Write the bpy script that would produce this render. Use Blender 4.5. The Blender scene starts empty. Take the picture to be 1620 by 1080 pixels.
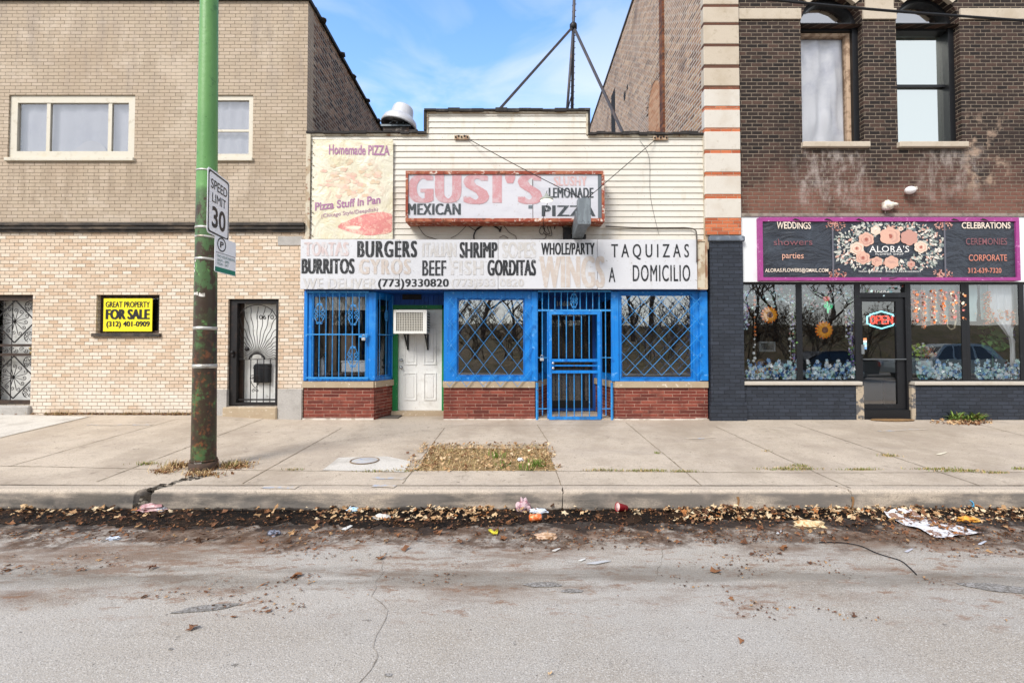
import bpy, math, random
from math import sin, cos, pi, radians, sqrt, floor
from mathutils import Vector, Matrix, noise
random.seed(7)
RND = random.Random(11)
S = bpy.context.scene
COL = S.collection

# ------------------------------------------------------------------ camera
F_PX, CX, HZ, PITCH = 751.5, 803.0, 547.0, radians(1.5)
CY = HZ - F_PX * math.tan(PITCH)
CAM = Vector((0, -9.0, 1.39))
cd = bpy.data.cameras.new('camera'); cam = bpy.data.objects.new('camera', cd); COL.objects.link(cam)
cam.location = CAM; cam.rotation_euler = (pi / 2 + PITCH, 0, 0)
cd.sensor_width = 36.0; cd.lens = 36.0 * F_PX / 1620.0
cd.shift_x = (810 - CX) / 1620.0; cd.shift_y = -(540 - CY) / 1620.0
cd.clip_start = 0.05; cd.clip_end = 2000
S.camera = cam

# ------------------------------------------------------------------ sky and sun
SUN_EL, SUN_AZ = radians(42), radians(215)          # azimuth clockwise from +Y: behind the camera, a little to its left
w = bpy.data.worlds.new('World'); S.world = w; w.use_nodes = True
nt = w.node_tree; nt.nodes.clear()
out = nt.nodes.new('ShaderNodeOutputWorld'); bg = nt.nodes.new('ShaderNodeBackground')
sky = nt.nodes.new('ShaderNodeTexSky'); sky.sky_type = 'NISHITA'; sky.sun_disc = False
sky.sun_elevation = SUN_EL; sky.sun_rotation = SUN_AZ; sky.altitude = 100; sky.air_density = 1.0; sky.dust_density = 0.6; sky.ozone_density = 1.6
tc = nt.nodes.new('ShaderNodeTexCoord')
mp = nt.nodes.new('ShaderNodeMapping'); mp.inputs['Scale'].default_value = (1.6, 1.0, 4.2); mp.inputs['Location'].default_value = (0.35, 0.0, 0.62)
nz = nt.nodes.new('ShaderNodeTexNoise'); nz.inputs['Scale'].default_value = 2.3; nz.inputs['Detail'].default_value = 7; nz.inputs['Roughness'].default_value = 0.52; nz.inputs['Distortion'].default_value = 0.6
rp = nt.nodes.new('ShaderNodeValToRGB'); rp.color_ramp.elements[0].position = 0.44; rp.color_ramp.elements[1].position = 0.68
rp.color_ramp.elements[1].color = (0.85, 0.85, 0.85, 1)
sp = nt.nodes.new('ShaderNodeSeparateXYZ')
gr = nt.nodes.new('ShaderNodeMapRange'); gr.inputs['From Min'].default_value = 0.66; gr.inputs['From Max'].default_value = 0.30; gr.inputs['To Min'].default_value = 0.05; gr.inputs['To Max'].default_value = 1.0
ml = nt.nodes.new('ShaderNodeMath'); ml.operation = 'MULTIPLY'
ad = nt.nodes.new('ShaderNodeMath'); ad.operation = 'MULTIPLY_ADD'; ad.inputs[1].default_value = 0.18; ad.use_clamp = True
mx = nt.nodes.new('ShaderNodeMix'); mx.data_type = 'RGBA'; mx.inputs[7].default_value = (5.6, 5.55, 5.5, 1)
hs = nt.nodes.new('ShaderNodeHueSaturation'); hs.inputs['Saturation'].default_value = 1.22; hs.inputs['Value'].default_value = 1.95
L = nt.links.new
L(tc.outputs['Generated'], mp.inputs[0]); L(mp.outputs[0], nz.inputs[0]); L(nz.outputs[0], rp.inputs[0])
L(tc.outputs['Generated'], sp.inputs[0]); L(sp.outputs[2], gr.inputs[0]); L(rp.outputs[0], ml.inputs[0]); L(gr.outputs[0], ml.inputs[1])
L(gr.outputs[0], ad.inputs[0]); L(ml.outputs[0], ad.inputs[2]); bk = nt.nodes.new('ShaderNodeMapRange'); bk.inputs['From Min'].default_value = 0.35; bk.inputs['From Max'].default_value = -0.25; bk.inputs['To Min'].default_value = 0.0; bk.inputs['To Max'].default_value = 0.85
mxm = nt.nodes.new('ShaderNodeMath'); mxm.operation = 'MAXIMUM'
L(sp.outputs[1], bk.inputs[0]); L(ad.outputs[0], mxm.inputs[0]); L(bk.outputs[0], mxm.inputs[1]); L(mxm.outputs[0], mx.inputs[0])
L(sky.outputs[0], hs.inputs['Color']); L(hs.outputs[0], mx.inputs[6]); L(mx.outputs[2], bg.inputs[0]); bg.inputs[1].default_value = 0.10
L(bg.outputs[0], out.inputs[0])
ld = bpy.data.lights.new('sun', 'SUN'); ld.energy = 2.0; ld.angle = radians(22); ld.color = (1.0, 0.955, 0.90)
sun = bpy.data.objects.new('sun', ld); COL.objects.link(sun)
sdir = Vector((sin(SUN_AZ) * cos(SUN_EL), cos(SUN_AZ) * cos(SUN_EL), sin(SUN_EL)))
sun.rotation_euler = sdir.to_track_quat('Z', 'Y').to_euler(); sun.location = sdir * 60
S.view_settings.view_transform = 'Standard'; S.view_settings.look = 'None'; S.view_settings.gamma = 1
S.view_settings.exposure = 1.08
S.render.engine = 'CYCLES'
S.cycles.max_bounces = 8; S.cycles.transparent_max_bounces = 12; S.cycles.caustics_reflective = False; S.cycles.caustics_refractive = False

# ------------------------------------------------------------------ picture -> place helpers (used to measure where things stand)
def ray(px, py):
    dx = (px - CX) / F_PX; dz = -(py - CY) / F_PX
    return Vector((dx, cos(PITCH) - dz * sin(PITCH), sin(PITCH) + dz * cos(PITCH)))
def W(px, py, y=0.0):
    d = ray(px, py); t = (y - CAM.y) / d.y
    return CAM + d * t
def R(a, b, c, d, y=0.0):                    # px box (left, top, right, bottom) on the plane y -> x0, x1, z0, z1
    mx_, my_ = (a + c) / 2, (b + d) / 2
    return W(a, my_, y).x, W(c, my_, y).x, W(mx_, d, y).z, W(mx_, b, y).z
def PX(px, py=500, y=0.0): return W(px, py, y).x
def PZ(py, px=803, y=0.0): return W(px, py, y).z
def sstep(a, b, x):
    t = min(1, max(0, (x - a) / (b - a))); return t * t * (3 - 2 * t)
KY = -4.0                                    # front face of the kerb
def zs(x, y):                                # sidewalk height
    yy = max(min(y, 0.0), -4.2)
    z = 0.029 * yy + 0.10 * sstep(-3.7, -6.0, x) * (1 + max(yy, -3.6) / 4.0)
    return z + 0.006 * noise.noise(Vector((x * 0.5, y * 0.5, 3)))
def zr(x, y):                                # road height
    return -0.325 + 0.075 * sstep(-4.0, -8.5, y) + 0.006 * noise.noise(Vector((x * 0.4, y * 0.6, 9)))
def G(px, py, f=zs):
    d = ray(px, py); t0, t1 = 0.5, 30.0
    for _ in range(40):
        t = (t0 + t1) / 2; p = CAM + d * t
        if p.z > f(p.x, p.y): t0 = t
        else: t1 = t
    p = CAM + d * t0
    return Vector((p.x, p.y, f(p.x, p.y)))

# ------------------------------------------------------------------ material helpers
def lin(h):
    h = h.lstrip('#'); c = [int(h[i:i + 2], 16) / 255 for i in (0, 2, 4)]
    return tuple((v / 12.92 if v <= 0.04045 else ((v + 0.055) / 1.055) ** 2.4) for v in c) + (1,)
class NB:
    def __init__(s, name):
        s.m = bpy.data.materials.new(name); s.m.use_nodes = True; s.t = s.m.node_tree; s.t.nodes.clear()
        s.out = s.n('ShaderNodeOutputMaterial')
    def n(s, typ, props=None, **ins):
        nd = s.t.nodes.new(typ)
        for k, v in (props or {}).items(): setattr(nd, k, v)
        for k, v in ins.items(): s.set(nd.inputs[k.replace('_', ' ')], v)
        return nd
    def set(s, sock, v):
        if hasattr(v, 'is_output'): s.t.links.new(v, sock)
        elif v is not None:
            if sock.type == 'RGBA' and len(v) == 3: v = tuple(v) + (1,)
            sock.default_value = v
    def math(s, op, a, b=None, c=None, clamp=False):
        nd = s.t.nodes.new('ShaderNodeMath'); nd.operation = op; nd.use_clamp = clamp
        for i, v in enumerate((a, b, c)):
            if v is not None: s.set(nd.inputs[i], v)
        return nd.outputs[0]
    def mix(s, f, a, b, mode='MIX'):
        nd = s.t.nodes.new('ShaderNodeMix'); nd.data_type = 'RGBA'; nd.blend_type = mode
        s.set(nd.inputs[0], f); s.set(nd.inputs[6], a); s.set(nd.inputs[7], b); return nd.outputs[2]
    def pos(s): 
        if not hasattr(s, '_p'): s._p = s.n('ShaderNodeNewGeometry').outputs['Position']
        return s._p
    def xyz(s):
        if not hasattr(s, '_x'): s._x = s.n('ShaderNodeSeparateXYZ', None, Vector=s.pos()).outputs
        return s._x
    def noise(s, scale=5, detail=4, rough=0.55, stretch=None, dist=0.0, vec=None):
        v = vec or s.pos()
        if stretch: v = s.n('ShaderNodeMapping', None, Vector=v, Scale=stretch).outputs[0]
        return s.n('ShaderNodeTexNoise', None, Vector=v, Scale=scale, Detail=detail, Roughness=rough, Distortion=dist).outputs[0]
    def ramp(s, f, lo, hi, a=0.0, b=1.0):
        return s.n('ShaderNodeMapRange', {'interpolation_type': 'SMOOTHSTEP'}, Value=f, From_Min=lo, From_Max=hi, To_Min=a, To_Max=b).outputs[0]
    def var(s, col, v):          # one layer of wear: noise mask, optional z / x / y range, mixed over the colour
        f = s.ramp(s.noise(v.get('s', 4), v.get('d', 5), v.get('r', 0.6), v.get('st'), v.get('dist', 0.0)), v.get('lo', .45), v.get('hi', .65), 0, v.get('a', 1.0))
        for key, ax in (('xr', 0), ('yr', 1), ('zr', 2)):
            if key in v:
                a, b, so = v[key]; c = s.xyz()[ax]
                jit = s.math('MULTIPLY_ADD', s.noise(v.get('js', 3), 4, .6), 2 * v.get('j', .3), -v.get('j', .3)); c = s.math('ADD', c, jit)
                f = s.math('MULTIPLY', f, s.ramp(c, a - so, a + so)); f = s.math('MULTIPLY', f, s.ramp(c, b - so, b + so, 1, 0))
        return s.mix(f, col, v['c'] if not isinstance(v['c'], str) else lin(v['c'])), f
    def finish(s, col, rough=.8, metal=0.0, bump=None, spec=0.4, **kw):
        b = s.n('ShaderNodeBsdfPrincipled', None, Roughness=rough, Metallic=metal)
        s.set(b.inputs['Base Color'], col); b.inputs['Specular IOR Level'].default_value = spec
        for k, v in kw.items(): s.set(b.inputs[k.replace('_', ' ')], v)
        if bump is not None:
            h, st, di = bump
            s.t.links.new(s.n('ShaderNodeBump', None, Height=h, Strength=st, Distance=di).outputs[0], b.inputs['Normal'])
        s.t.links.new(b.outputs[0], s.out.inputs[0]); s.b = b
        return s.m
def C(c): return lin(c) if isinstance(c, str) else c
def mat(name, col, rough=.75, metal=0.0, vars=(), bump=None, spec=.4, grain=.0, **kw):
    n = NB(name); c = C(col)
    if grain:
        g = n.noise(90, 3, .7); c = n.mix(n.ramp(g, .3, .7), [v * (1 - grain) for v in c[:3]] + [1], [min(1, v * (1 + grain)) for v in c[:3]] + [1])
    for v in vars: c, _ = n.var(c, v)
    bp = None
    if bump: bp = (n.noise(bump[0], 5, .6, bump[3] if len(bump) > 3 else None, bump[4] if len(bump) > 4 else 0), bump[1], bump[2])
    return n.finish(c, rough, metal, bp, spec, **kw)
def brick(name, cols, mortar, bw=.205, bh=.0677, mw=.009, rough=.85, vars=(), bumpd=.006, jag=.25, usign=1.0, grain=.18, flush=0.0):
    n = NB(name); X, Y, Z = n.xyz()[0], n.xyz()[1], n.xyz()[2]
    u = n.math('MULTIPLY_ADD', Y, usign, X)
    wob = n.noise(1.3, 3, .5)
    u = n.math('MULTIPLY_ADD', n.noise(9, 3, .6), .012 * jag * 4, u)
    v = n.math('MULTIPLY_ADD', n.noise(7, 3, .6), .008 * jag * 2, n.math('MULTIPLY_ADD', wob, .012, Z))
    vr = n.math('DIVIDE', v, bh); row = n.math('FLOOR', vr); fv = n.math('FRACT', vr)
    wrow = n.n('ShaderNodeTexWhiteNoise', {'noise_dimensions': '1D'}, W=row).outputs[0]
    off = n.math('ADD', n.math('MULTIPLY', n.math('MODULO', n.math('ADD', row, 1000), 2), .5), n.math('MULTIPLY', wrow, .16))
    ur = n.math('ADD', n.math('DIVIDE', u, bw), off); cc = n.math('FLOOR', ur); fu = n.math('FRACT', ur)
    idv = n.n('ShaderNodeCombineXYZ', None, X=cc, Y=row).outputs[0]
    wn = n.n('ShaderNodeTexWhiteNoise', {'noise_dimensions': '2D'}, Vector=idv)
    rnd = wn.outputs[0]
    cr = n.n('ShaderNodeValToRGB', {}); e = cr.color_ramp.elements
    cr.color_ramp.interpolation = 'LINEAR'
    for i, (p, c) in enumerate(cols):
        el = e[i] if i < 2 else e.new(p)
        el.position = p; el.color = C(c)
    n.t.links.new(rnd, cr.inputs[0])
    col = cr.outputs[0]
    g = n.ramp(n.noise(60, 4, .7), .3, .7, 1 - grain, 1 + grain)
    col = n.mix(1.0, col, n.n('ShaderNodeCombineXYZ', None, X=g, Y=g, Z=g).outputs[0], 'MULTIPLY')
    du = n.math('MULTIPLY', n.math('MINIMUM', fu, n.math('SUBTRACT', 1, fu)), bw)
    dv = n.math('MULTIPLY', n.math('MINIMUM', fv, n.math('SUBTRACT', 1, fv)), bh)
    d = n.math('MINIMUM', du, dv)
    br = n.ramp(d, mw * .5 - .002, mw * .5 + .003)
    tint = None
    mcol = C(mortar)
    mcol = n.mix(n.ramp(n.noise(14, 4, .6), .35, .65), mcol, [v * .7 for v in mcol[:3]] + [1])
    for v in vars:
        if v.get('pre'): col, _ = n.var(col, v)
    col = n.mix(br, mcol, col)
    for v in vars:
        if not v.get('pre'): col, _ = n.var(col, v)
    h = n.math('ADD', n.math('MULTIPLY', br, 1.0), n.math('MULTIPLY', n.noise(80, 4, .7), .35))
    h = n.math('ADD', h, n.math('MULTIPLY', wn.outputs[0], .35))
    return n.finish(col, rough, 0, (h, 1.0, bumpd), .25)
def glass(name, refl=.12, tint=(1, 1, 1, 1), rough=0.0, wob=0.0, gcol=(1, 1, 1, 1)):
    n = NB(name)
    lw = n.n('ShaderNodeLayerWeight', None, Blend=.25)
    f = n.math('MULTIPLY_ADD', lw.outputs['Fresnel'], .8, refl, clamp=True)
    gl = n.n('ShaderNodeBsdfGlossy', None, Roughness=rough, Color=gcol)
    if wob: n.t.links.new(n.n('ShaderNodeBump', None, Height=n.noise(1.1, 2, .5), Strength=wob, Distance=.02).outputs[0], gl.inputs['Normal'])
    tr = n.n('ShaderNodeBsdfTransparent', None, Color=tint)
    mxs = n.n('ShaderNodeMixShader'); n.set(mxs.inputs[0], f); n.t.links.new(tr.outputs[0], mxs.inputs[1]); n.t.links.new(gl.outputs[0], mxs.inputs[2])
    n.t.links.new(mxs.outputs[0], n.out.inputs[0]); return n.m
def emis(name, col, st):
    n = NB(name); e = n.n('ShaderNodeEmission', None, Color=C(col), Strength=st); n.t.links.new(e.outputs[0], n.out.inputs[0]); return n.m

# ------------------------------------------------------------------ mesh helpers
WL = {}
def world_loc(o): return WL.get(o.name, Vector((0, 0, 0))) if o else Vector((0, 0, 0))
class MB:
    def __init__(s): s.v = []; s.f = []; s.m = []; s.sm = []
    def add(s, vs, fs, m=0, smooth=False):
        b = len(s.v); s.v.extend([tuple(v) for v in vs])
        for f in fs: s.f.append([b + i for i in f]); s.m.append(m); s.sm.append(smooth)
        return s
    def box(s, x0, x1, y0, y1, z0, z1, m=0):
        x0, x1 = min(x0, x1), max(x0, x1); y0, y1 = min(y0, y1), max(y0, y1); z0, z1 = min(z0, z1), max(z0, z1)
        return s.add([(x0, y0, z0), (x1, y0, z0), (x1, y1, z0), (x0, y1, z0), (x0, y0, z1), (x1, y0, z1), (x1, y1, z1), (x0, y1, z1)],
                     [(0, 3, 2, 1), (4, 5, 6, 7), (0, 1, 5, 4), (1, 2, 6, 5), (2, 3, 7, 6), (3, 0, 4, 7)], m)
    def cbox(s, x0, x1, y0, y1, z0, z1, c=.006, m=0):      # box with chamfered vertical and horizontal front edges
        pts = [(x0 + c, y0), (x1 - c, y0), (x1, y0 + c), (x1, y1), (x0, y1), (x0, y0 + c)]
        n = len(pts); vs = []
        for z, k in ((z0, 0), (z0 + c, 1), (z1 - c, 1), (z1, 0)):
            for i, (x, y) in enumerate(pts):
                if not k:
                    x = min(max(x, x0 + c), x1 - c); y = max(y, y0 + c)
                vs.append((x, y, z))
        fs = [tuple(range(n))[::-1], tuple(range(3 * n, 4 * n))]
        for k in range(3):
            for i in range(n): j = (i + 1) % n; fs.append((k * n + i, k * n + j, (k + 1) * n + j, (k + 1) * n + i))
        return s.add(vs, fs, m)
    def quad(s, a, b, c, d, m=0): return s.add([a, b, c, d], [(0, 1, 2, 3)], m)
    def poly(s, pts, m=0): return s.add(pts, [tuple(range(len(pts)))], m)
    def prism(s, pts, a, b, axis='y', m=0):      # pts 2D extruded from a to b along the axis
        def P(p, t): return (p[0], t, p[1]) if axis == 'y' else ((t, p[0], p[1]) if axis == 'x' else (p[0], p[1], t))
        n = len(pts); vs = [P(p, a) for p in pts] + [P(p, b) for p in pts]
        fs = [tuple(range(n)), tuple(range(n, 2 * n))[::-1]] + [(i, (i + 1) % n, n + (i + 1) % n, n + i) for i in range(n)]
        return s.add(vs, fs, m)
    def tube(s, pts, r, n=6, r1=None, m=0, cap=True, smooth=True):
        pts = [Vector(p) for p in pts]; k = len(pts)
        if k < 2: return s
        vs = []; up = Vector((0.13, 0.31, 0.94)); prev = None
        for i, p in enumerate(pts):
            t = (pts[min(i + 1, k - 1)] - pts[max(i - 1, 0)])
            t = t.normalized() if t.length > 1e-9 else Vector((0, 0, 1))
            if prev is None: a = t.orthogonal().normalized()
            else:
                a = prev - t * prev.dot(t); a = a.normalized() if a.length > 1e-6 else t.orthogonal().normalized()
            prev = a; b = t.cross(a); rr = r if r1 is None else r + (r1 - r) * i / (k - 1)
            for j in range(n): vs.append(p + (a * cos(2 * pi * j / n) + b * sin(2 * pi * j / n)) * rr)
        fs = [(i * n + j, i * n + (j + 1) % n, (i + 1) * n + (j + 1) % n, (i + 1) * n + j) for i in range(k - 1) for j in range(n)]
        if cap: fs += [tuple(range(n))[::-1], tuple(range((k - 1) * n, k * n))]
        return s.add(vs, fs, m, smooth)
    def bar(s, p, q, w_, h_, m=0, up=(0, 0, 1)):
        p, q = Vector(p), Vector(q); t = (q - p).normalized(); a = t.cross(Vector(up))
        a = a.normalized() if a.length > 1e-4 else t.orthogonal().normalized(); b = a.cross(t)
        vs = [o + a * sx * w_ / 2 + b * sz * h_ / 2 for o in (p, q) for sx, sz in ((-1, -1), (1, -1), (1, 1), (-1, 1))]
        return s.add(vs, [(0, 1, 2, 3), (7, 6, 5, 4)] + [(i, 4 + i, 4 + (i + 1) % 4, (i + 1) % 4) for i in range(4)], m)
    def lathe(s, c, prof, n=20, m=0, axis='z', smooth=True, squash=None):
        c = Vector(c); vs = []
        for r, h in prof:
            for j in range(n):
                a = 2 * pi * j / n; p = Vector((r * cos(a), r * sin(a), h))
                if axis == 'y': p = Vector((p.x, p.z, p.y))
                elif axis == 'x': p = Vector((p.z, p.x, p.y))
                if squash: p = Vector((p.x * squash[0], p.y * squash[1], p.z * squash[2]))
                vs.append(c + p)
        k = len(prof)
        fs = [(i * n + j, i * n + (j + 1) % n, (i + 1) * n + (j + 1) % n, (i + 1) * n + j) for i in range(k - 1) for j in range(n)]
        fs += [tuple(range(n))[::-1], tuple(range((k - 1) * n, k * n))]
        return s.add(vs, fs, m, smooth)
    def ball(s, c, r, n=10, m=0, sq=(1, 1, 1)):
        k = max(4, n // 2 + 1)
        return s.lathe(c, [(max(1e-4, r * sin(pi * i / k)), -r * cos(pi * i / k)) for i in range(k + 1)], n, m, squash=sq)
    def grid(s, fn, nu, nv, m=0, smooth=True):
        vs = [fn(i / nu, j / nv) for j in range(nv + 1) for i in range(nu + 1)]; q = nu + 1
        return s.add(vs, [(j * q + i, j * q + i + 1, (j + 1) * q + i + 1, (j + 1) * q + i) for j in range(nv) for i in range(nu)], m, smooth)
    def frame(s, x0, x1, z0, z1, w_, y0, y1, m=0):        # rectangular ring: four members butted
        ws = w_ if isinstance(w_, (tuple, list)) else (w_,) * 4     # left, right, bottom, top
        s.box(x0, x0 + ws[0], y0, y1, z0, z1, m); s.box(x1 - ws[1], x1, y0, y1, z0, z1, m)
        s.box(x0 + ws[0], x1 - ws[1], y0, y1, z0, z0 + ws[2], m); s.box(x0 + ws[0], x1 - ws[1], y0, y1, z1 - ws[3], z1, m); return s
    def wall(s, x0, x1, z0, z1, y, holes, depth, m=0, mr=None):    # front face with openings (hx0,hx1,hz0,hz1) and their reveals
        mr = m if mr is None else mr
        xs = sorted(set([x0, x1] + [h[i] for h in holes for i in (0, 1) if x0 < h[i] < x1])); zz = sorted(set([z0, z1] + [h[i] for h in holes for i in (2, 3) if z0 < h[i] < z1]))
        for i in range(len(xs) - 1):
            for j in range(len(zz) - 1):
                cx, cz = (xs[i] + xs[i + 1]) / 2, (zz[j] + zz[j + 1]) / 2
                if any(h[0] < cx < h[1] and h[2] < cz < h[3] for h in holes): continue
                s.quad((xs[i], y, zz[j]), (xs[i + 1], y, zz[j]), (xs[i + 1], y, zz[j + 1]), (xs[i], y, zz[j + 1]), m)
        for h in holes:
            a, b, c, d = h[:4]; e = y + depth
            a, b = max(a, x0), min(b, x1); c, d = max(c, z0), min(d, z1)
            s.quad((a, y, c), (a, y, d), (a, e, d), (a, e, c), mr); s.quad((b, y, c), (b, e, c), (b, e, d), (b, y, d), mr)
            s.quad((a, y, d), (b, y, d), (b, e, d), (a, e, d), mr); s.quad((a, y, c), (a, e, c), (b, e, c), (b, y, c), mr)
        return s
    def text(s, st, fn, m=0, off=0.0, spc=1.0, skew=0.0):       # letters mapped through fn(u, v), both 0..1
        vs, fs = glyphs(st, off, spc, skew); return s.add([fn(u, v) for u, v in vs], fs, m)
    def tbox(s, st, box, y, m=0, off=0.0, spc=1.0, skew=0.0, fat=0.0):      # fat: stroke widened sideways, as a fraction of the letter height
        x0, x1, z0, z1 = R(*box, y); e = fat * (z1 - z0) / 2; n = 5 if fat else 1
        for k in range(n):
            d = e * (2 * k / (n - 1) - 1) if fat else 0; s.text(st, lambda u, v: (x0 + e + d + (x1 - x0 - 2 * e) * u, y - .0004 * k, z0 + (z1 - z0) * v), m, off, spc, skew)
        return s
    def islands(s):       # one builder per connected piece
        par = list(range(len(s.v)))
        def fd(i):
            while par[i] != i: par[i] = par[par[i]]; i = par[i]
            return i
        for f in s.f:
            for i in f[1:]: par[fd(i)] = fd(f[0])
        g = {}
        for k, f in enumerate(s.f): g.setdefault(fd(f[0]), []).append(k)
        res = []
        for ks_ in g.values():
            b = MB(); mp_ = {}
            for k in ks_:
                q = []
                for i in s.f[k]:
                    if i not in mp_: mp_[i] = len(b.v); b.v.append(s.v[i])
                    q.append(mp_[i])
                b.f.append(q); b.m.append(s.m[k]); b.sm.append(s.sm[k])
            res.append(b)
        return res
    def split(s, name, mats, parent=None): return [b.build(name, mats, parent) for b in s.islands()]
    def build(s, name, mats, parent=None, recalc=True):
        me = bpy.data.meshes.new(name); o0 = world_loc(parent)
        me.from_pydata([(v[0] - o0.x, v[1] - o0.y, v[2] - o0.z) for v in s.v], [], s.f)
        for mt in (mats if isinstance(mats, (list, tuple)) else [mats]): me.materials.append(mt)
        me.polygons.foreach_set('material_index', s.m); me.polygons.foreach_set('use_smooth', s.sm)
        if recalc and len(s.f) < 60000:
            import bmesh
            b = bmesh.new(); b.from_mesh(me); bmesh.ops.recalc_face_normals(b, faces=b.faces); b.to_mesh(me); b.free()
        me.update()
        o = bpy.data.objects.new(name, me); COL.objects.link(o)
        if parent: o.parent = parent
        WL[o.name] = o0.copy()
        return o
_G = {}
def glyphs(st, off, spc, skew):
    key = (st, off, spc, skew)
    if key in _G: return _G[key]
    cu = bpy.data.curves.new('t', 'FONT'); cu.body = st; cu.offset = off; cu.space_character = spc; cu.shear = skew; cu.resolution_u = 4
    ob = bpy.data.objects.new('t', cu); COL.objects.link(ob)
    dg = bpy.context.evaluated_depsgraph_get(); dg.update()
    me = ob.evaluated_get(dg).to_mesh()
    vs = [(v.co.x, v.co.y) for v in me.vertices]; fs = [tuple(p.vertices) for p in me.polygons]
    ob.evaluated_get(dg).to_mesh_clear(); bpy.data.objects.remove(ob); bpy.data.curves.remove(cu)
    x0 = min(v[0] for v in vs); x1 = max(v[0] for v in vs); y0 = min(v[1] for v in vs); y1 = max(v[1] for v in vs)
    vs = [((a - x0) / (x1 - x0), (b - y0) / (y1 - y0)) for a, b in vs]
    _G[key] = (vs, fs); return _G[key]
def tag(o, label, cat, group=None, kind=None):
    if label: o['label'] = label
    if cat: o['category'] = cat
    if group: o['group'] = group
    if kind: o['kind'] = kind
    return o
def thing(name, label, cat, loc=(0, 0, 0), group=None):
    o = bpy.data.objects.new(name, None); COL.objects.link(o); o.location = loc; o.empty_display_size = .2
    WL[o.name] = Vector(loc); return tag(o, label, cat, group)
def struct(mb, name, m, label, cat, kind='structure'):
    return tag(mb.build(name, m), label, cat, None, kind)
def scroll(mb, c, r, a0, turns, rad, y, m=0, n=5, k=18, hook=None):
    """flat spiral in the x-z plane around c, from radius r inwards"""
    pts = []
    if hook: pts.append((hook[0], y, hook[1]))
    for i in range(k + 1):
        t = i / k; a = a0 + turns * 2 * pi * t; q = r * (1 - .78 * t)
        pts.append((c[0] + q * cos(a), y, c[1] + q * sin(a)))
    return mb.tube(pts, rad, n, m=m)
# ------------------------------------------------------------------ materials of the setting
M = {}
M['concrete'] = mat('concrete', '#b9ac9b', .9, vars=[
    dict(s=1.1, d=6, lo=.42, hi=.7, c='#9d9082', a=.6), dict(s=.5, st=(.35, 1.6, 1), d=5, lo=.5, hi=.72, c='#bdb1a3', a=.7),
    dict(s=5, d=6, r=.7, lo=.55, hi=.75, c='#847a6e', a=.42), dict(s=30, d=4, r=.7, lo=.58, hi=.7, c='#6a6158', a=.6), dict(s=12, d=3, r=.7, lo=.66, hi=.70, c='#4f4740', a=.7), dict(s=.45, d=8, r=.72, lo=.46, hi=.62, c='#9a8c7c', a=.55), dict(s=2.4, d=7, r=.75, lo=.6, hi=.7, c='#776c60', a=.5), dict(s=.8, st=(1.2, .7, 1), d=7, r=.68, lo=.5, hi=.66, c='#948777', a=.5),
    dict(s=1.6, st=(.5, 3, 1), d=5, lo=.56, hi=.8, c='#8b8178', a=.45)], bump=(70, .5, .004), grain=.22, spec=.25)
M['concrete_white'] = mat('concrete_white', '#c4bfb6', .9, vars=[dict(s=3, lo=.45, hi=.7, c='#a49e95', a=.7), dict(s=30, lo=.6, hi=.72, c='#77716a', a=.5)], bump=(60, .5, .004), grain=.2, spec=.25)
M['kerb'] = mat('kerb_concrete', '#b3a696', .9, vars=[
    dict(s=2.2, st=(.6, 1, 2), d=6, lo=.35, hi=.6, c='#6d6863', a=.95, zr=(-.6, -.145, .02), j=.02, js=5), dict(s=1.2, st=(.6, 1, 3), lo=.46, hi=.62, c='#4c4a48', a=.8, zr=(-.6, -.15, .03), j=.05, js=4),  # front face toned down: painted shade together with dirt
    dict(s=25, d=4, lo=.56, hi=.72, c='#6b655e', a=.55), dict(s=3, lo=.5, hi=.75, c='#9a8f84', a=.6),
    dict(s=4, lo=.3, hi=.5, c='#2b2622', a=.95, zr=(-.6, -.295, .012), j=.03, js=6)], bump=(60, .6, .006), grain=.22, spec=.25)
M['joint'] = mat('joint_dirt', '#6f6252', .95, vars=[dict(s=14, lo=.4, hi=.6, c='#968977', a=.9), dict(s=7, lo=.55, hi=.65, c='#4b5230', a=.6)], spec=.1)
M['crack'] = mat('crack_dark', '#736a5f', .95, vars=[dict(s=10, lo=.36, hi=.56, c='#9c948a', a=1)], spec=.1)
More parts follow.
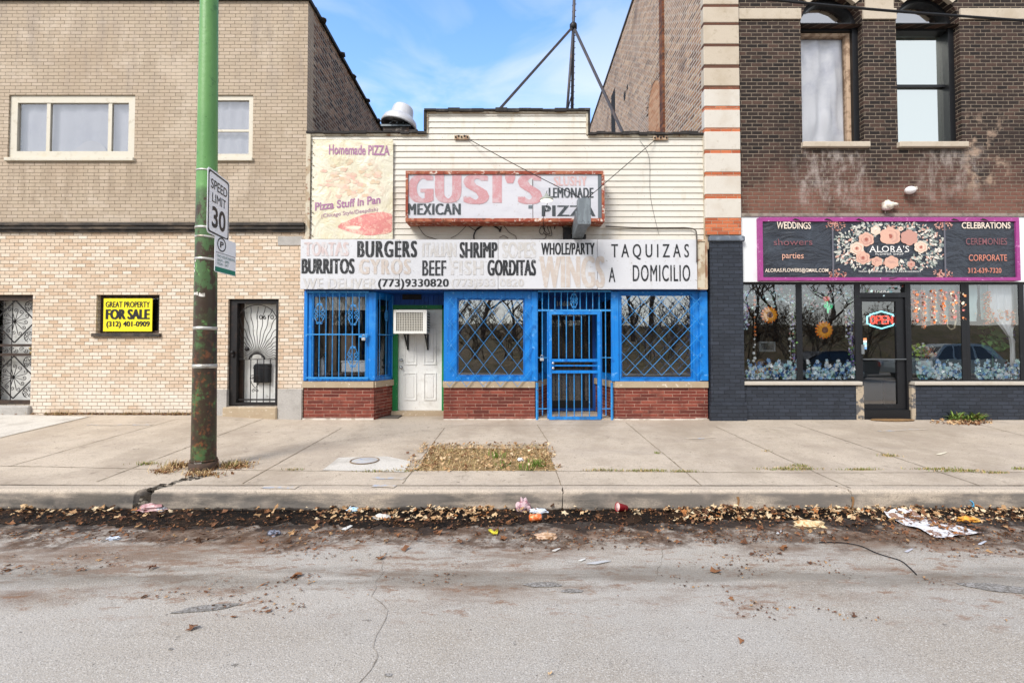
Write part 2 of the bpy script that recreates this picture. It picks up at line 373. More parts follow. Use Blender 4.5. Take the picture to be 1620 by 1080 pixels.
M['asphalt'] = mat('asphalt', '#9f968a', .88, vars=[
    dict(s=.7, d=5, lo=.4, hi=.65, c='#a8a39c', a=.7), dict(s=1.0, st=(.25, 1, 1), d=5, lo=.55, hi=.75, c='#8f877d', a=.55), dict(s=.35, st=(.3, 1.3, 1), d=4, lo=.5, hi=.66, c='#857c70', a=.6), dict(s=2.6, d=7, r=.75, lo=.55, hi=.68, c='#8b8174', a=.45), dict(s=.9, st=(.12, 1, 1), d=4, lo=.5, hi=.66, c='#b3aca2', a=.5), dict(s=16, d=3, r=.6, lo=.69, hi=.73, c='#5b554e', a=.7),
    dict(s=130, d=2, r=.7, lo=.54, hi=.64, c='#cfcac2', a=.7), dict(s=150, d=2, r=.7, lo=.55, hi=.66, c='#55514c', a=.75),
    dict(s=1.5, st=(.35, 1.2, 1), d=6, r=.68, lo=.47, hi=.64, c='#6b5340', a=.75, yr=(-5.75, -4.4, .25), j=.5, js=1.0),
    dict(s=8, st=(.6, 1.4, 1), d=8, r=.8, lo=.54, hi=.62, c='#7d5b42', a=.7, yr=(-6.0, -4.3, .25), j=.5, js=1.2), dict(s=2.2, st=(.5, 1.4, 1), d=8, r=.82, lo=.53, hi=.60, c='#75553e', a=.65, yr=(-5.7, -4.5, .2), j=.4, js=1.2), dict(s=6, d=8, r=.8, lo=.40, hi=.55, c='#4e3a2b', a=.85, yr=(-4.9, -4.2, .12), j=.6, js=2.5),
    dict(s=2, st=(.3, 2, 1), d=5, lo=.40, hi=.56, c='#6e675d', a=.6, yr=(-5.6, -5.32, .1), j=.18, js=.6),
    dict(s=3, d=6, r=.7, lo=.26, hi=.42, c='#2a211b', a=.92, yr=(-4.5, -3.8, .07), j=.55, js=3.5)],
    bump=(85, .8, .006), grain=.16, spec=.3)
M['mud'] = mat('gutter_mud', '#0b0908', .5, vars=[dict(s=3, d=6, r=.7, lo=.48, hi=.62, c='#3a2a1e', a=.85), dict(s=9, d=5, lo=.5, hi=.66, c='#2c1f16', a=.9), dict(s=40, lo=.58, hi=.68, c='#4a3423', a=.8)], bump=(30, .8, .02), spec=.15)
M['soil'] = mat('soil', '#86704f', .95, vars=[dict(s=12, lo=.4, hi=.6, c='#9c8560', a=.9)], bump=(25, .8, .02), spec=.1)
M['earth'] = mat('earth', '#5b5142', .95, vars=[dict(s=.5, lo=.4, hi=.6, c='#4d4a30', a=.9), dict(s=6, lo=.45, hi=.6, c='#6c5a44', a=.8)], spec=.1)
LEAFC = ['#a98660', '#845a3c', '#c9aa82', '#5e3f2e', '#75513a', '#d6c09d', '#46301f', '#a06a3e']
LEAF = [mat('dead_leaf', c, .8, vars=[dict(s=30, lo=.45, hi=.65, c='#5d4330', a=.45)], spec=.2) for c in LEAFC]
GRASSM = [mat('dry_grass', '#c7ae82', .9, spec=.1), mat('straw', '#a98d64', .9, spec=.1), mat('green_blade', '#6b8238', .85, spec=.2), mat('olive_blade', '#7d7b45', .9, spec=.1)]

# ------------------------------------------------------------------ ground, road, kerb, sidewalk
g = MB(); g.box(-400, 400, -400, 400, -1.4, -.62); struct(g, 'ground', M['earth'], 'bare earth under the street and beyond', 'ground')
rd = MB(); rd.grid(lambda u, v: (-60 + 120 * u if abs(u - .5) > .17 else -60 + 120 * u, KY + .02 - 12.5 * v, zr(-60 + 120 * u, KY + .02 - 12.5 * v)), 240, 40)
struct(rd, 'road', M['asphalt'], 'worn pale grey asphalt road with brown leaf dust', 'road')
# sidewalk slab with an opening for the planted square
PIT = [G(690, 703), G(862, 700), G(882, 744), G(655, 744)]
px0, px1, py0, py1 = PIT[3].x + .02, PIT[2].x - .02, PIT[2].y, PIT[0].y
xs = sorted(set([-40, -25, -16] + [-12 + .4 * i for i in range(61)] + [px0, px1, 16, 25, 40])); ys = sorted(set([KY + .155 + .2675 * i for i in range(15)] + [py0, py1, 0, .4, .8, 1.2]))
sw = MB()
for i in range(len(xs) - 1):
    for j in range(len(ys) - 1):
        a, b, c, d = xs[i], xs[i + 1], ys[j], ys[j + 1]
        if px0 - .001 < (a + b) / 2 < px1 and py0 - .001 < (c + d) / 2 < py1: continue
        sw.quad((a, c, zs(a, c)), (b, c, zs(b, c)), (b, d, zs(b, d)), (a, d, zs(a, d)))
for a, b, c, d in ((px0, px1, py0, py0), (px0, px1, py1, py1), (px0, px0, py0, py1), (px1, px1, py0, py1)):
    sw.quad((a, c, zs(a, c)), (b, d, zs(b, d)), (b, d, zs(b, d) - .12), (a, c, zs(a, c) - .12))
bmv = {}
swo = MB(); idx = {}
for f, m_ in zip(sw.f, sw.m):
    q = []
    for i in f:
        k = tuple(round(t, 4) for t in sw.v[i])
        if k not in idx: idx[k] = len(swo.v); swo.v.append(sw.v[i])
        q.append(idx[k])
    swo.f.append(q); swo.m.append(0); swo.sm.append(False)
sidewalk = struct(swo, 'sidewalk', M['concrete'], 'worn tan concrete sidewalk in front of the shops', 'sidewalk')
def strip(mb, pts, wd, lift=.004, f=zs, jit=.0, m=0):
    """thin crack or joint laid along the ground"""
    pp = []
    for a, b in zip(pts[:-1], pts[1:]):
        n = max(2, int((Vector(b[:2]) - Vector(a[:2])).length / .08))
        pp += [(a[0] + (b[0] - a[0]) * i / n, a[1] + (b[1] - a[1]) * i / n) for i in range(n)]
    pp.append(tuple(pts[-1][:2])); vs = []
    for i, p in enumerate(pp):
        q0, q1 = pp[max(0, i - 1)], pp[min(len(pp) - 1, i + 1)]; t = Vector((q1[0] - q0[0], q1[1] - q0[1])); t.normalize(); nrm = Vector((-t.y, t.x))
        j = jit * RND.uniform(-1, 1); ww = wd * RND.uniform(.55, 1.25) / 2
        for sgn in (-1, 1):
            x, y = p[0] + nrm.x * (sgn * ww + j), p[1] + nrm.y * (sgn * ww + j); vs.append((x, y, f(x, y) + lift))
    mb.add(vs, [(2 * i, 2 * i + 1, 2 * i + 3, 2 * i + 2) for i in range(len(pp) - 1)], m)
jt = MB()
JL = [((13, 738), (283, 662)), ((152, 762), (417, 662)), ((383, 765), (540, 677)), ((637, 765), (703, 677)), ((868, 700), (850, 672)), ((888, 768), (880, 746)),
      ((1133, 675), (1345, 772)), ((1257, 670), (1550, 768)), ((0, 693), (147, 658)), ((990, 668), (1110, 768)), ((1520, 664), (1640, 694))]
for a, b in JL: strip(jt, [G(*a), G(*b)], .011, jit=.004)
strip(jt, [G(703, 673), G(868, 673), G(975, 673)], .010); strip(jt, [G(800, 744.5), G(1110, 747), G(1620, 747)], .010, jit=.005); strip(jt, [G(0, 737), G(300, 743), G(520, 745)], .01, jit=.006)
strip(jt, [(-14, KY + .165), (14, KY + .165)], .007)
o = jt.build('joint', M['joint'], sidewalk)
wp = MB(); q = [G(536, 724), G(612, 722), G(650, 730), G(640, 747), G(510, 744)]
wp.poly([(p.x, p.y, p.z + .006) for p in q]); wpo = wp.build('patch', M['concrete_white'], sidewalk)
wp = MB(); q = [G(-40, 700), G(0, 692), G(140, 659), G(-40, 655)]
wp.poly([(p.x, p.y, p.z + .005) for p in q]); wp.build('patch', M['concrete_white'], sidewalk)
blue = mat('utility_paint', '#a0a9b8', .9, vars=[dict(s=9, d=7, r=.75, lo=.36, hi=.5, c='#b5a897', a=1)], spec=.1)
bp = MB()
for a, b in (((415, 770), (470, 771)), ((590, 768), (625, 770)), ((1390, 682), (1465, 679)), ((1085, 694), (1130, 692)), ((140, 672), (240, 672)), ((590, 755), (640, 757))): strip(bp, [G(*a), G(*b)], .09, .005, jit=.01)
bp.build('utility_mark', blue, sidewalk)
# kerb: rounded profile run along x, broken near the lamp post and cracked twice
def kerb_piece(x0, x1, n=12, cut0=0, cut1=0):
    mb = MB(); prof = [(KY + .155, .0)] + [(KY + .05, -.001)] + [(KY + .05 - .05 * sin(a) , -.05 + .05 * cos(a)) for a in [pi / 2 * k / 5 for k in range(1, 6)]] + [(KY - .012, -.235), (KY - .012, -.34)]
    vs = []; k = len(prof)
    for i in range(n + 1):
        for y, z in prof:
            x = x0 + (x1 - x0) * i / n
            if i == 0: x += cut0 * (y - KY) / .15 + .012 * RND.uniform(-1, 1)
            if i == n: x += cut1 * (y - KY) / .15 + .012 * RND.uniform(-1, 1)
            vs.append((x, y + .006 * noise.noise(Vector((x * 2, z * 4, 1))), zs(x, KY) + z + .001 + .004 * noise.noise(Vector((x * 1.5, y * 3, 5)))))
    fs = [(i * k + j, i * k + j + 1, (i + 1) * k + j + 1, (i + 1) * k + j) for i in range(n) for j in range(k - 1)] + [tuple(range(k)), tuple(range(n * k, (n + 1) * k))]
    mb.add(vs, fs); return mb
def kx(px, py=790): return W(px, py, KY).x
kroot = tag(bpy.data.objects.new('kerb', None), 'pale concrete kerb with one broken gap by the green pole', 'kerb', None, 'structure'); COL.objects.link(kroot); WL['kerb'] = Vector((0, 0, 0))
for a, b, na, c0, c1 in ((-40, kx(212), 60, 0, .16), (kx(240), kx(889), 40, .16, .02), (kx(892), kx(1345), 30, .02, -.05), (kx(1349), 40, 60, -.05, 0)):
    kerb_piece(a, b, na, c0, c1).build('kerb_stone', M['kerb'], kroot)
ks = MB()
for a in (1166, 1347): ks.grid(lambda u, v, a=a: (kx(a) + (u - .5) * .022 * (1.3 - v) + .01 * sin(7 * v), KY - .015, zs(kx(a), KY) - .06 - .2 * v), 2, 5)
ks.build('stain', mat('rust_stain', '#8a6a4a', .95, spec=.1), kroot)
# rubble in the gap
def rock(mb, c, r, m=0):
    n0 = RND.random() * 50; vs = []; fs = []
    for i in range(5):
        for j in range(7):
            a = 2 * pi * j / 7; ph = pi * i / 4; d = Vector((sin(ph) * cos(a), sin(ph) * sin(a), .6 * cos(ph)))
            d *= r * (1 + .45 * noise.noise(d * 2 + Vector((n0, 0, 0)))); vs.append(Vector(c) + d)
    for i in range(4):
        for j in range(7): fs.append((i * 7 + j, i * 7 + (j + 1) % 7, (i + 1) * 7 + (j + 1) % 7, (i + 1) * 7 + j))
    mb.add(vs, fs, m)
rb = MB()
for _ in range(150):
    t = RND.random(); x = kx(224) + .32 * t + RND.uniform(-.08, .08); y = KY - .03 + .52 * t + RND.uniform(-.06, .06)
    z = (zr(x, y) + .1 * max(0, y - KY + .05) / .1 if y < KY + .08 else zs(x, y) - .02)
    rock(rb, (x, y, min(z, zs(x, y) - .015)), RND.uniform(.012, .05), RND.choice((0, 0, 1)))
rb.box(kx(200), kx(252), KY + .03, KY + .15, -.5, zs(-4, KY) - .07, 0)
tag(rb.build('broken_rubble', [mat('rubble', '#3a352f', .95, bump=(30, .6, .01), spec=.1), mat('rubble_pale', '#6f685e', .95, spec=.1)]), 'dark broken rubble filling the gap in the kerb', 'rubble', None, 'stuff')
# planted square
sl = MB(); sl.grid(lambda u, v: (px0 + (px1 - px0) * u, py0 + (py1 - py0) * v, zs(px0 + (px1 - px0) * u, py0) - .02 + .03 * sin(pi * u) * sin(pi * v)), 10, 6)
struct(sl, 'soil', M['soil'], 'brown soil of the square planting bed in the sidewalk', 'soil')
# road cracks and patches
rc = MB()
for pts, wd in (([(600, 870), (607, 905), (594, 920), (590, 942), (612, 965), (598, 1005), (592, 1025), (595, 1040), (572, 1080)], .005), ([(1050, 860), (1048, 885), (1035, 915)], .004)):
    strip(rc, [G(*p, zr) for p in pts], wd, .003, zr, .012)
road = bpy.data.objects['road']
rc.build('crack', M['crack'], road)
rp_ = MB(); patchm = mat('tar_patch', '#6f6a63', .9, vars=[dict(s=45, d=3, r=.8, lo=.45, hi=.6, c='#989490', a=.95)], bump=(60, .6, .005), grain=.15)
def blob(mb, c, a, b, rot, f, lift, n=18, m=0):
    vs = []
    for i in range(n):
        t = 2 * pi * i / n; k = 1 + .35 * noise.noise(Vector((cos(t) * 1.6 + c.x * 3, sin(t) * 1.6, c.y)))
        x = c.x + (a * cos(t) * cos(rot) - b * sin(t) * sin(rot)) * k; y = c.y + (a * cos(t) * sin(rot) + b * sin(t) * cos(rot)) * k; vs.append((x, y, f(x, y) + lift))
    mb.poly(vs, m)
blob(rp_, G(330, 962, zr), .2, .035, .25, zr, .005); blob(rp_, G(1580, 930, zr), .22, .07, -.2, zr, .005); blob(rp_, G(860, 925, zr), .14, .04, 0, zr, .005); blob(rp_, G(905, 935, zr), .08, .03, 0, zr, .005); blob(rp_, G(614, 1068, zr), .02, .012, 0, zr, .005); blob(rp_, G(270, 1027, zr), .015, .008, 0, zr, .005)
rp_.build('patch', patchm, road)
# wet sludge in the gutter
def mudfn(u, v):
    x = -16 + 32 * u; ww = (.40 + .24 * noise.noise(Vector((x * .5, 0, 2))) + .12 * noise.noise(Vector((x * 3.1, 0, 2))) + .07 * noise.noise(Vector((x * 11, 0, 4))) + .05 * noise.noise(Vector((x * 29, 0, 4)))) * (1.0 if x < 1.2 else .62 if x > 3.3 else 1.0 - .38 * (x - 1.2) / 2.1)
    y = KY + .01 - ww * v; return (x, y, zr(x, y) + .006 + .012 * (1 - v) * (.5 + noise.noise(Vector((x * 4, y * 4, 0)))))
md = MB(); md.grid(mudfn, 1100, 5); struct(md, 'gutter', M['mud'], 'black wet sludge lying along the gutter', 'gutter')

# ------------------------------------------------------------------ leaf litter and weeds
def leaf(mb, c, r, m, tilt=.5, flat=1.0):
    n = RND.choice((7, 9, 11)); a0 = RND.random() * 6.28; el = RND.uniform(.5, 1); up = Vector((RND.gauss(0, tilt), RND.gauss(0, tilt), 1)).normalized()
    ax = up.orthogonal().normalized(); ay = up.cross(ax); vs = [Vector(c) + up * r * .15]
    for i in range(n):
        t = a0 + 2 * pi * i / n; k = r * ((1.0 if i % 2 else .55) * RND.uniform(.8, 1.15))
        vs.append(Vector(c) + ax * cos(t) * k + ay * sin(t) * k * el + up * RND.uniform(-.2, .45) * r * flat)
    mb.add(vs, [(0, 1 + i, 1 + (i + 1) % n) for i in range(n)], m)
lv = MB()
for _ in range(11000):
    x = RND.uniform(-9.5, 8.5); d = RND.random() ** (1.7 if RND.random() < .45 else 1.05) * .85; px = CX + x * F_PX / 5
    dens = (.55 if px < 520 else .75 if px < 1050 else .9) * (.55 + .9 * max(0, .5 + noise.noise(Vector((x * 1.4, d * 5, 8)))))
    if RND.random() > dens: continue
    y = KY - .02 - d; pale = (px > 1050 and d < .32) or (520 < px < 780 and d < .30) or (d < .22 and RND.random() < .25)
    m = RND.choice((0, 2, 2, 5, 5, 0, 7)) if pale and RND.random() < .7 else RND.choice((1, 3, 4, 6, 3, 4, 0, 1, 6, 6, 3))
    leaf(lv, (x, y, zr(x, y) + .012 + (.05 * RND.random() if d < .2 and pale else .015 * RND.random())), (RND.uniform(.018, .045) if (pale and RND.random() < .55) or RND.random() < .10 else RND.uniform(.005, .018)), m, .35)
tag(lv.build('leaf_litter', LEAF, None, False), 'dead brown leaves piled along the gutter below the kerb', 'leaf litter', None, 'stuff')
lv = MB()
for _ in range(14000):
    x = RND.uniform(-9.5, 8.5); d = .55 + RND.random() ** 1.3 * 1.5; y = KY - d
    if noise.noise(Vector((x * .9, y * 2.2, 4))) + .5 * noise.noise(Vector((x * 3, y * 6, 4))) < .06 + .20 * (d - .5): continue
    leaf(lv, (x, y, zr(x, y) + .008), RND.uniform(.004, .016) * (2.2 if RND.random() < .06 else 1), RND.choice((1, 3, 4, 4, 6, 0)), .15, .5)
for px, py, r, m in ((1173, 1016, .028, 1), (470, 912, .045, 1), (465, 915, .04, 4), (305, 995, .04, 4), (600, 885, .06, 1), (1280, 833, .05, 2), (640, 870, .05, 4), (1130, 905, .05, 1), (1240, 870, .06, 1), (240, 900, .04, 3), (870, 1068, .02, 2)):
    p = G(px, py, zr); leaf(lv, (p.x, p.y, p.z + .012), r, m, .2)
tag(lv.build('scattered_leaves', LEAF, None, False), 'small brown leaf scraps scattered over the grey asphalt', 'leaf scraps', None, 'stuff')
def blade(mb, c, h, lean, wd, m, bend=.5):
    a = RND.random() * 6.28; d = Vector((cos(a), sin(a), 0)); s_ = Vector((-sin(a), cos(a), 0)) * wd / 2; c = Vector(c)
    p1 = c + d * lean * h * .4 + Vector((0, 0, h * .6)); p2 = c + d * lean * h + Vector((0, 0, h * (1 - bend * lean * .5)))
    mb.add([c - s_, c + s_, p1 + s_ * .7, p1 - s_ * .7, p2], [(0, 1, 2, 3), (3, 2, 4)], m)
pl = MB()
for _ in range(3200):
    x = RND.uniform(px0 - .16, px1 + .08) if RND.random() < .85 else RND.gauss(px0, .12); y = RND.uniform(py0 - .05, py1 + .06)
    if noise.noise(Vector((x * 6, y * 6, 2))) < -.1 and not (px0 < x < px1 and py0 < y < py1): continue
    if RND.random() < .26: leaf(pl, (x, y, zs(x, y) + .01 + RND.random() * .025), RND.uniform(.012, .035), 4 + RND.choice((0, 2, 5, 0, 2, 4)), .6)
    else: blade(pl, (x, y, zs(x, y) - .02), RND.uniform(.02, .065), RND.uniform(.6, 1.6), .007, RND.choice((0, 0, 0, 1, 1, 3)))
for cx_, cy_, k in ((786, 722, 40), (850, 735, 60), (795, 737, 25), (832, 741, 30)):
    p = G(cx_, cy_)
    for _ in range(k): blade(pl, (p.x + RND.gauss(0, .05), p.y + RND.gauss(0, .04), p.z - .02), RND.uniform(.05, .13), RND.uniform(.2, .9), .012, 2)
tag(pl.build('dry_grass', GRASSM + LEAF, None, False), 'dry straw grass and dead leaves filling the planted square', 'dry grass', None, 'stuff')
def tufts(name, label, spots, mix_, hmax=.06, cat='weeds'):
    mb = MB()
    for px, py, wx, wy, k in spots:
        p = G(px, py)
        for _ in range(k):
            x, y = p.x + RND.gauss(0, wx), p.y + RND.gauss(0, wy); m = RND.choice(mix_)
            if m >= 4: leaf(mb, (x, y, zs(x, y) + .015), RND.uniform(.012, .035), m, .6)
            else: blade(mb, (x, y, zs(x, y)), RND.uniform(.015, hmax), RND.uniform(.3, 1.2), .007, m)
    tag(mb.build(name, GRASSM + LEAF, None, False), label, cat, None, 'stuff')
tufts('joint_weeds', 'low weeds growing in the sidewalk joints', [(950, 744, .12, .012, 130), (1020, 745, .18, .015, 260), (1085, 746, .1, .012, 100), (1250, 742, .17, .03, 330), (1265, 737, .06, .03, 90), (1360, 743, .1, .012, 160), (1405, 721, .06, .035, 120),
      (1480, 742, .15, .012, 160), (1520, 745, .14, .02, 240), (1575, 748, .1, .012, 90), (1612, 742, .05, .02, 60), (1040, 717, .02, .02, 30), (1213, 714, .03, .02, 15), (232, 734, .07, .03, 120), (465, 743, .06, .015, 50), (600, 746, .12, .012, 90), (638, 745, .08, .02, 70)], (0, 1, 2, 3, 3, 3), .04)
tufts('wall_weeds', 'dry weeds along the foot of the left brick wall', [(95, 656, .12, .03, 260), (140, 655, .15, .03, 260), (215, 656, .3, .02, 220), (280, 656, .14, .03, 260), (395, 657, .3, .03, 420), (430, 657, .06, .05, 300), (375, 656, .06, .03, 120), (180, 656, .8, .015, 300)], (0, 1, 1, 3, 4, 5, 7, 8), .09)
tufts('pole_weeds', 'dry weeds and leaves round the foot of the green pole', [(368, 738, .12, .07, 420), (285, 738, .10, .06, 260), (262, 746, .06, .05, 120), (322, 752, .12, .04, 160)], (0, 0, 1, 1, 3, 4, 5, 6, 8), .12)
# ------------------------------------------------------------------ building materials
M['tan'] = brick('tan_brick', [(0, '#a99986'), (.3, '#b0a08c'), (.7, '#b1a08c'), (1, '#b7a795')], '#81725f', .205, .0672, .0055, vars=[  # joint colour darkened to paint in their thin horizontal shadow lines
    dict(s=.9, d=5, lo=.48, hi=.7, c='#948371', a=.4), dict(s=1.3, d=5, lo=.56, hi=.75, c='#bba993', a=.35), dict(s=3, lo=.58, hi=.75, c='#8f7c6c', a=.35), dict(s=.45, d=7, r=.7, lo=.5, hi=.60, c='#a6937e', a=.35), dict(s=.7, d=7, r=.7, lo=.53, hi=.60, c='#c9bbaa', a=.3), dict(s=2, st=(3, 1, .25), d=5, lo=.42, hi=.62, c='#8a7a68', a=.4, zr=(4.1, 4.95, .2), xr=(-9.6, -4.7, .2)), dict(s=2, st=(2, 1, .35), lo=.45, hi=.7, c='#8b8078', a=.4, zr=(6.2, 9, .5))], grain=.08, bumpd=.007)
M['cream'] = brick('cream_brick', [(0, '#bda48b'), (.25, '#c6b099'), (.55, '#cab8a3'), (.8, '#d0c1ae'), (1, '#d5c9ba')], '#988977', .172, .0672, .008, vars=[
    dict(s=.8, d=5, lo=.5, hi=.72, c='#d4c1ac', a=.45), dict(s=2.2, lo=.56, hi=.75, c='#b39372', a=.35), dict(s=1.5, lo=.35, hi=.6, c='#d6cfc4', a=.65, pre=True, zr=(-.2, .9, .5)), dict(s=4, lo=.4, hi=.6, c='#8f7f6c', a=.6, zr=(-.3, .12, .08))], grain=.14)
M['common'] = brick('common_brick_dark', [(0, '#3a2e2a'), (.3, '#5c4438'), (.55, '#7b5843'), (.8, '#8d6c55'), (1, '#a5866e')], '#b5a999', .23, .078, .019, vars=[
    dict(s=.8, d=6, lo=.45, hi=.7, c='#3d3029', a=.6, pre=True), dict(s=2, lo=.55, hi=.72, c='#b5a796', a=.4)], jag=.6, bumpd=.014, grain=.25)
M['common2'] = brick('common_brick_pale', [(0, '#6e5443'), (.3, '#936f55'), (.6, '#a98162'), (.85, '#b78f6d'), (1, '#c0a07f')], '#d2c7b9', .24, .08, .024, vars=[
    dict(s=.6, d=6, lo=.45, hi=.7, c='#a58a78', a=.5, pre=True), dict(s=.9, d=5, lo=.52, hi=.72, c='#5d4d47', a=.6)], jag=.6, bumpd=.014, grain=.2)
M['orange'] = brick('orange_brick', [(0, '#9c5236'), (.5, '#b4623f'), (1, '#c0714c')], '#b39a84', .205, .0672, .008, grain=.15, vars=[dict(s=3, lo=.2, hi=.4, c='#4f3a31', a=.9, zr=(6.2, 20, .15), j=.05)])  # upper rows darkened: shade in the gaps between pier blocks is painted in
M['dark'] = brick('dark_brown_brick', [(0, '#221d1c'), (.3, '#2d2522'), (.6, '#362b27'), (.85, '#42332d'), (1, '#4f3c34')], '#877a6b', .205, .0735, .0125, vars=[
    dict(s=1.0, d=5, lo=.5, hi=.7, c='#221c1b', a=.45), 
    dict(s=1.6, d=6, lo=.30, hi=.52, c='#865b4c', a=.72, zr=(3.80, 4.40, .12), xr=(4.5, 12, .3), j=.22, pre=True), 
    dict(s=1.4, d=6, lo=.34, hi=.52, c='#6d4c42', a=.6, pre=True, zr=(3.9, 4.9, .25), xr=(4.5, 12, .3), j=.3),
    dict(s=2.6, st=(1.6, 1, .8), d=8, r=.75, lo=.44, hi=.66, c='#b9aea8', a=.58, zr=(4.05, 5.15, .15), xr=(5.55, 6.9, .12), j=.22), dict(s=2.6, st=(1.6, 1, .8), d=8, r=.75, lo=.44, hi=.66, c='#b3a8a1', a=.55, zr=(4.2, 5.15, .15), xr=(7.9, 9.1, .15), j=.22),
    dict(s=3, d=6, lo=.5, hi=.62, c='#b39a86', a=.6, zr=(4.4, 5.8, .3), xr=(8.8, 9.6, .1), j=.15)], grain=.2, bumpd=.01)
M['navy'] = brick('navy_painted_brick', [(0, '#2c3038'), (.5, '#30353e'), (1, '#353a44')], '#2a2e36', .205, .0705, .009, vars=[dict(s=6, lo=.62, hi=.72, c='#474c55', a=.6), dict(s=3, lo=.5, hi=.75, c='#23262c', a=.6)], rough=.55, grain=.05, bumpd=.008)
M['redbrick'] = brick('red_brick', [(0, '#5c2c26'), (.4, '#6f352c'), (.75, '#7f4034'), (1, '#8d4c3e')], '#b08d7c', .30, .0615, .0085, vars=[dict(s=3, lo=.52, hi=.72, c='#8a5648', a=.5), dict(s=5, lo=.45, hi=.65, c='#5a302a', a=.5)], grain=.18, usign=1.0)
M['stone'] = mat('limestone', '#b9ad9c', .85, vars=[dict(s=2, d=5, lo=.45, hi=.7, c='#aa9c88', a=.7), dict(s=9, lo=.55, hi=.72, c='#988a76', a=.5)], bump=(40, .3, .004), grain=.08)
M['stonew'] = mat('limestone_white', '#c6c0b6', .85, vars=[dict(s=2, d=5, lo=.45, hi=.7, c='#b9afa1', a=.7), dict(s=9, lo=.58, hi=.75, c='#a89c8c', a=.5)], bump=(40, .3, .004), grain=.06)
M['sill'] = mat('sill_stone', '#a8977f', .85, vars=[dict(s=4, lo=.45, hi=.7, c='#9d8a72', a=.7), dict(s=14, lo=.58, hi=.7, c='#e0d8c8', a=.7)], bump=(40, .4, .004), grain=.1)
M['greystone'] = mat('grey_stone', '#a7a39e', .9, vars=[dict(s=3, lo=.45, hi=.7, c='#8e8a84', a=.6)], bump=(55, .5, .005), grain=.22)
M['iron'] = mat('black_iron', '#1b191a', .55, .2, vars=[dict(s=12, lo=.55, hi=.7, c='#3b2a22', a=.7)])
M['darktrim'] = mat('dark_trim', '#2e2a27', .8, vars=[dict(s=5, lo=.45, hi=.65, c='#4d443c', a=.8), dict(s=2, st=(1, 1, 6), lo=.5, hi=.65, c='#6d5f50', a=.6)], bump=(20, .6, .01))
M['brownframe'] = mat('brown_frame', '#3a2b22', .7, vars=[dict(s=9, lo=.45, hi=.65, c='#211a16', a=.8)])
M['creampaint'] = mat('cream_paint', '#c6c0b1', .55, vars=[dict(s=8, lo=.55, hi=.72, c='#a89d89', a=.6), dict(s=3, lo=.5, hi=.7, c='#c6bda8', a=.7)])
M['whitedoor'] = mat('white_door_paint', '#e0e0dc', .5, vars=[dict(s=4, lo=.5, hi=.75, c='#b9b6ad', a=.6), dict(s=18, lo=.62, hi=.72, c='#8d877c', a=.5)])
M['blue'] = mat('blue_paint', '#0b73c4', .42, vars=[dict(s=2, lo=.45, hi=.7, c='#0c7cd0', a=.7), dict(s=11, d=6, lo=.61, hi=.66, c='#5fa0dc', a=.75), dict(s=14, d=6, lo=.67, hi=.70, c='#5d4638', a=.85), dict(s=3, st=(5, 5, .3), d=4, lo=.5, hi=.66, c='#0a5aa6', a=.65), dict(s=1.3, d=6, r=.7, lo=.54, hi=.64, c='#3488cc', a=.6), dict(s=6, d=6, lo=.4, hi=.6, c='#3b5d7a', a=.6, zr=(-.2, .25, .2), j=.1), dict(s=5, d=6, lo=.6, hi=.7, c='#0b4f9c', a=.7)], bump=(25, .25, .004))
M['bluebar'] = mat('blue_bar_paint', '#2f86c6', .45, vars=[dict(s=13, d=5, lo=.62, hi=.66, c='#6b4a38', a=.8), dict(s=20, lo=.58, hi=.68, c='#7fb4dc', a=.7), dict(s=9, lo=.55, hi=.7, c='#155a9c', a=.8)])
M['bluedark'] = mat('blue_board', '#0c4a96', .55, vars=[dict(s=6, lo=.5, hi=.7, c='#0a3a78', a=.7)])
M['green'] = mat('green_paint', '#147a3f', .5, vars=[dict(s=7, lo=.55, hi=.7, c='#0e5a30', a=.7), dict(s=20, lo=.64, hi=.7, c='#c9c9b8', a=.6)])
M['siding'] = mat('cream_siding', '#cdc9bf', .5, vars=[dict(s=1.2, st=(1, 1, 2), lo=.48, hi=.72, c='#c3bcae', a=.7), dict(s=3, st=(1.5, 1, .5), lo=.55, hi=.75, c='#b5aa94', a=.55), dict(s=30, d=2, lo=.70, hi=.74, c='#6b5c48', a=.8)])
M['oldtrim'] = mat('weathered_trim', '#bfb5a1', .7, vars=[dict(s=5, st=(1, 1, .6), lo=.48, hi=.6, c='#9a8468', a=.8), dict(s=9, lo=.58, hi=.66, c='#7a4a30', a=.8)])
M['rustpost'] = mat('rusty_post', '#b9a68d', .8, vars=[dict(s=6, st=(1, 1, .4), lo=.45, hi=.6, c='#7d5238', a=.85)])
M['tar'] = mat('tar_flashing', '#2a2726', .85, vars=[dict(s=8, lo=.5, hi=.7, c='#5a5550', a=.6)], bump=(12, .8, .02))
M['black'] = mat('black_alu', '#16171a', .4, vars=[dict(s=10, lo=.6, hi=.75, c='#303338', a=.6)])
M['white'] = mat('white_paint', '#dfe3e3', .5, vars=[dict(s=2, lo=.5, hi=.75, c='#cfd3d2', a=.7)])
M['sillwhite'] = mat('white_sill', '#b5aea3', .7, vars=[dict(s=6, lo=.5, hi=.7, c='#a89f90', a=.7)])
M['room'] = mat('room_wall', '#57504a', .9, vars=[dict(s=.8, lo=.4, hi=.7, c='#3f3934', a=.8)])
M['roomfloor'] = mat('room_floor', '#5a4636', .6)
M['curtain'] = mat('white_curtain', '#dfdfe6', .9, vars=[dict(s=2, lo=.45, hi=.7, c='#cfcfda', a=.6)])
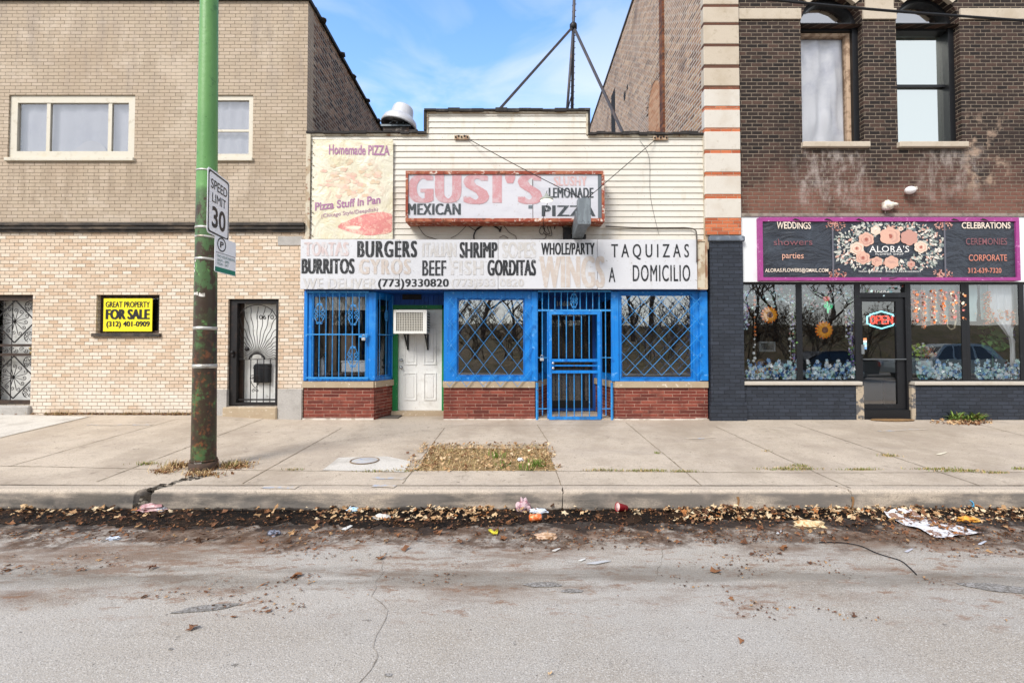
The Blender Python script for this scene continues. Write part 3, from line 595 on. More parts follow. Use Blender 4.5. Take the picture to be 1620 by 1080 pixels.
GL = glass('window_glass', .07, wob=.15); GLU = glass('upper_glass', .22, wob=.15); GLF = glass('fanlight_glass', .42, wob=.2); GLK = glass('sky_glass', .72, (.9, 1, .94, 1), wob=.1, gcol=(.96, 1, .94, 1)); GLM = glass('mirror_glass', .34, (.92, .96, .98, 1), wob=.12); GLS = glass('shop_glass', .19, (.95, .98, 1, 1), wob=.10)

# ------------------------------------------------------------------ left building
XL = PX(484, 330); LB = thing('brick_building', 'two storey tan and cream brick building left of the shop', 'building', (-8.5, 0, 0))
LZT = PZ(2, 250); ZB = PZ(361, 250)
ho = [R(13, 150, 213, 250), R(322, 150, 400, 250)]
mb = MB(); mb.wall(-14, XL, ZB, LZT, 0, ho, .12); o = mb.build('wall', M['tan'], LB)
hl = [R(152, 466, 252, 527), R(360, 473, 440, 643), R(-22, 466, 50, 641)]
mb = MB(); mb.wall(-14, XL, -.3, ZB, 0, hl, .22); mb.build('wall', M['cream'], LB)
mb = MB(); mb.quad((XL, 0, -.3), (XL, .28, -.3), (XL, .28, LZT), (XL, 0, LZT))
for i in range(60):       # ragged toothing where the face brick turns the corner
    z = ZB + i * .134
    if z + .134 > LZT: break
    mb.box(XL - .01, XL + .004, .28, .28 + (.11 if i % 2 else .02), z, z + .0672)
mb.build('wall', M['tan'], LB)
mb = MB(); mb.quad((XL, .28, -.3), (XL, 20, -.3), (XL, 20, LZT - .35), (XL, .28, LZT)); mb.quad((-14, 20, -.3), (XL, 20, -.3), (XL, 20, LZT - .35), (-14, 20, LZT - .35)); mb.quad((-14, 0, -.3), (-14, 20, -.3), (-14, 20, LZT), (-14, 0, LZT))
mb.build('side_wall', M['common'], LB)
mb = MB(); mb.quad((-14, .3, LZT - .3), (XL, .3, LZT - .3), (XL, 20, LZT - .5), (-14, 20, LZT - .5)); mb.build('roof', M['tar'], LB)
mb = MB(); mb.box(-14.1, XL + .04, -.05, .26, LZT, LZT + .07)
mb.add([(XL - .2, .26, LZT + .002), (XL + .05, .26, LZT + .002), (XL + .05, 20, LZT - .35), (XL - .2, 20, LZT - .35), (XL - .2, .26, LZT + .07), (XL + .05, .26, LZT + .07), (XL + .05, 20, LZT - .28), (XL - .2, 20, LZT - .28)], [(0, 1, 2, 3), (4, 5, 6, 7), (0, 1, 5, 4), (1, 2, 6, 5), (2, 3, 7, 6), (3, 0, 4, 7)])
for i in range(14): rock(mb, (XL + .04, .6 + i * 1.1 + RND.uniform(-.3, .3), LZT + .03 - .0177 * (i * 1.1)), .09)
mb.build('coping', M['tar'], LB)
mb = MB(); za, zb = PZ(368, 250), PZ(354, 250)
for d0, zz0, zz1 in ((.04, za, za + .05), (.075, za + .053, zb - .055), (.10, zb - .052, zb)): mb.box(-14, XL + .0, -d0, -.001, zz0, zz1)
mb.build('belt_course', M['darktrim'], LB)
mb = MB()
mb.box(PX(340, 635), PX(360, 635) - .004, -.03, .05, -.2, PZ(616, 350)); mb.box(PX(440, 635) + .004, PX(478, 635), -.03, .05, -.2, PZ(615, 460)); mb.box(*R(440, 374, 478, 388)[:2], -.012, .02, PZ(388, 460), PZ(374, 460))
mb.split('stone_block', M['greystone'], LB)
def glazing(parent, box, yf, fw, mull, rails, fm, name='window', sill=None, pane=GL, muw=.045, sillm=None, deep=.07):
    x0, x1, z0, z1 = box
    mb = MB(); mb.frame(x0 + .002, x1 - .002, z0 + .002, z1 - .002, fw, yf, yf + deep)
    fx0, fx1, fz0, fz1 = x0 + fw, x1 - fw, z0 + fw, z1 - fw
    for m_ in mull: mb.box(m_ - muw / 2, m_ + muw / 2, yf + .012, yf + deep - .004, fz0, fz1)
    for (ra, rb_, rz) in rails: mb.box(ra, rb_, yf + .02, yf + deep - .008, rz - .022, rz + .022)
    wdw = mb.build(name, fm, parent)
    pn = MB(); xs_ = [fx0] + list(mull) + [fx1]
    for a, b in zip(xs_[:-1], xs_[1:]): pn.quad((a, yf + .035, fz0), (b, yf + .035, fz0), (b, yf + .035, fz1), (a, yf + .035, fz1))
    pn.build('pane', pane, wdw, False)
    if sill:
        sb = MB(); sb.cbox(x0 - sill[0], x1 + sill[0], -sill[1], yf, z0 - sill[2], z0 - .002, .008); sb.build('sill', sillm or fm, wdw)
    return wdw
def drape(name, label, x0, x1, z0, z1, y, m, amp=.03, waves=9, lift=None, cat='curtain', group=None):
    mb = MB(); k = RND.random() * 9
    mb.grid(lambda u, v: (x0 + (x1 - x0) * u, y + amp * sin(waves * 2 * pi * u + 2 * noise.noise(Vector((u * 3, v * 2, k)))) + amp * noise.noise(Vector((u * 6, v * 4, k))), z0 + (z1 - z0) * v), 60, 14)
    return tag(mb.build(name, m, None, False), label, cat, group)
x0, x1, z0, z1 = ho[0]
glazing(LB, ho[0], .03, .14, [PX(73, 200), PX(171, 200)], [], M['creampaint'], sill=(.02, .05, .07), muw=.07, pane=GLU)
for px_, o_ in ((32, .0), (172, .0)):     # inner sash of the side lights
    pass
drape('curtain', 'pale white sheet hung behind the wide three-light upper window', x0 + .1, x1 - .1, z0 + .05, z1 - .05, .16, M['curtain'], .012, 7)
lump = MB(); lump.grid(lambda u, v: (PX(100, 240) + .75 * u, .10 + .02 * sin(9 * u), z0 + .14 + v * .32 * max(0, sin(pi * u)) ** .7 * (.35 + .65 * u)), 20, 6)
tag(lump.build('bundled_sheet', mat('bundle_white', '#e4e2e6', .9)), 'crumpled white sheet lying on the ledge of the wide upper window', 'sheet')
glazing(LB, ho[1], .03, .09, [], [(ho[1][0] + .09, ho[1][1] - .09, PZ(205, 370))], M['creampaint'], sill=(.02, .05, .07), pane=GLU)
drape('curtain', 'pale curtain behind the narrow upper window beside the green pole', ho[1][0] + .05, ho[1][1] - .05, ho[1][2] + .05, ho[1][3] - .05, .16, M['curtain'], .012, 4)
wd = glazing(LB, hl[0], .10, .05, [], [], M['brownframe'], sill=(.05, .05, .07), sillm=M['darktrim'])
sb = MB(); a, b, c, d = hl[0]; sb.box(a + .05, b - .05, .16, .19, c + .05, d - .05)
for i in range(9): sb.box(a + .07 + i * (b - a - .14) / 8 - .006, a + .07 + i * (b - a - .14) / 8 + .006, .08, .092, c + .02, d - .02)
sb.build('grille', M['iron'], wd)
# FOR SALE sign
fs = thing('sale_sign', 'yellow FOR SALE sign in the small ground floor window', 'sign', (PX(202), .06, PZ(524, 202)))
a, b, c, d = R(164, 472, 241, 524, .06); q = MB(); q.box(a, b, .055, .068, c, d); q.build('panel', mat('yellow_panel', '#e8d81e', .5), fs)
t = MB(); t.tbox('GREAT PROPERTY', (167, 477, 237, 486), .052, 0, .004, fat=.06); t.tbox('FOR SALE', (167, 489, 237, 505), .052, 0, .01, fat=.14); t.tbox('(312) 401-0909', (168, 508, 237, 519), .052, 0, .006, fat=.08)
t.build('lettering', mat('black_ink', '#15161a', .6), fs)
# fan grille door 10610
FD = MB(); a, b, c, d = hl[1]; FD.frame(a + .002, b - .002, c + .02, d - .002, (.14, .07, .05, .07), .05, .15); fd = FD.build('door', M['iron'], LB)
q = MB(); q.box(a + .20, b - .06, .26, .30, c + .03, d - .07); q.box(a + .13, a + .20, .2, .3, c + .03, d - .07); q.build('door_panel', M['whitedoor'], fd)
q = MB(); q.box(a + .135, a + .20, .17, .199, c + .03, d - .07); q.box(a, b, .30, .34, c, d); q.build('jamb', M['brownframe'], fd)
q = MB(); fx, fz, yy = PX(402, 560), PZ(566, 402), .10
ir, orr = .11, .52
for i in range(23):
    an = pi * (i / 22); ex, ez = fx + cos(an) * .9, fz + sin(an) * .9
    tmax = min(.98, (b - .075 - fx) / max(1e-3, cos(an)) if cos(an) > 0.05 else 9, (fx - a - .145) / max(1e-3, -cos(an)) if cos(an) < -.05 else 9)
    zz = d - .12 - fz; tmax = min(tmax, zz / max(.02, sin(an)) * (1 - .0))
    pts = []
    for k in range(13):
        r_ = .09 + (tmax - .09) * k / 12; wv = .016 * sin(k * 1.5) * (k / 12)
        pts.append((fx + cos(an) * r_ - sin(an) * wv, yy, fz + sin(an) * r_ + cos(an) * wv))
    q.tube(pts, .0065, 5)
q.tube([(fx + .145 * cos(t), yy, fz - .03 + .11 * sin(t)) for t in [pi * k / 12 for k in range(13)]], .017, 6)
q.tube([(fx + (b - fx - .08) * cos(t), yy, d - .42 + .32 * sin(t)) for t in [pi * k / 16 for k in range(17)]], .008, 5)
q.bar((a + .14, yy, fz - .03), (b - .07, yy, fz - .03), .02, .015)
for k in range(1, 6): xx = a + .14 + (b - a - .21) * k / 6; q.bar((xx, yy, c + .07), (xx, yy, fz - .03), .013, .013)
q.bar((a + .14, yy, c + .12), (b - .07, yy, c + .12), .015, .03)
hx, hz = fx - .02, PZ(608, 400)
for s_ in (-1, 1):
    scroll(q, (hx + s_ * .05, hz + .13), .05, pi if s_ > 0 else 0, -1.4 * s_, .006, yy - .01, hook=(hx + s_ * .1, hz + .1)); q.tube([(hx + s_ * .1, yy - .01, hz + .13), (hx + s_ * .07, yy - .01, hz + .02), (hx, yy - .01, hz - .08)], .006, 5)
    scroll(q, (hx + s_ * .04, hz - .12), .035, pi / 2, 1.2 * s_, .006, yy - .01)
q.build('grille', M['iron'], fd)
q = MB(); q.lathe((a + .08, .05, PZ(557, 368)), [(.008, 0), (.03, -.02), (.034, -.045), (.02, -.06)], 10, axis='y'); q.lathe((a + .08, .05, PZ(563, 368)), [(.02, 0), (.024, -.025), (.01, -.03)], 10, axis='y'); q.lathe((fx - .17, .08, PZ(552, 390)), [(.04, 0), (.04, -.03), (.01, -.04)], 10, axis='y'); q.split('handle', M['iron'], fd)
q = MB(); q.tbox('10610', (406, 498, 433, 505), .255, 0, .01); q.build('house_number', M['iron'], fd)
ml_ = thing('mailbox', 'black mail box on the white door behind the fan shaped grille', 'mailbox', (PX(415, 590, .25), .25, PZ(605, 415, .25)))
a2, b2, c2, d2 = R(402, 577, 427, 605, .2); q = MB(); q.cbox(a2, b2, .17, .255, c2, d2, .01); q.build('body', M['black'], ml_); q = MB(); q.prism([(.16, d2 - .07), (.165, d2 - .07), (.26, d2 + .015), (.255, d2 + .02)], a2 - .008, b2 + .008, 'x'); q.build('lid', M['iron'], ml_)
q = MB(); q.cbox(PX(357), PX(442), -.07, .3, -.2, hl[1][2] - .003, .02); q.build('doorstep', M['sill'], LB)
# diamond grille door at the frame edge
a, b, c, d = hl[2]; q = MB(); q.frame(a + .002, b - .002, c + .02, d - .002, (.06, .03, .07, .10), .06, .13); zmid = (PZ(541, 20), PZ(549, 20), PZ(556, 20), PZ(562, 20))
q.box(a + .06, b - .03, .06, .12, PZ(548, 20), PZ(544, 20)); q.box(a + .06, b - .03, .06, .12, PZ(563, 20), PZ(559, 20)); gd = q.build('door', M['brownframe'], LB)
q = MB(); q.box(a + .03, b - .02, .26, .30, c + .03, d - .03); q.build('door_panel', M['whitedoor'], gd)
q = MB(); yy = .09
for cz, (ztop, zbot) in ((PZ(507, 16), (PZ(474, 16), PZ(542, 16))), (PZ(598, 14), (PZ(563, 14), PZ(631, 14)))):
    cx_ = PX(15, 540); rx = b - .03 - cx_; rz = (ztop - zbot) / 2; cz = (ztop + zbot) / 2
    dia = [(cx_, ztop), (cx_ + rx, cz), (cx_, zbot), (cx_ - rx, cz)]
    for i in range(4): p, r_ = dia[i], dia[(i + 1) % 4]; q.bar((p[0], yy, p[1]), (r_[0], yy, r_[1]), .016, .016, up=(0, 1, 0))
    for i in range(12):
        t = 2 * pi * i / 12 + .26; L_ = .20 if i % 3 else .24
        q.tube([(cx_, yy, cz), (cx_ + L_ * cos(t), yy, cz + L_ * sin(t))], .006, 5); scroll(q, (cx_ + (L_ + .005) * cos(t) - .04 * sin(t), cz + (L_ + .005) * sin(t) + .04 * cos(t)), .04, t - pi / 2, 1.2, .006, yy)
    q.ball((cx_, yy - .01, cz), .025, 8)
    for sx in (-1, 1):
        for sz in (-1, 1):
            ex, ez = cx_ + sx * rx * .72, cz + sz * rz * .72
            for dx, dz in ((-.05, .04), (.05, .04), (-.045, -.05), (.045, -.05)): scroll(q, (ex + dx * sx, ez + dz * sz), .045, 0 if dx < 0 else pi, 1.3 if dz > 0 else -1.3, .006, yy)
            q.tube([(ex + .10 * cos(t), yy, ez + .10 * sin(t)) for t in [2 * pi * k / 14 for k in range(11)]], .006, 5)
for k in range(9): scroll(q, (a + .10 + k * .095, PZ(553.5, 20) + (.015 if k % 2 else -.015)), .045, 0 if k % 2 else pi, 1.3, .006, yy)
q.bar((PX(9), .125, c + .05), (PX(9), .125, d - .1), .014, .014)
q.build('grille', M['iron'], gd)
q = MB(); q.ball((PX(46, 552), .03, PZ(551, 46)), .03, 10); q.lathe((PX(45, 560), .06, PZ(558, 46)), [(.03, 0), (.03, -.02), (.01, -.025)], 10, axis='y'); q.split('handle', mat('brass', '#8a7a5a', .35, .8), gd)
q = MB(); q.cbox(a - .1, PX(54), -.06, .3, -.15, c - .003, .02); q.build('doorstep', M['greystone'], LB)

# ------------------------------------------------------------------ right building
XR = PX(1114, 330); XQ = PX(1169, 300); RZT = 11.9
RB = thing('brick_building', 'tall dark brown brick building with arched windows above the flower shop', 'building', (9, 0, 0))
aw = [R(1268, 38, 1366, 226), R(1419, 38, 1520, 226), R(1600 + 180, 38, 1600 + 280, 226)]
zsp = PZ(38, 1400); ZF = PZ(343, 1400)
mb = MB(); mb.wall(XQ, 14, ZF, zsp, 0, aw, .34)
ztop = zsp + 1.1; xp = XQ
for (a, b, c, d) in aw:
    mb.quad((xp, 0, zsp), (a, 0, zsp), (a, 0, ztop), (xp, 0, ztop)); r_ = (b - a) / 2; cx_ = (a + b) / 2; N = 24
    for i in range(N):
        t0, t1 = pi - pi * i / N, pi - pi * (i + 1) / N; p = (cx_ + r_ * cos(t0), zsp + r_ * sin(t0)); q_ = (cx_ + r_ * cos(t1), zsp + r_ * sin(t1))
        mb.quad((p[0], 0, p[1]), (q_[0], 0, q_[1]), (q_[0], 0, ztop), (p[0], 0, ztop)); mb.quad((p[0], 0, p[1]), (p[0], .34, p[1]), (q_[0], .34, q_[1]), (q_[0], 0, q_[1]))
    xp = b
mb.quad((xp, 0, zsp), (14, 0, zsp), (14, 0, ztop), (xp, 0, ztop)); mb.quad((XQ, 0, ztop), (14, 0, ztop), (14, 0, RZT), (XQ, 0, RZT))
mb.build('wall', M['dark'], RB)
mb = MB()        # limestone belt and arch surrounds
z0, z1 = PZ(31.5, 1400), PZ(15, 1400); ro = .36
edges = [(XQ, aw[0][0] - .0)] + [(aw[i][1], aw[i + 1][0]) for i in range(2)] + [(aw[2][1], 14)]
for a, b in edges: mb.box(a + .001, b - .001, -.03, .05, z0, z1)
for (a, b, c, d) in aw:
    r_ = (b - a) / 2; cx_ = (a + b) / 2; N = 9
    for i in range(N):
        t0, t1 = pi * i / N + .006, pi * (i + 1) / N - .006
        if r_ * sin((t0 + t1) / 2) + zsp < z1 + .08: continue
        pts = [(cx_ + r_ * cos(t0), zsp + r_ * sin(t0)), (cx_ + r_ * cos(t1), zsp + r_ * sin(t1)), (cx_ + (r_ + ro) * cos(t1), zsp + (r_ + ro) * sin(t1)), (cx_ + (r_ + ro) * cos(t0), zsp + (r_ + ro) * sin(t0))]
        pts = [(x, max(z, z1 + .002)) for x, z in pts]; mb.prism(pts, -.028, .05)
mb.box(aw[0][1] + .05, aw[1][0] - .05, -.024, .04, z1 + .002, z1 + .5)
mb.build('limestone_belt', M['stone'], RB)
for i, (a, b, c, d) in enumerate(aw[:2]):      # the two arched windows
    mb = MB(); r_ = (b - a) / 2; cx_ = (a + b) / 2; fr = .07
    mb.box(a + .003, a + fr, .20, .30, c, zsp); mb.box(b - fr - .04, b - .003, .12, .30, c, zsp); mb.box(a + fr, b - fr - .04, .20, .30, c, c + .05)
    for k in range(20):
        t0, t1 = pi * k / 20, pi * (k + 1) / 20; P_ = lambda r, t: (cx_ + r * cos(t), zsp + r * sin(t))
        mb.prism([P_(r_ - .003, t0), P_(r_ - .003, t1), P_(r_ - fr, t1), P_(r_ - fr, t0)], .16, .30)
    zt0, zt1 = PZ(50, 1400, .15), PZ(39, 1400, .15); mb.box(a + fr, b - fr - .04, .14, .30, zt0, zt1); mb.box(a + fr, b - fr - .04, .12, .139, zt1 - .03, zt1 + .01)
    if i == 1: zz = PZ(127, 1470); mb.box(a + fr, b - fr - .04, .2, .29, zz - .025, zz + .025)
    wn_ = mb.build('window', M['black'], RB)
    if i == 0:
        mb = MB(); mb.box(b - fr - .12, b - fr - .042, .19, .29, c + .05, zt0 - .01); mb.box(a + fr + .002, b - fr - .122, .19, .29, zt0 - .07, zt0 - .01); mb.build('sash', mat('peeling_sash', '#b59c84', .8, vars=[dict(s=9, lo=.45, hi=.6, c='#7d6450', a=.8)]), wn_)
    mb = MB(); mb.quad((a + fr, .25, c), (b - fr, .25, c), (b - fr, .25, zt0), (a + fr, .25, zt0)); mb.build('pane', GLK if i else GL, wn_, False); mb = MB()
    mb.add([(cx_ + (r_ - fr) * cos(pi * k / 20), .25, zsp + (r_ - fr) * sin(pi * k / 20)) for k in range(21)] + [(a + fr, .25, zt1), (b - fr, .25, zt1)], [tuple(range(21)) + (21, 22)])
    mb.build('fanlight', GLF, wn_, False)
    mb = MB(); mb.cbox(a - .03, b + .06, -.08, .2, c - .11, c - .002, .012); mb.build('sill', M['stone'], wn_)
    mb = MB(); mb.box(a - .1, b + .1, .62, .66, c - .1, zsp + r_ + .1); mb.build('shade', mat('dark_void', '#6b6470', .9) if i == 0 else mat('pale_shade', '#b9c2bb', .9), wn_)
(a, b, c, d) = aw[0]
sheetm = mat('plastic_sheet', '#f1f1f5', .45, vars=[dict(s=1.5, lo=.45, hi=.7, c='#c3c5d2', a=.8)], spec=.5)
mb = MB()
def sheetfn(u, v):
    x = a + .08 + (b - a - .2) * u; fold = .045 * sin(16 * u + 3.5 * (1 - v) ** 1.5 - 2) * (.15 + u * .9) * (1 - .3 * v) + .03 * noise.noise(Vector((u * 9, v * 4, 2))) + .03 * sin(18 * (v + .9 * (u - .5) ** 2)) * (1 - v) ** 2
    return (x, .335 + fold, c + .03 + (zt0 - c - .03) * v)
mb.grid(sheetfn, 60, 50); tag(mb.build('plastic_sheet', sheetm, None, False), 'translucent white plastic sheet hung in folds inside an arched window', 'plastic sheet')
(a, b, c, d) = aw[1]
mb = MB(); mb.box(a + .06, b - .06, .33, .345, c + .02, zt0); tag(mb.build('window_blind', mat('pale_green_blind', '#e6efe4', .8)), 'flat pale green blind drawn behind the arched window', 'blind')
# side wall facing the low shop
mb = MB(); mb.quad((XR, .0, -.3), (XR, 18, -.3), (XR, 18, RZT - .9), (XR, .0, RZT)); mb.quad((XR, 18, -.3), (14, 18, -.3), (14, 18, RZT - .9), (XR, 18, RZT - .9)); mb.quad((14, 0, -.3), (14, 18, -.3), (14, 18, RZT - .9), (14, 0, RZT))
mb.build('side_wall', M['common2'], RB)
mb = MB(); mb.quad((XR, .0, RZT - .3), (14, 0, RZT - .3), (14, 18, RZT - 1.2), (XR, 18, RZT - 1.2)); mb.build('roof', M['tar'], RB)
mb = MB(); mb.add([(XR - .03, 0, RZT), (XR + .3, 0, RZT), (XR + .3, 18, RZT - .9), (XR - .03, 18, RZT - .9), (XR - .03, 0, RZT + .09), (XR + .3, 0, RZT + .09), (XR + .3, 18, RZT - .81), (XR - .03, 18, RZT - .81)], [(0, 1, 2, 3), (4, 5, 6, 7), (0, 1, 5, 4), (1, 2, 6, 5), (2, 3, 7, 6), (3, 0, 4, 7)]); mb.build('coping', M['darktrim'], RB)
mb = MB(); mb.box(XR - .05, XR - .001, 2.18, 2.42, 3, RZT - .2); mb.build('chimney_flue', brick('stained_brick', [(0, '#4a3128'), (.5, '#6b3f2b'), (1, '#8a5a3c')], '#6b5a4c', .2, .075, .01, jag=.6), RB)
mb = MB(); yA, yB = 2.46, 3.45; zA = 7.55
mb.add([(XR - .012, yA, 4), (XR - .012, yB, 4)] + [(XR - .012, (yA + yB) / 2 + (yB - yA) / 2 * cos(pi * k / 12), zA + .55 * sin(pi * k / 12)) for k in range(13)], [tuple([0, 1] + list(range(2, 15)))]); mb.build('bricked_arch', brick('infill_brick', [(0, '#a9714c'), (.5, '#b98560'), (1, '#c59a78')], '#c2ab92', .2, .07, .01, jag=.6), RB)
mb = MB()
for k in range(11):
    t0, t1 = pi * k / 11 + .03, pi * (k + 1) / 11 - .03; P_ = lambda r, t: ((yA + yB) / 2 + ((yB - yA) / 2 + r) * cos(t), zA + (.55 + r) * sin(t))
    mb.prism([P_(.01, t0), P_(.01, t1), P_(.22, t1), P_(.22, t0)], XR - .02, XR - .001, 'x')
mb.build('arch_ring', M['common2'], RB)
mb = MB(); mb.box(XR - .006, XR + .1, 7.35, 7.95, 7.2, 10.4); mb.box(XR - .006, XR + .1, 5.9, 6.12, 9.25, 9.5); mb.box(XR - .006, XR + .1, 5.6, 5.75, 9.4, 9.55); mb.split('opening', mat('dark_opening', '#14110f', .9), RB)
# limestone and brick pier at the corner
pq = MB(); pb = MB(); bl = [(16, 41), (44.5, 74.5), (78, 107), (111.5, 140), (145, 172), (177, 206), (211, 240), (245, 275), (280.5, 310), (316, 347)]
xa, xb = XR - .01, XQ + .0
zt_ = [(PZ(b_, 1140), PZ(a_, 1140)) for a_, b_ in bl]
k = 1
while zt_[0][1] + .03 + k * .40 < RZT: zt_.append((zt_[0][1] + .03 + (k - 1) * .40 + .012, zt_[0][1] + k * .40)); k += 1
for i, (a, b) in enumerate(zt_): (pq if a < PZ(142, 1140) else pb).cbox(xa, xb, -.09, .05, a, b, .012)
pq.split('pier_block', M['stonew'], RB); pb.split('pier_block', M['stone'], RB)
mb = MB(); mb.box(xa + .006, xb - .006, -.082, .04, PZ(373, 1140), RZT - .02); mb.build('pier', M['orange'], RB)
mb = MB(); mb.box(PX(1121, 500), PX(1173, 500), -.085, .1, -.2, PZ(384, 1140)); mb.box(PX(1119, 650), PX(1177, 650), -.12, -.0851, -.2, PZ(641, 1140)); mb.box(PX(1121, 650) , PX(1177, 650), -.11, -.086, PZ(641, 1140), PZ(636, 1140)); mb.box(PX(1173, 650) + .001, PX(1177, 650), -.0851, .1, -.2, PZ(641, 1140)); mb.build('pier_base', M['navy'], RB)
mb = MB(); mb.cbox(PX(1118, 380), PX(1174, 380), -.13, .1, PZ(384, 1140) + .002, PZ(375, 1140), .02); mb.build('pier_cap', mat('slate_cap', '#5b6470', .6, vars=[dict(s=7, lo=.5, hi=.7, c='#9aa3ad', a=.6)]), RB)
# shopfront below the brick
SF0, SF1 = PX(1173, 500), PX(1650, 500); zh = PZ(446, 1400)
mb = MB(); mb.box(SF0 + .002, SF1, -.015, .1, zh, ZF - .002); mb.build('fascia', M['white'], RB)
mb = MB(); mb.box(XQ, 14, -.04, .02, ZF, PZ(338, 1400)); mb.build('lintel', mat('lintel_stone', '#8d8378', .85, vars=[dict(s=9, lo=.45, hi=.65, c='#5f564d', a=.7)]), RB)
mb = MB(); mb.wall(SF1, 14, -.3, ZF, 0, [], .1); mb.box(SF1 + .001, SF1 + .6, -.085, -.001, -.2, PZ(384, 1140)); mb.build('wall', M['navy'], RB)
zs0, zs1 = PZ(609, 1400), PZ(603, 1400)
mb = MB(); mb.box(SF0, PX(1357, 630), -.02, .3, -.3, zs0); mb.box(PX(1445, 630), SF1, -.02, .3, -.3, zs0); mb.split('bulkhead', M['navy'], RB)
mb = MB(); mb.cbox(PX(1353, 630), PX(1366, 630), -.025, .2, -.2, zs0 - .01, .01); mb.box(PX(1441, 630), PX(1447, 630), -.023, .2, -.2, zs0 - .01); mb.split('worn_pier', mat('bare_mortar', '#a89a86', .9, vars=[dict(s=9, lo=.48, hi=.58, c='#4b4d52', a=.9)], bump=(25, .6, .01)), RB)
mb = MB(); mb.cbox(PX(1174, 606), PX(1361, 606), -.07, .2, zs0 + .002, zs1, .01); mb.cbox(PX(1443, 606), SF1, -.07, .2, zs0 + .002, zs1, .01); mb.split('window_ledge', M['sillwhite'], RB)
def shopwin(xs_, nm='window'):
    mb = MB(); zt = zh - .002
    for a, b in xs_[1]: mb.box(a, b, .03, .11, zs1, zt)
    mb.box(xs_[0][0], xs_[0][1], .031, .109, zs1 + .001, zs1 + .03); mb.box(xs_[0][0], xs_[0][1], .031, .109, zt - .045, zt - .001)
    w_ = mb.build(nm, M['black'], RB); p_ = MB(); p_.quad((xs_[0][0], .04, zs1), (xs_[0][1], .04, zs1), (xs_[0][1], .04, zt), (xs_[0][0], .04, zt)); p_.build('pane', GLS, w_, False); return w_
wx = lambda p: PX(p, 525)
SW1 = shopwin(((wx(1176), wx(1266)), ((wx(1172), wx(1178)), (wx(1262), wx(1266))))); SW2 = shopwin(((wx(1266) + .002, wx(1360)), ((wx(1266) + .002, wx(1271)), (wx(1355), wx(1361)))))
SW3 = shopwin(((wx(1441), wx(1531)), ((wx(1438), wx(1444)), (wx(1524), wx(1531))))); SW4 = shopwin(((wx(1531) + .002, wx(1621)), ((wx(1531) + .002, wx(1537)), (wx(1616), wx(1624)))))
SW5 = shopwin(((wx(1624) + .002, wx(1650)), ((wx(1646), wx(1650)),)))
a, b = wx(1361) + .002, wx(1438) - .002; mb = MB(); ztr = PZ(470, 1400)
mb.box(a, a + .03, .03, .12, .02, zh); mb.box(b - .03, b, .03, .12, .02, zh); mb.box(a + .03, b - .03, .03, .12, ztr, ztr + .09); mb.box(a + .03, b - .03, .031, .119, zh - .04, zh)
mb.frame(a + .035, b - .035, PZ(648, 1400), ztr - .005, (.05, .15, .10, .07), .06, .105); mb.box(a, b, .0, .3, -.1, PZ(648, 1400) - .003)
fdoor = mb.build('door', M['black'], RB)
mb = MB(); mb.quad((a, .085, 0.1), (b, .085, .1), (b, .085, zh), (a, .085, zh)); mb.build('pane', GLS, fdoor, False)
mb = MB(); zz = PZ(568, 1400); mb.bar((a + .05, .02, zz), (b - .05, .02, zz), .02, .02); mb.bar((a + .06, .05, PZ(545, 1400)), (a + .06, .05, PZ(560, 1400)), .03, .08); mb.split('handle', mat('steel', '#8d9194', .3, .9), fdoor)
mb = MB(); mb.tbox('10604', (1384, 459, 1407, 466), .058, 0, .03); mb.build('house_number', mat('white_vinyl', '#e6e6e2', .5), fdoor)
def room(nm, x0, x1, y0, y1, z0, z1, parent, mats):
    mb = MB(); mb.quad((x0, y1, z0), (x1, y1, z0), (x1, y1, z1), (x0, y1, z1)); mb.quad((x0, y0, z0), (x0, y1, z0), (x0, y1, z1), (x0, y0, z1)); mb.quad((x1, y0, z0), (x1, y1, z0), (x1, y1, z1), (x1, y0, z1)); mb.quad((x0, y0, z1), (x1, y0, z1), (x1, y1, z1), (x0, y1, z1))
    mb.quad((x0, y0, z0), (x1, y0, z0), (x1, y1, z0), (x0, y1, z0), 1); return mb.build(nm, mats, parent)
room('interior_wall', SF0, SF1, .3, 6.5, .02, zh + .05, RB, [M['room'], M['roomfloor']])
# ------------------------------------------------------------------ the low shop in the middle
SH = thing('shop_building', 'low shop with cream siding and bright blue barred windows', 'shop', (0, 0, 0))
XL2, XR2 = PX(486, 330), PX(1118, 330)
zS = PZ(456, 803); zt1, zt2, zt3 = PZ(211, 580), PZ(176, 800), PZ(213, 1020); xa, xb = PX(675, 195), PX(930, 195)
# clapboard siding: sloping boards
mb = MB(); pitch_ = .1145; z = zS
def course(x0, x1, z0, z1): mb.add([(x0, .004, z0), (x1, .004, z0), (x1, .021, z1), (x0, .021, z1), (x0, .026, z0), (x1, .026, z0)], [(0, 1, 2, 3), (0, 4, 5, 1)])
while z < zt2:
    z1 = z + pitch_
    for x0, x1, top in ((XL2 + .06, xa, zt1), (xa, xb, zt2), (xb, XR2 - .05, zt3)):
        if z < top - .01: course(x0, x1, z, min(z1, top))
    z = z1
mb.build('siding', M['siding'], SH)
mb = MB(); mb.prism([(XL2, zS), (XR2, zS), (XR2, zt3), (xb, zt3), (xb, zt2), (xa, zt2), (xa, zt1), (XL2, zt1)], .03, .30); mb.build('wall', M['darktrim'], SH)
mb = MB()
mb.box(XL2 - .02, XL2 + .06, -.03, .03, zS, zt1 - .02); mb.box(XR2 - .06, XR2, -.02, .03, zS, zt3 - .02)
mb.box(xa - .002, xa + .03, -.012, .03, zt1, zt2 - .01); mb.box(xb - .03, xb + .002, -.012, .03, zt3, zt2 - .01)
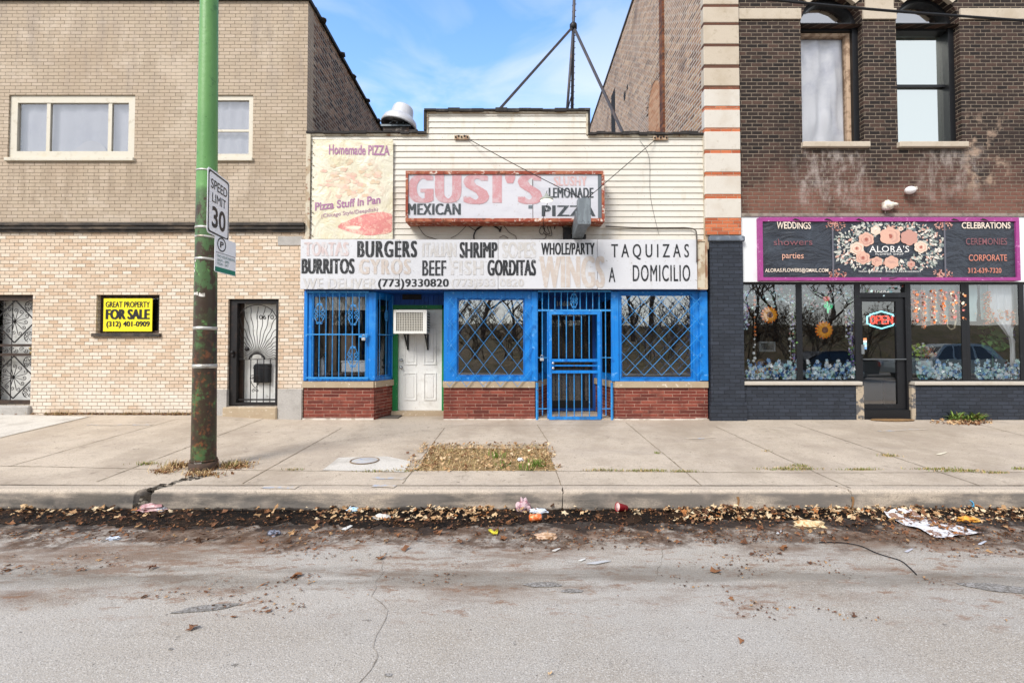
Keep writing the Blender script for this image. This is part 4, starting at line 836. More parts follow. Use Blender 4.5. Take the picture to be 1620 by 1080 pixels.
mb.box(XL2 + .06, xa - .003, -.015, .03, zt1 - .05, zt1 - .005); mb.box(xb + .003, XR2 - .06, -.015, .03, zt3 - .05, zt3 - .005); mb.box(xa + .03, xb - .03, -.015, .03, zt2 - .04, zt2 - .008)
mb.split('corner_trim', M['oldtrim'], SH)
mb = MB(); mb.box(XR2 - .055, XR2 + .012, -.045, -.021, PZ(395, 1115), zt3 - .03); mb.build('corner_post', M['rustpost'], SH)
mb = MB()
def flash(x0, x1, z, n=14):
    for i in range(n):
        a, b = x0 + (x1 - x0) * i / n, x0 + (x1 - x0) * (i + 1) / n; h = RND.uniform(.015, .05); mb.box(a, b, -.045 - RND.uniform(0, .02), .32, z - RND.uniform(.002, .03), z + h)
flash(XL2 - .02, xa, zt1); flash(xa - .04, xb + .04, zt2); flash(xb, XR2, zt3); mb.box(xa - .05, xa - .004, -.04, .32, zt1 + .05, zt2 - .002); mb.box(xb + .004, xb + .04, -.04, .32, zt3 + .05, zt2 - .002)
mb.build('coping', M['tar'], SH)
mb = MB(); mb.quad((XL + .01, .3, zt1 - .5), (XR - .01, .3, zt1 - .5), (XR - .01, 16, zt1 - .6), (XL + .01, 16, zt1 - .6)); mb.quad((XL + .01, 16, -.3), (XR - .01, 16, -.3), (XR - .01, 16, zt1 - .6), (XL + .01, 16, zt1 - .6)); mb.build('roof', M['tar'], SH)
# plan of the shopfront
Y1 = .6; zsl0, zsl1 = PZ(613, 800), PZ(603, 800); zw0, zw1 = PZ(602, 800), PZ(461, 800)
PA = [(PX(480, 560), 0), (PX(592, 560), 0), (PX(623, 560, Y1), Y1)]
PB = [(PX(702, 560), Y1), (PX(702, 560), 0), (PX(846, 560), 0), (PX(868, 560, .95), .95)]
PC = [(PX(942, 560, .95), .95), (PX(972, 560), 0), (PX(1119, 560), 0)]
def run(mb, pts, z0, z1, d0, d1, m=0):       # a wall band following a plan line, from d0 in front to d1 behind
    for p, q in zip(pts[:-1], pts[1:]):
        p, q = Vector(p), Vector(q); t = (q - p).normalized()
        if abs(t.x) < .01: q = q - t * (d1 + .004)
        nn = Vector((-t.y, t.x))   # nn points indoors for left-to-right runs
        a, b, c, d = p - nn * d0, q - nn * d0, q + nn * d1, p + nn * d1
        mb.prism([tuple(a), tuple(b), tuple(c), tuple(d)], z0, z1, 'z', m)
for i, P_ in enumerate((PA, PB, PC)):
    mb = MB(); run(mb, P_, -.25, zsl0, 0, .12); mb.build('bulkhead', M['redbrick'], SH)
    mb = MB(); run(mb, P_, zsl0 + .002, zsl1, .035, .12); mb.build('sill', M['sill'], SH)
mb = MB(); run(mb, PA[:2] , -.03, .03, .02, 0); run(mb, PB[1:3], -.03, .02, .02, 0); run(mb, PC[1:], -.03, .02, .03, 0); mb.split('mortar_base', mat('mortar_base', '#c9c2b8', .9, vars=[dict(s=6, lo=.45, hi=.6, c='#9c8f80', a=.8)]), SH)
def place(mb, p, q, base=0):
    p, q = Vector(p), Vector(q); t = (q - p).normalized(); n_ = Vector((-t.y, t.x))
    mb.v = [(p.x + t.x * v[0] + n_.x * v[1], p.y + t.y * v[0] + n_.y * v[1], v[2]) for v in mb.v]; return mb
def bluewin(p, q, fl, fr, fb, ft, z0, z1, y0=.0, glm=GL):
    L_ = (Vector(q) - Vector(p)).length; mb = MB(); mb.frame(0.002, L_ - .002, z0, z1, (fl, fr, fb, ft), y0, y0 + .1); mb.frame(fl + .004, L_ - fr - .004, z0 + fb + .004, z1 - ft - .004, .022, y0 + .03, y0 + .08)
    w_ = place(mb, p, q).build('window', M['blue'], SH); g_ = MB(); g_.quad((fl, y0 + .06, z0 + fb), (L_ - fr, y0 + .06, z0 + fb), (L_ - fr, y0 + .06, z1 - ft), (fl, y0 + .06, z1 - ft)); place(g_, p, q).build('pane', glm, w_, False); return w_
wa = bluewin(PA[0], PA[1], .15, .14, .05, .07, zsl1 + .002, zw1); wa2 = bluewin(PA[1], PA[2], .10, .07, .07, .1, zsl1 + .002, zw1)
wb0 = bluewin(PB[0], PB[1], .08, .06, .1, .1, zsl1 + .002, zw1); wb = bluewin(PB[1], PB[2], .245, .19, .09, .13, zsl1 + .002, zw1, glm=GLM); wb2 = bluewin(PB[2], PB[3], .10, .10, .1, .1, zsl1 + .002, zw1)
wc2 = bluewin(PC[0], PC[1], .1, .1, .1, .1, zsl1 + .002, zw1); wc = bluewin(PC[1], PC[2], .125, .27, .05, .05, zsl1 + .002, zw1, glm=GLM)
mb = MB(); mb.cbox(PX(1106, 560), PX(1119, 560), -.05, -.001, zsl1 + .01, zw1 - .01, .012); mb.cbox(PX(583, 560), PX(595, 560), -.03, -.001, zsl1 + .01, zw1 - .01, .012); mb.cbox(PX(481, 560), PX(487, 560), -.03, -.001, zsl1 + .01, zw1, .01); mb.cbox(PX(841, 560), PX(851, 560), -.03, -.001, zsl1, zw1, .01); mb.cbox(PX(966.5, 560), PX(979, 560), -.03, -.001, zsl1, zw1, .01)
mb.split('corner_casing', M['blue'], SH)
# barred cage on the left window
mb = MB(); yb = -.07; za, zb = PZ(599, 535), PZ(464, 535)
for k in range(9): xx = PX(497 + k * 10.4, 530); mb.bar((xx, yb, za), (xx, yb, zb), .013, .013)
for zz, t in ((PZ(597, 535), .03), (PZ(529, 535), .022), (PZ(462.5, 535), .03)): mb.bar((PX(488), yb, zz), (PX(585), yb, zz), .02, t)
def fleur(mb, cx_, cz, y, s=1.0):
    for sx in (-1, 1):
        scroll(mb, (cx_ + sx * .055 * s, cz + .03 * s), .05 * s, pi / 2, -1.3 * sx, .007, y); scroll(mb, (cx_ + sx * .055 * s, cz - .06 * s), .05 * s, -pi / 2, 1.3 * sx, .007, y)
        mb.tube([(cx_ + sx * .09 * s, y, cz + .06 * s), (cx_ + sx * .05 * s, y, cz + .14 * s), (cx_, y, cz + .19 * s)], .007, 5); mb.tube([(cx_ + sx * .09 * s, y, cz - .09 * s), (cx_ + sx * .05 * s, y, cz - .17 * s), (cx_, y, cz - .2 * s)], .007, 5)
        scroll(mb, (cx_ + sx * .03 * s, cz + .155 * s), .025 * s, 0 if sx > 0 else pi, 1.2 * sx, .006, y); scroll(mb, (cx_ + sx * .03 * s, cz - .185 * s), .025 * s, 0 if sx > 0 else pi, -1.2 * sx, .006, y)
fleur(mb, PX(508), PZ(495.5), yb - .01); fleur(mb, PX(561), PZ(497.5), yb - .01); fleur(mb, PX(561), PZ(563), yb - .01)
cg = mb.build('window_bars', M['bluebar'], SH)
mb = MB(); mb.box(PX(571), PX(583), yb - .03, yb - .012, PZ(534), PZ(530.5)); mb.build('hasp', M['bluebar'], cg)
mb = MB(); L_ = (Vector(PA[2]) - Vector(PA[1])).length
for k in range(3): xx = .12 + k * (L_ - .22) / 2; mb.bar((xx, -.03, za), (xx, -.03, zb), .013, .013)
mb.bar((.08, -.03, PZ(529)), (L_ - .05, -.03, PZ(529)), .02, .02); fleur(mb, .12 + (L_ - .22) / 2, PZ(497), -.035, .55); place(mb, PA[1], PA[2]).build('window_bars', M['bluebar'], SH)
# diamond lattices
def lattice(x0, x1, z0, z1, sx, k, y, wd=.019, ph=0.0):
    mb = MB()
    for sgn in (1, -1):
        i = -40
        while i < 60:
            c = x0 + ph + i * sx; i += 1; pts = []       # line x = c + sgn * (z - z0) / k
            t0, t1 = z0, z1
            lo, hi = (x0 - c) * k * sgn, (x1 - c) * k * sgn
            t0 = max(t0, z0 + min(lo, hi)); t1 = min(t1, z0 + max(lo, hi))
            if t1 - t0 < .03: continue
            mb.bar((c + sgn * (t0 - z0) / k, y + (.007 if sgn > 0 else 0), t0), (c + sgn * (t1 - z0) / k, y + (.007 if sgn > 0 else 0), t1), .006, wd, up=(0, 1, 0))
    return mb
x0, x1, z0, z1 = R(708, 471, 840, 611); lattice(x0, x1, z0, z1, .318, 1.28, -.085, ph=.05).build('lattice', M['bluebar'], SH)
x0, x1, z0, z1 = R(980, 468, 1107, 593); lattice(x0, x1, z0, z1, .33, 1.04, -.11, ph=.1).build('lattice', M['bluebar'], SH)
# white door in its recess
dx0, dx1 = PX(630, 560, Y1), PX(699, 560, Y1); dz0, dz1 = PZ(649, 660, Y1), PZ(489, 660, Y1)
mb = MB(); mb.box(dx0, dx1, Y1 + .02, Y1 + .06, dz0, dz1)
w3 = (dx1 - dx0); 
for ca, cb in ((.13, .42), (.58, .87)):
    for ra, rb_ in ((.10, .37), (.45, .84)):
        a, b, c, d = dx0 + w3 * ca, dx0 + w3 * cb, dz0 + (dz1 - dz0) * ra, dz0 + (dz1 - dz0) * rb_
        mb.frame(a, b, c, d, .022, Y1 + .006, Y1 + .0199); mb.cbox(a + .05, b - .05, Y1 + .01, Y1 + .0199, c + .05, d - .05, .006)
wdoor = mb.build('door', M['whitedoor'], SH)
mb = MB(); xk = PX(635, 560, Y1)
for py_ in (569.5, 581): mb.lathe((xk, Y1 + .02, PZ(py_, 640, Y1)), [(.032, 0), (.032, -.012), (.012, -.018), (.014, -.04), (.028, -.05), (.026, -.07), (.008, -.075)], 12, axis='y')
mb.split('handle', mat('chrome', '#b9bcc0', .25, .9), wdoor)
mb = MB(); xg = PX(622, 560, Y1); mb.box(xg, dx0 - .002, Y1 - .05, Y1 + .05, -.02, dz1 + .08); mb.box(dx0 - .002, dx1 + .004, Y1 - .04, Y1 + .05, dz1 + .004, dz1 + .08); mb.box(dx1 + .005, PX(702, 560) - .002, Y1 - .03, Y1 + .05, -.02, dz1); mb.build('door_frame', M['green'], SH)
mb = MB(); zq = PZ(482, 660, Y1); xq0, xq1 = xg - .05, PX(702, 470); n_ = 12; zvent = PZ(463, 660, Y1)
for i in range(n_): a = xq0 + (xq1 - xq0) * i / n_; mb.box(a + .004, a + (xq1 - xq0) / n_, Y1 - .02, Y1 + .05, dz1 + .081, zS)
mb.build('beadboard', M['bluedark'], SH)
mb = MB(); mb.box(PX(637, 466, Y1), PX(667, 466, Y1), Y1 - .03, Y1 - .021, PZ(474, 650, Y1), PZ(464, 650, Y1)); mb.build('vent', M['iron'], SH)
mb = MB(); mb.box(PA[2][0] - .02, PX(702, 560), Y1 - .12, Y1 + .3, -.05, dz0 - .003); mb.build('doorstep', M['sill'], SH)
mb = MB(); mb.box(PA[0][0], PC[2][0], .101, 1.2, zw1 + .006, zS + .02); mb.box(PA[0][0], PC[2][0], .0, .1, zw1 + .006, zS - .005); mb.build('soffit', M['bluedark'], SH)
# gated entry
XG = lambda p: PX(p, 575); ZG = lambda p: PZ(p, 908)
mb = MB(); yg = -.02
for p in (858, 958): mb.bar((XG(p), yg, ZG(657)), (XG(p), yg, ZG(490)), .014, .014)
for k in range(11): xx = XG(858 + k * 10); mb.bar((xx, yg, ZG(490)), (xx, yg, ZG(460)), .013, .013)
mb.bar((XG(851), yg, ZG(491)), (XG(967), yg, ZG(491)), .02, .035); mb.bar((XG(851), yg, ZG(461)), (XG(967), yg, ZG(461)), .02, .03)
for y_ in (565.5, 646):
    mb.bar((XG(851), yg, ZG(y_)), (XG(868), yg, ZG(y_)), .02, .014); mb.bar((XG(949), yg, ZG(y_)), (XG(967), yg, ZG(y_)), .02, .014)
for p in (849.5, 967.5): mb.bar((XG(p), yg, -.03), (XG(p), yg, ZG(605)), .035, .035)
fleur(mb, XG(908), ZG(475), yg - .01, .7); gate = mb.build('entry_grille', M['bluebar'], SH)
GT = MB(); ga, gb, gc, gd_ = XG(868), XG(949.5), ZG(663), ZG(493); GT.frame(ga, gb, gc, gd_, (.055, .06, .055, .055), yg - .03, yg + .02)
for a_, b_ in ((572, 567.5), (590, 585.5)): GT.box(ga + .055, gb - .06, yg - .025, yg + .015, ZG(a_), ZG(b_))
GT.box(ga + .055, gb - .06, yg - .02, yg + .01, ZG(579), ZG(577)); GT.box(ga + .055, ga + .10, yg - .027, yg + .015, ZG(585), ZG(572.5))
GT.frame(ga - .03, gb + .03, gc + .01, gd_ + .03, (.028, .028, .002, .028), yg - .0, yg + .03)
gt = GT.build('security_gate', M['blue'], SH)
mb = MB()
for k in range(5):
    xx = XG(884 + k * 12); mb.bar((xx, yg, ZG(567)), (xx, yg, gd_ - .05), .013, .013); mb.bar((xx, yg, gc + .05), (xx, yg, ZG(590)), .013, .013)
mb.build('gate_bars', M['bluebar'], gt)
mb = MB()
for py_ in (574, 582): mb.lathe((XG(874.5), yg - .03, ZG(py_)), [(.026, 0), (.026, -.012), (.02, -.03), (.005, -.034)], 10, axis='y')
mb.split('lock', mat('chrome_lock', '#c0c3c4', .3, .8), gt)
# dark inner door
ex0, ex1, YE = PB[3][0], PC[0][0], .95
mb = MB(); mb.frame(ex0, ex1, .04, zS, (.03, .06, .05, .38), YE, YE + .08); idr = mb.build('door', M['bluedark'], SH)
mb = MB(); mb.frame(ex0 + .03, ex1 - .06, .09, zS - .38, (.05, .05, .16, .06), YE + .02, YE + .06); mb.bar((ex1 - .1, YE + .01, .5), (ex1 - .1, YE + .01, 1.9), .03, .015); mb.build('door_stile', M['black'], idr)
mb = MB(); mb.quad((ex0 + .08, YE + .04, .2), (ex1 - .1, YE + .04, .2), (ex1 - .1, YE + .04, zS - .44), (ex0 + .08, YE + .04, zS - .44)); mb.build('pane', GL, idr, False)
mb = MB(); mb.box(ex0 + .09, ex1 - .11, YE + .12, YE + .13, .2, zS - .44); mb.build('screen', mat('dark_screen', '#332c28', .9, vars=[dict(s=6, st=(4, 1, .3), lo=.4, hi=.6, c='#171413', a=.9), dict(s=40, lo=.55, hi=.62, c='#6a5a4a', a=.6)]), idr)
mb = MB(); mb.tbox('10608', (881, 476, 906, 484.5), .90, 0, .03); mb.build('house_number', mat('grey_vinyl', '#9aa3a0', .5), idr)
mb = MB(); mb.box(PB[2][0], PC[1][0], -.02, YE + .4, -.06, .025); mb.build('doorstep', M['concrete'], SH)
o = room('interior_wall', XL + .05, XR - .05, 1.15, 4.2, .015, zS, SH, [M['room'], M['roomfloor']])
mb = MB(); mb.box(-2.1, -2.04, .75, 4.2, .015, zS); mb.box(XL + .05, -2.1, .13, 1.16, .0, .02); mb.box(-1.15, .45, .13, 1.16, .0, .02); mb.box(2.1, XR - .05, .13, 1.16, 0, .02); mb.box(XL + .05, XL + .08, .12, 1.16, 0, zS); mb.box(XR - .08, XR - .05, .12, 1.16, 0, zS); mb.build('partition', M['room'], SH)
mb = MB(); mb.box(PX(1100, 660), PX(1118, 660), -.02, .02, -.05, .03); mb.build('mortar_lump', M['stonew'], SH)
# things behind the left shop window
tag_ = thing('fire_extinguisher', 'silver fire extinguisher standing behind the barred window', 'extinguisher', (PX(510, 590, .32), .32, zsl1))
ex, ez = PX(510, 590, .32), zsl1 - .02
mb = MB(); mb.lathe((ex, .32, ez), [(.05, 0), (.058, .02), (.058, .36), (.045, .42), (.02, .45), (.018, .47)], 14); mb.build('cylinder', mat('galvanised', '#b8c0c4', .35, .6), tag_)
mb = MB(); mb.box(ex - .02, ex + .07, .30, .34, ez + .47, ez + .50); mb.bar((ex - .01, .32, ez + .5), (ex + .10, .32, ez + .56), .02, .012); mb.tube([(ex - .02, .32, ez + .48), (ex - .09, .31, ez + .42), (ex - .085, .31, ez + .2)], .012, 6); mb.build('valve', M['black'], tag_)
mb = MB(); mb.box(ex + .01, ex + .055, .255, .262, ez + .12, ez + .33); mb.build('paper_tag', M['white'], tag_)
mb = MB(); a, b, c, d = R(540, 573, 578, 589, .5); mb.cbox(a, b, .5, .95, c, d, .015); mb.cbox(a - .01, b + .01, .49, .96, d + .001, d + .03, .008); tag(mb.build('cooler_box', M['white']), 'white box on a ledge behind the barred window', 'box')
mb = MB(); mb.box(a - .5, b + .1, .42, 1.0, c - .05, c - .002); mb.box(a - .45, a - .4, .45, .9, .02, c - .05); mb.box(b, b + .05, .45, .9, .02, c - .05); tag(mb.build('display_shelf', M['brownframe']), 'brown wooden shelf under the white box behind the bars', 'shelf')
a, b, c, d = R(490, 470, 582, 491, .25); drape('valance_curtain', 'short pleated grey curtain at the top of the barred window', a, b, c, zw1, .17, mat('grey_curtain', '#b9b6ad', .9, vars=[dict(s=9, st=(6, 1, 1), lo=.4, hi=.6, c='#8b877e', a=.7)]), .02, 14)
a, b, c, d = R(490, 470, 500, 598, .25)
mb = MB(); mb.box(PX(490, 530, .75), PX(515, 530, .75), .75, .78, .02, zS); mb.box(PX(520, 530, .8), PX(532, 530, .8), .8, .84, .02, zS); mb.box(PX(540, 530, 1.0), PX(562, 530, 1.0), 1.0, 1.04, .02, PZ(530, 540, 1.0)); mb.build('partition', mat('tan_partition', '#b09b86', .8), SH)
# air conditioner over the door
AC = thing('air_conditioner', 'white box air conditioner mounted over the white door', 'air conditioner', (PX(648, 527, .15), .3, PZ(527, 648, .15)))
ya = .16; a, b, c, d = R(622.5, 490, 675, 527.5, ya); mb = MB(); mb.frame(a, b, c, d, (.05, .075, .05, .05), ya, ya + .06); mb.cbox(a + .01, b - .01, ya + .061, ya + .55, c + .01, d - .01, .01); mb.build('casing', mat('ac_white', '#d9d8d2', .45, vars=[dict(s=8, lo=.55, hi=.7, c='#b5aea2', a=.6)]), AC)
mb = MB(); mb.box(a + .05, b - .075, ya + .045, ya + .0605, c + .05, d - .05); mb.build('coil', mat('coil_dark', '#4a463f', .7), AC)
mb = MB(); n1, n2 = 16, 11
for i in range(1, n1): xx = a + .05 + (b - a - .125) * i / n1; mb.box(xx - .006, xx + .006, ya + .012, ya + .024, c + .05, d - .05)
for i in range(1, n2): zz = c + .05 + (d - c - .1) * i / n2; mb.box(a + .05, b - .075, ya + .0245, ya + .036, zz - .006, zz + .006)
mb.build('grille', mat('ac_grille', '#c9c5ba', .5), AC)
mb = MB()
for i in range(7): zz = c + .07 + i * (d - c - .14) / 6; mb.box(b - .012, b - .006, ya + .1, ya + .4, zz - .012, zz + .012)
mb.build('louvre', mat('louvre_dark', '#5b5750', .6), AC)
for p in (640.5, 673):
    mb = MB(); xx = PX(p, 535, .3); mb.bar((xx, ya + .05, c - .012), (xx, Y1, c - .012), .035, .022); mb.bar((xx, ya + .12, c - .02), (xx, Y1 - .01, c - .3), .03, .02); mb.bar((xx, Y1 - .02, c - .32), (xx, Y1 - .02, c - .02), .03, .02); mb.build('bracket', M['black'], AC)
def padlock(label, x, y, z):
    t = thing('padlock', label, 'padlock', (x, y, z)); m_ = MB(); m_.cbox(x - .035, x + .035, y - .018, y + .018, z - .055, z, .008); m_.build('body', mat('lock_steel', '#c9cacb', .35, .6), t)
    m_ = MB(); m_.tube([(x - .022, y, z)] + [(x - .022 * cos(q), y, z + .03 + .022 * sin(q)) for q in [pi * k / 8 for k in range(9)]] + [(x + .022, y, z)], .006, 6); m_.build('shackle', mat('shackle_steel', '#a9adb0', .3, .8), t)
padlock('silver padlock on the blue rail beside the security gate', XG(857), yg - .035, ZG(566)); padlock('silver padlock on the hasp of the barred window', PX(578), yb - .035, PZ(534))
# ------------------------------------------------------------------ signs on the low shop
def faded(name, col, base='#cacace', amt=.8, s=9): return mat(name, col, .6, vars=[dict(s=s, d=6, r=.7, lo=.46, hi=.62, c=base, a=amt), dict(s=60, d=3, lo=.55, hi=.65, c=base, a=.5)])
INK = mat('black_vinyl', '#1d1f22', .5, vars=[dict(s=22, d=5, r=.7, lo=.61, hi=.66, c='#c9c9c9', a=.85), dict(s=4, lo=.45, hi=.7, c='#33363a', a=.7)])
DK = mat('faded_black', '#3b4044', .6, vars=[dict(s=12, d=6, lo=.55, hi=.72, c='#a9adb0', a=.5)])
G1, G2 = faded('ghost_grey', '#b8b5b2', '#c5c5c8', .9), faded('ghost_pink', '#bfaeac', '#c6c3c4', .9)
G3 = faded('ghost_tan', '#b8aca3', '#c4c0bc', .8)
SB = thing('fascia_sign', 'long white menu sign band with black and faded lettering', 'sign', (0, -.1, PZ(458, 800, -.2)))
YS = -.20; seams = (475, 632, 788, 945, 1103); z0, z1 = PZ(457, 800, YS), PZ(379, 800, YS)
panelm = mat('white_sign_panel', '#c6c7cb', .45, vars=[dict(s=1.5, st=(1, 1, 2), lo=.48, hi=.72, c='#bbbbc0', a=.7), dict(s=5, st=(1, 1, .5), lo=.56, hi=.72, c='#aba69f', a=.5), dict(s=22, d=4, lo=.66, hi=.7, c='#8b8378', a=.8)])
for a, b in zip(seams[:-1], seams[1:]):
    m_ = MB(); m_.box(PX(a, 418, YS) + .004, PX(b, 418, YS) - .004, YS, YS + .05, z0 + RND.uniform(-.006, .006), z1 + RND.uniform(-.008, .008)); m_.build('panel', panelm, SB)
m_ = MB(); m_.box(PX(475, 418, YS) + .01, PX(1119, 418, YS) - .02, YS + .051, .0, z0 + .012, z1 - .02); m_.frame(PX(1103, 418, YS) + .002, PX(1119, 418, YS), z0 - .01, z1 - .0, (.003, .035, .03, .035), YS - .005, YS + .05); m_.build('frame', M['rustpost'], SB)
m_ = MB(); m_.box(PX(1103, 418, YS) + .005, PX(1119, 418, YS) - .036, YS + .01, YS + .05, z0 + .022, z1 - .037); m_.build('end_panel', M['oldtrim'], SB)
yt = YS - .004
for st, bx, m, off, spc in (('BURGERS', (565, 381, 660, 407), 0, .035, 1.12), ('SHRIMP', (727, 383, 787, 408), 0, .03, 1), ('WHOLE/PARTY', (856, 384, 941, 403), 0, .022, 1), ('BURRITOS', (477, 409, 561, 433), 0, .035, 1), ('BEEF', (668, 412, 706, 436), 0, .04, 1), ('GORDITAS', (771, 411, 848, 436), 0, .03, 1),
                            ('(773)9330820', (598, 441, 710, 457.5), 0, .03, 1.0), ('TAQUIZAS', (967, 386, 1090, 411), 0, .0, 1.6), ('A', (963, 423, 973.5, 446), 0, .0, 1), ('DOMICILIO', (1001, 419, 1092, 445), 0, .0, 1.15),
                            ('TORTAS', (481, 383, 552, 405), 2, .04, 1), ('ITALIAN', (668, 384, 722, 406), 1, .035, 1), ('SOPES', (794, 383, 848, 408), 1, .035, 1), ('GYROS', (568, 410, 650, 434), 3, .04, 1.15), ('FISH', (713, 412, 765, 435), 1, .04, 1.1),
                            ('WINGS', (853, 405, 957, 455), 3, .05, 1), ('WE DELIVER', (479, 440, 596, 456.5), 1, .035, 1), ('(773)933 0820', (714, 441, 829, 457), 1, .03, 1)):
    t = MB(); t.tbox(st, bx, yt, m, .0, spc * (1.08 if off else 1), 0, off * (3.0 if st not in ('WINGS', 'BEEF') else 1.5) if off else .02); t.build('lettering', [INK, G1, G2, G3], SB)
# box sign
BS = thing('box_sign', 'rusty red framed box sign reading GUSIS in faded pink', 'sign', (PX(799, 350, -.15), -.15, PZ(350, 799, -.3)))
YB = -.34; a, b, c, d = R(642, 271, 956, 351, YB)
rust = mat('rust_red_frame', '#8b3f2b', .75, vars=[dict(s=5, d=6, lo=.46, hi=.6, c='#a5684c', a=.8), dict(s=12, d=6, lo=.55, hi=.65, c='#d9cfc2', a=.8), dict(s=9, lo=.55, hi=.68, c='#57301f', a=.9)], bump=(20, .5, .006))
m_ = MB(); m_.frame(a, b, c, d, (.045, .05, .06, .06), YB - .025, .0); m_.box(a + .045, b - .05, YB + .03, YB + .06, c + .06, d - .06); 
for xx, wdt in ((PX(795, 270, YB), .05), (PX(665, 270, YB), .02), (PX(916, 270, YB), .03)): m_.box(xx - wdt, xx + wdt, YB - .032, YB - .0251, d - .05, d - .008)
m_.build('frame', rust, BS)
fm = mat('sign_face', '#c3c3c9', .45, vars=[dict(s=1.6, st=(1, 1, 3), lo=.46, hi=.7, c='#b5b5bd', a=.8), dict(s=18, d=4, lo=.64, hi=.7, c='#a08d80', a=.7)])
m_ = MB(); xm = PX(843, 310, YB); m_.box(a + .046, xm - .006, YB, YB + .02, c + .061, d - .061); m_.box(xm + .006, b - .051, YB, YB + .02, c + .061, d - .061); m_.build('panel', fm, BS)
PINK = faded('faded_pink', '#b9878b', '#c2b0b4', .55, 6); PINK2 = faded('faded_pink_thin', '#c49f9d', '#c4bcbf', .7, 12)
t = MB(); yt = YB - .004
for i, (ch, q) in enumerate((('G', (645, 276, 686, 321)), ('U', (688, 276, 730, 321)), ('S', (733, 276, 774, 323)), ('I', (779, 276, 794, 321)), ("'", (799, 276, 815, 290)), ('S', (819, 276, 858, 323)))): t.tbox(ch, q, yt, 1, .0, fat=.20 if ch != 'I' else .0)
t.tbox('MEXICAN', (645, 322, 729, 340), yt, 0, .0, 1.12, fat=.12); t.tbox('SLUSHY', (876, 279, 929, 294), yt, 2, .0, 1.12, fat=.11); t.tbox('LEMONADE', (868, 297, 939, 313), yt, 0, .0, 1.1, fat=.09); t.tbox('PIZZA', (857, 325, 942, 342), yt, 0, .0, 1.15, fat=.16)
q = R(946, 276, 952.5, 345, yt); t.box(q[0], q[1], yt - .001, yt + .003, q[2], q[3], 3); q = R(836, 281, 842, 300, yt); t.box(q[0], q[1], yt - .001, yt + .003, q[2], q[3] , 4); q = R(836, 325, 842, 330, yt); t.box(q[0], q[1], yt - .001, yt + .003, q[2], q[3], 3)
t.build('lettering', [DK, PINK, PINK2, mat('slate_strip', '#60686e', .6), mat('bleached', '#c3c5c6', .6)], BS)
# pizza banner
PB_ = thing('pizza_banner', 'yellowed sun bleached vinyl pizza banner on the siding', 'banner', (PX(556, 300, -.03), -.03, PZ(379, 556)))
a, b, c, d = R(494, 221, 621.5, 378, -.04)
def ban(u, v, off=0.0): return (a + (b - a) * u, -.04 - off + .008 * sin(9 * (u * .8 + v)) * (1 - v * .3) + .012 * noise.noise(Vector((u * 3, v * 4, 7))), c + (d - c) * v)
m_ = MB(); m_.grid(ban, 40, 44); m_.build('sheet', mat('yellowed_vinyl', '#cfcab6', .4, vars=[dict(s=2.0, d=5, lo=.42, hi=.66, c='#cbc2a0', a=.8), dict(s=3.5, st=(1, 1, 1), dist=1.2, d=6, lo=.5, hi=.66, c='#c0a594', a=.65, xr=(-3.6, -2.3, .15), zr=(4.1, 5.25, .15), j=.2), dict(s=9, d=6, lo=.5, hi=.62, c='#d3cdbc', a=.6)], bump=(2.2, .6, .05, None, 2.5)), PB_, False)
PUR = faded('faded_purple', '#96608c', '#bfa6a6', .4, 20); RED = mat('faded_red_print', '#c9807a', .5, vars=[dict(s=9, d=6, lo=.46, hi=.6, c='#d6aa9a', a=.9), dict(s=14, dist=1.5, lo=.5, hi=.6, c='#c47072', a=.8), dict(s=26, d=6, lo=.58, hi=.66, c='#dccbb4', a=.7)])
def onban(bx, slope):
    u0, v0, u1, v1 = (bx[0] - 494) / 127.5, 1 - (bx[3] - 221) / 157, (bx[2] - 494) / 127.5, 1 - (bx[1] - 221) / 157
    return lambda u, v: ban(u0 + (u1 - u0) * u, v0 + (v1 - v0) * v + slope * u, .006)
def btext(*a_): t_ = MB(); t_.text(*a_); t_.build('lettering', PUR, PB_, False)
btext('Homemade PIZZA', onban((520, 229, 616, 245), -.01), 0, .022); btext('Pizza Stuff in Pan', onban((499, 321, 602, 334), .075), 0, .022); btext('(Chicago Style/Deepdish)', onban((509, 339, 598, 347), .07), 0, .0)
n_ = 40; pts = []
for i in range(n_):
    an = 2 * pi * i / n_; cs, sn = cos(an), sin(an); k = (1 + .10 * noise.noise(Vector((cs * 3, sn * 3, 3)))) / max(abs(cs) ** 3 + abs(sn) ** 3, .3) ** (1 / 3)
    pu = .69 + .36 * cs * k; pts.append((min(.995, pu), .14 + .115 * sn * k * (.35 + .65 * sstep(.3, .75, pu)) + .06 * (pu - .6)))
t = MB()
for k in range(60):
    an, kk = RND.random() * 6.28, RND.random() ** .6; cu, cv = .47 + .38 * kk * cos(an), .60 + .20 * kk * sin(an); t.poly([ban(cu + RND.uniform(.02, .05) * cos(a_ + an) * 1.2, cv + RND.uniform(.008, .03) * sin(a_ + an), .003 + k * 2e-5) for a_ in [2 * pi * i / 9 for i in range(9)]], 2 + k % 3)
t.build('picture_print', [PUR, RED] + [faded('pizza_' + n__, c__, '#c9c1a6', .7, 14) for n__, c__ in (('cream', '#d2b9a8'), ('blush', '#cda798'), ('crust', '#c8ad92'))], PB_, False); t = MB()
t.add([ban(.68, .13, .003)] + [ban(max(.02, u), max(.01, v), .003) for u, v in pts], [(0, 1 + i, 1 + (i + 1) % n_) for i in range(n_)], 1)
t.build('print', [PUR, RED], PB_, False)
m_ = MB()
for i in range(9): m_.lathe((a + .02, -.05, c + .05 + i * (d - c - .1) / 8), [(.012, 0), (.012, -.006), (.004, -.007)], 8, axis='y')
m_.build('grommet', mat('brass_grommet', '#6b5a40', .4, .7), PB_)

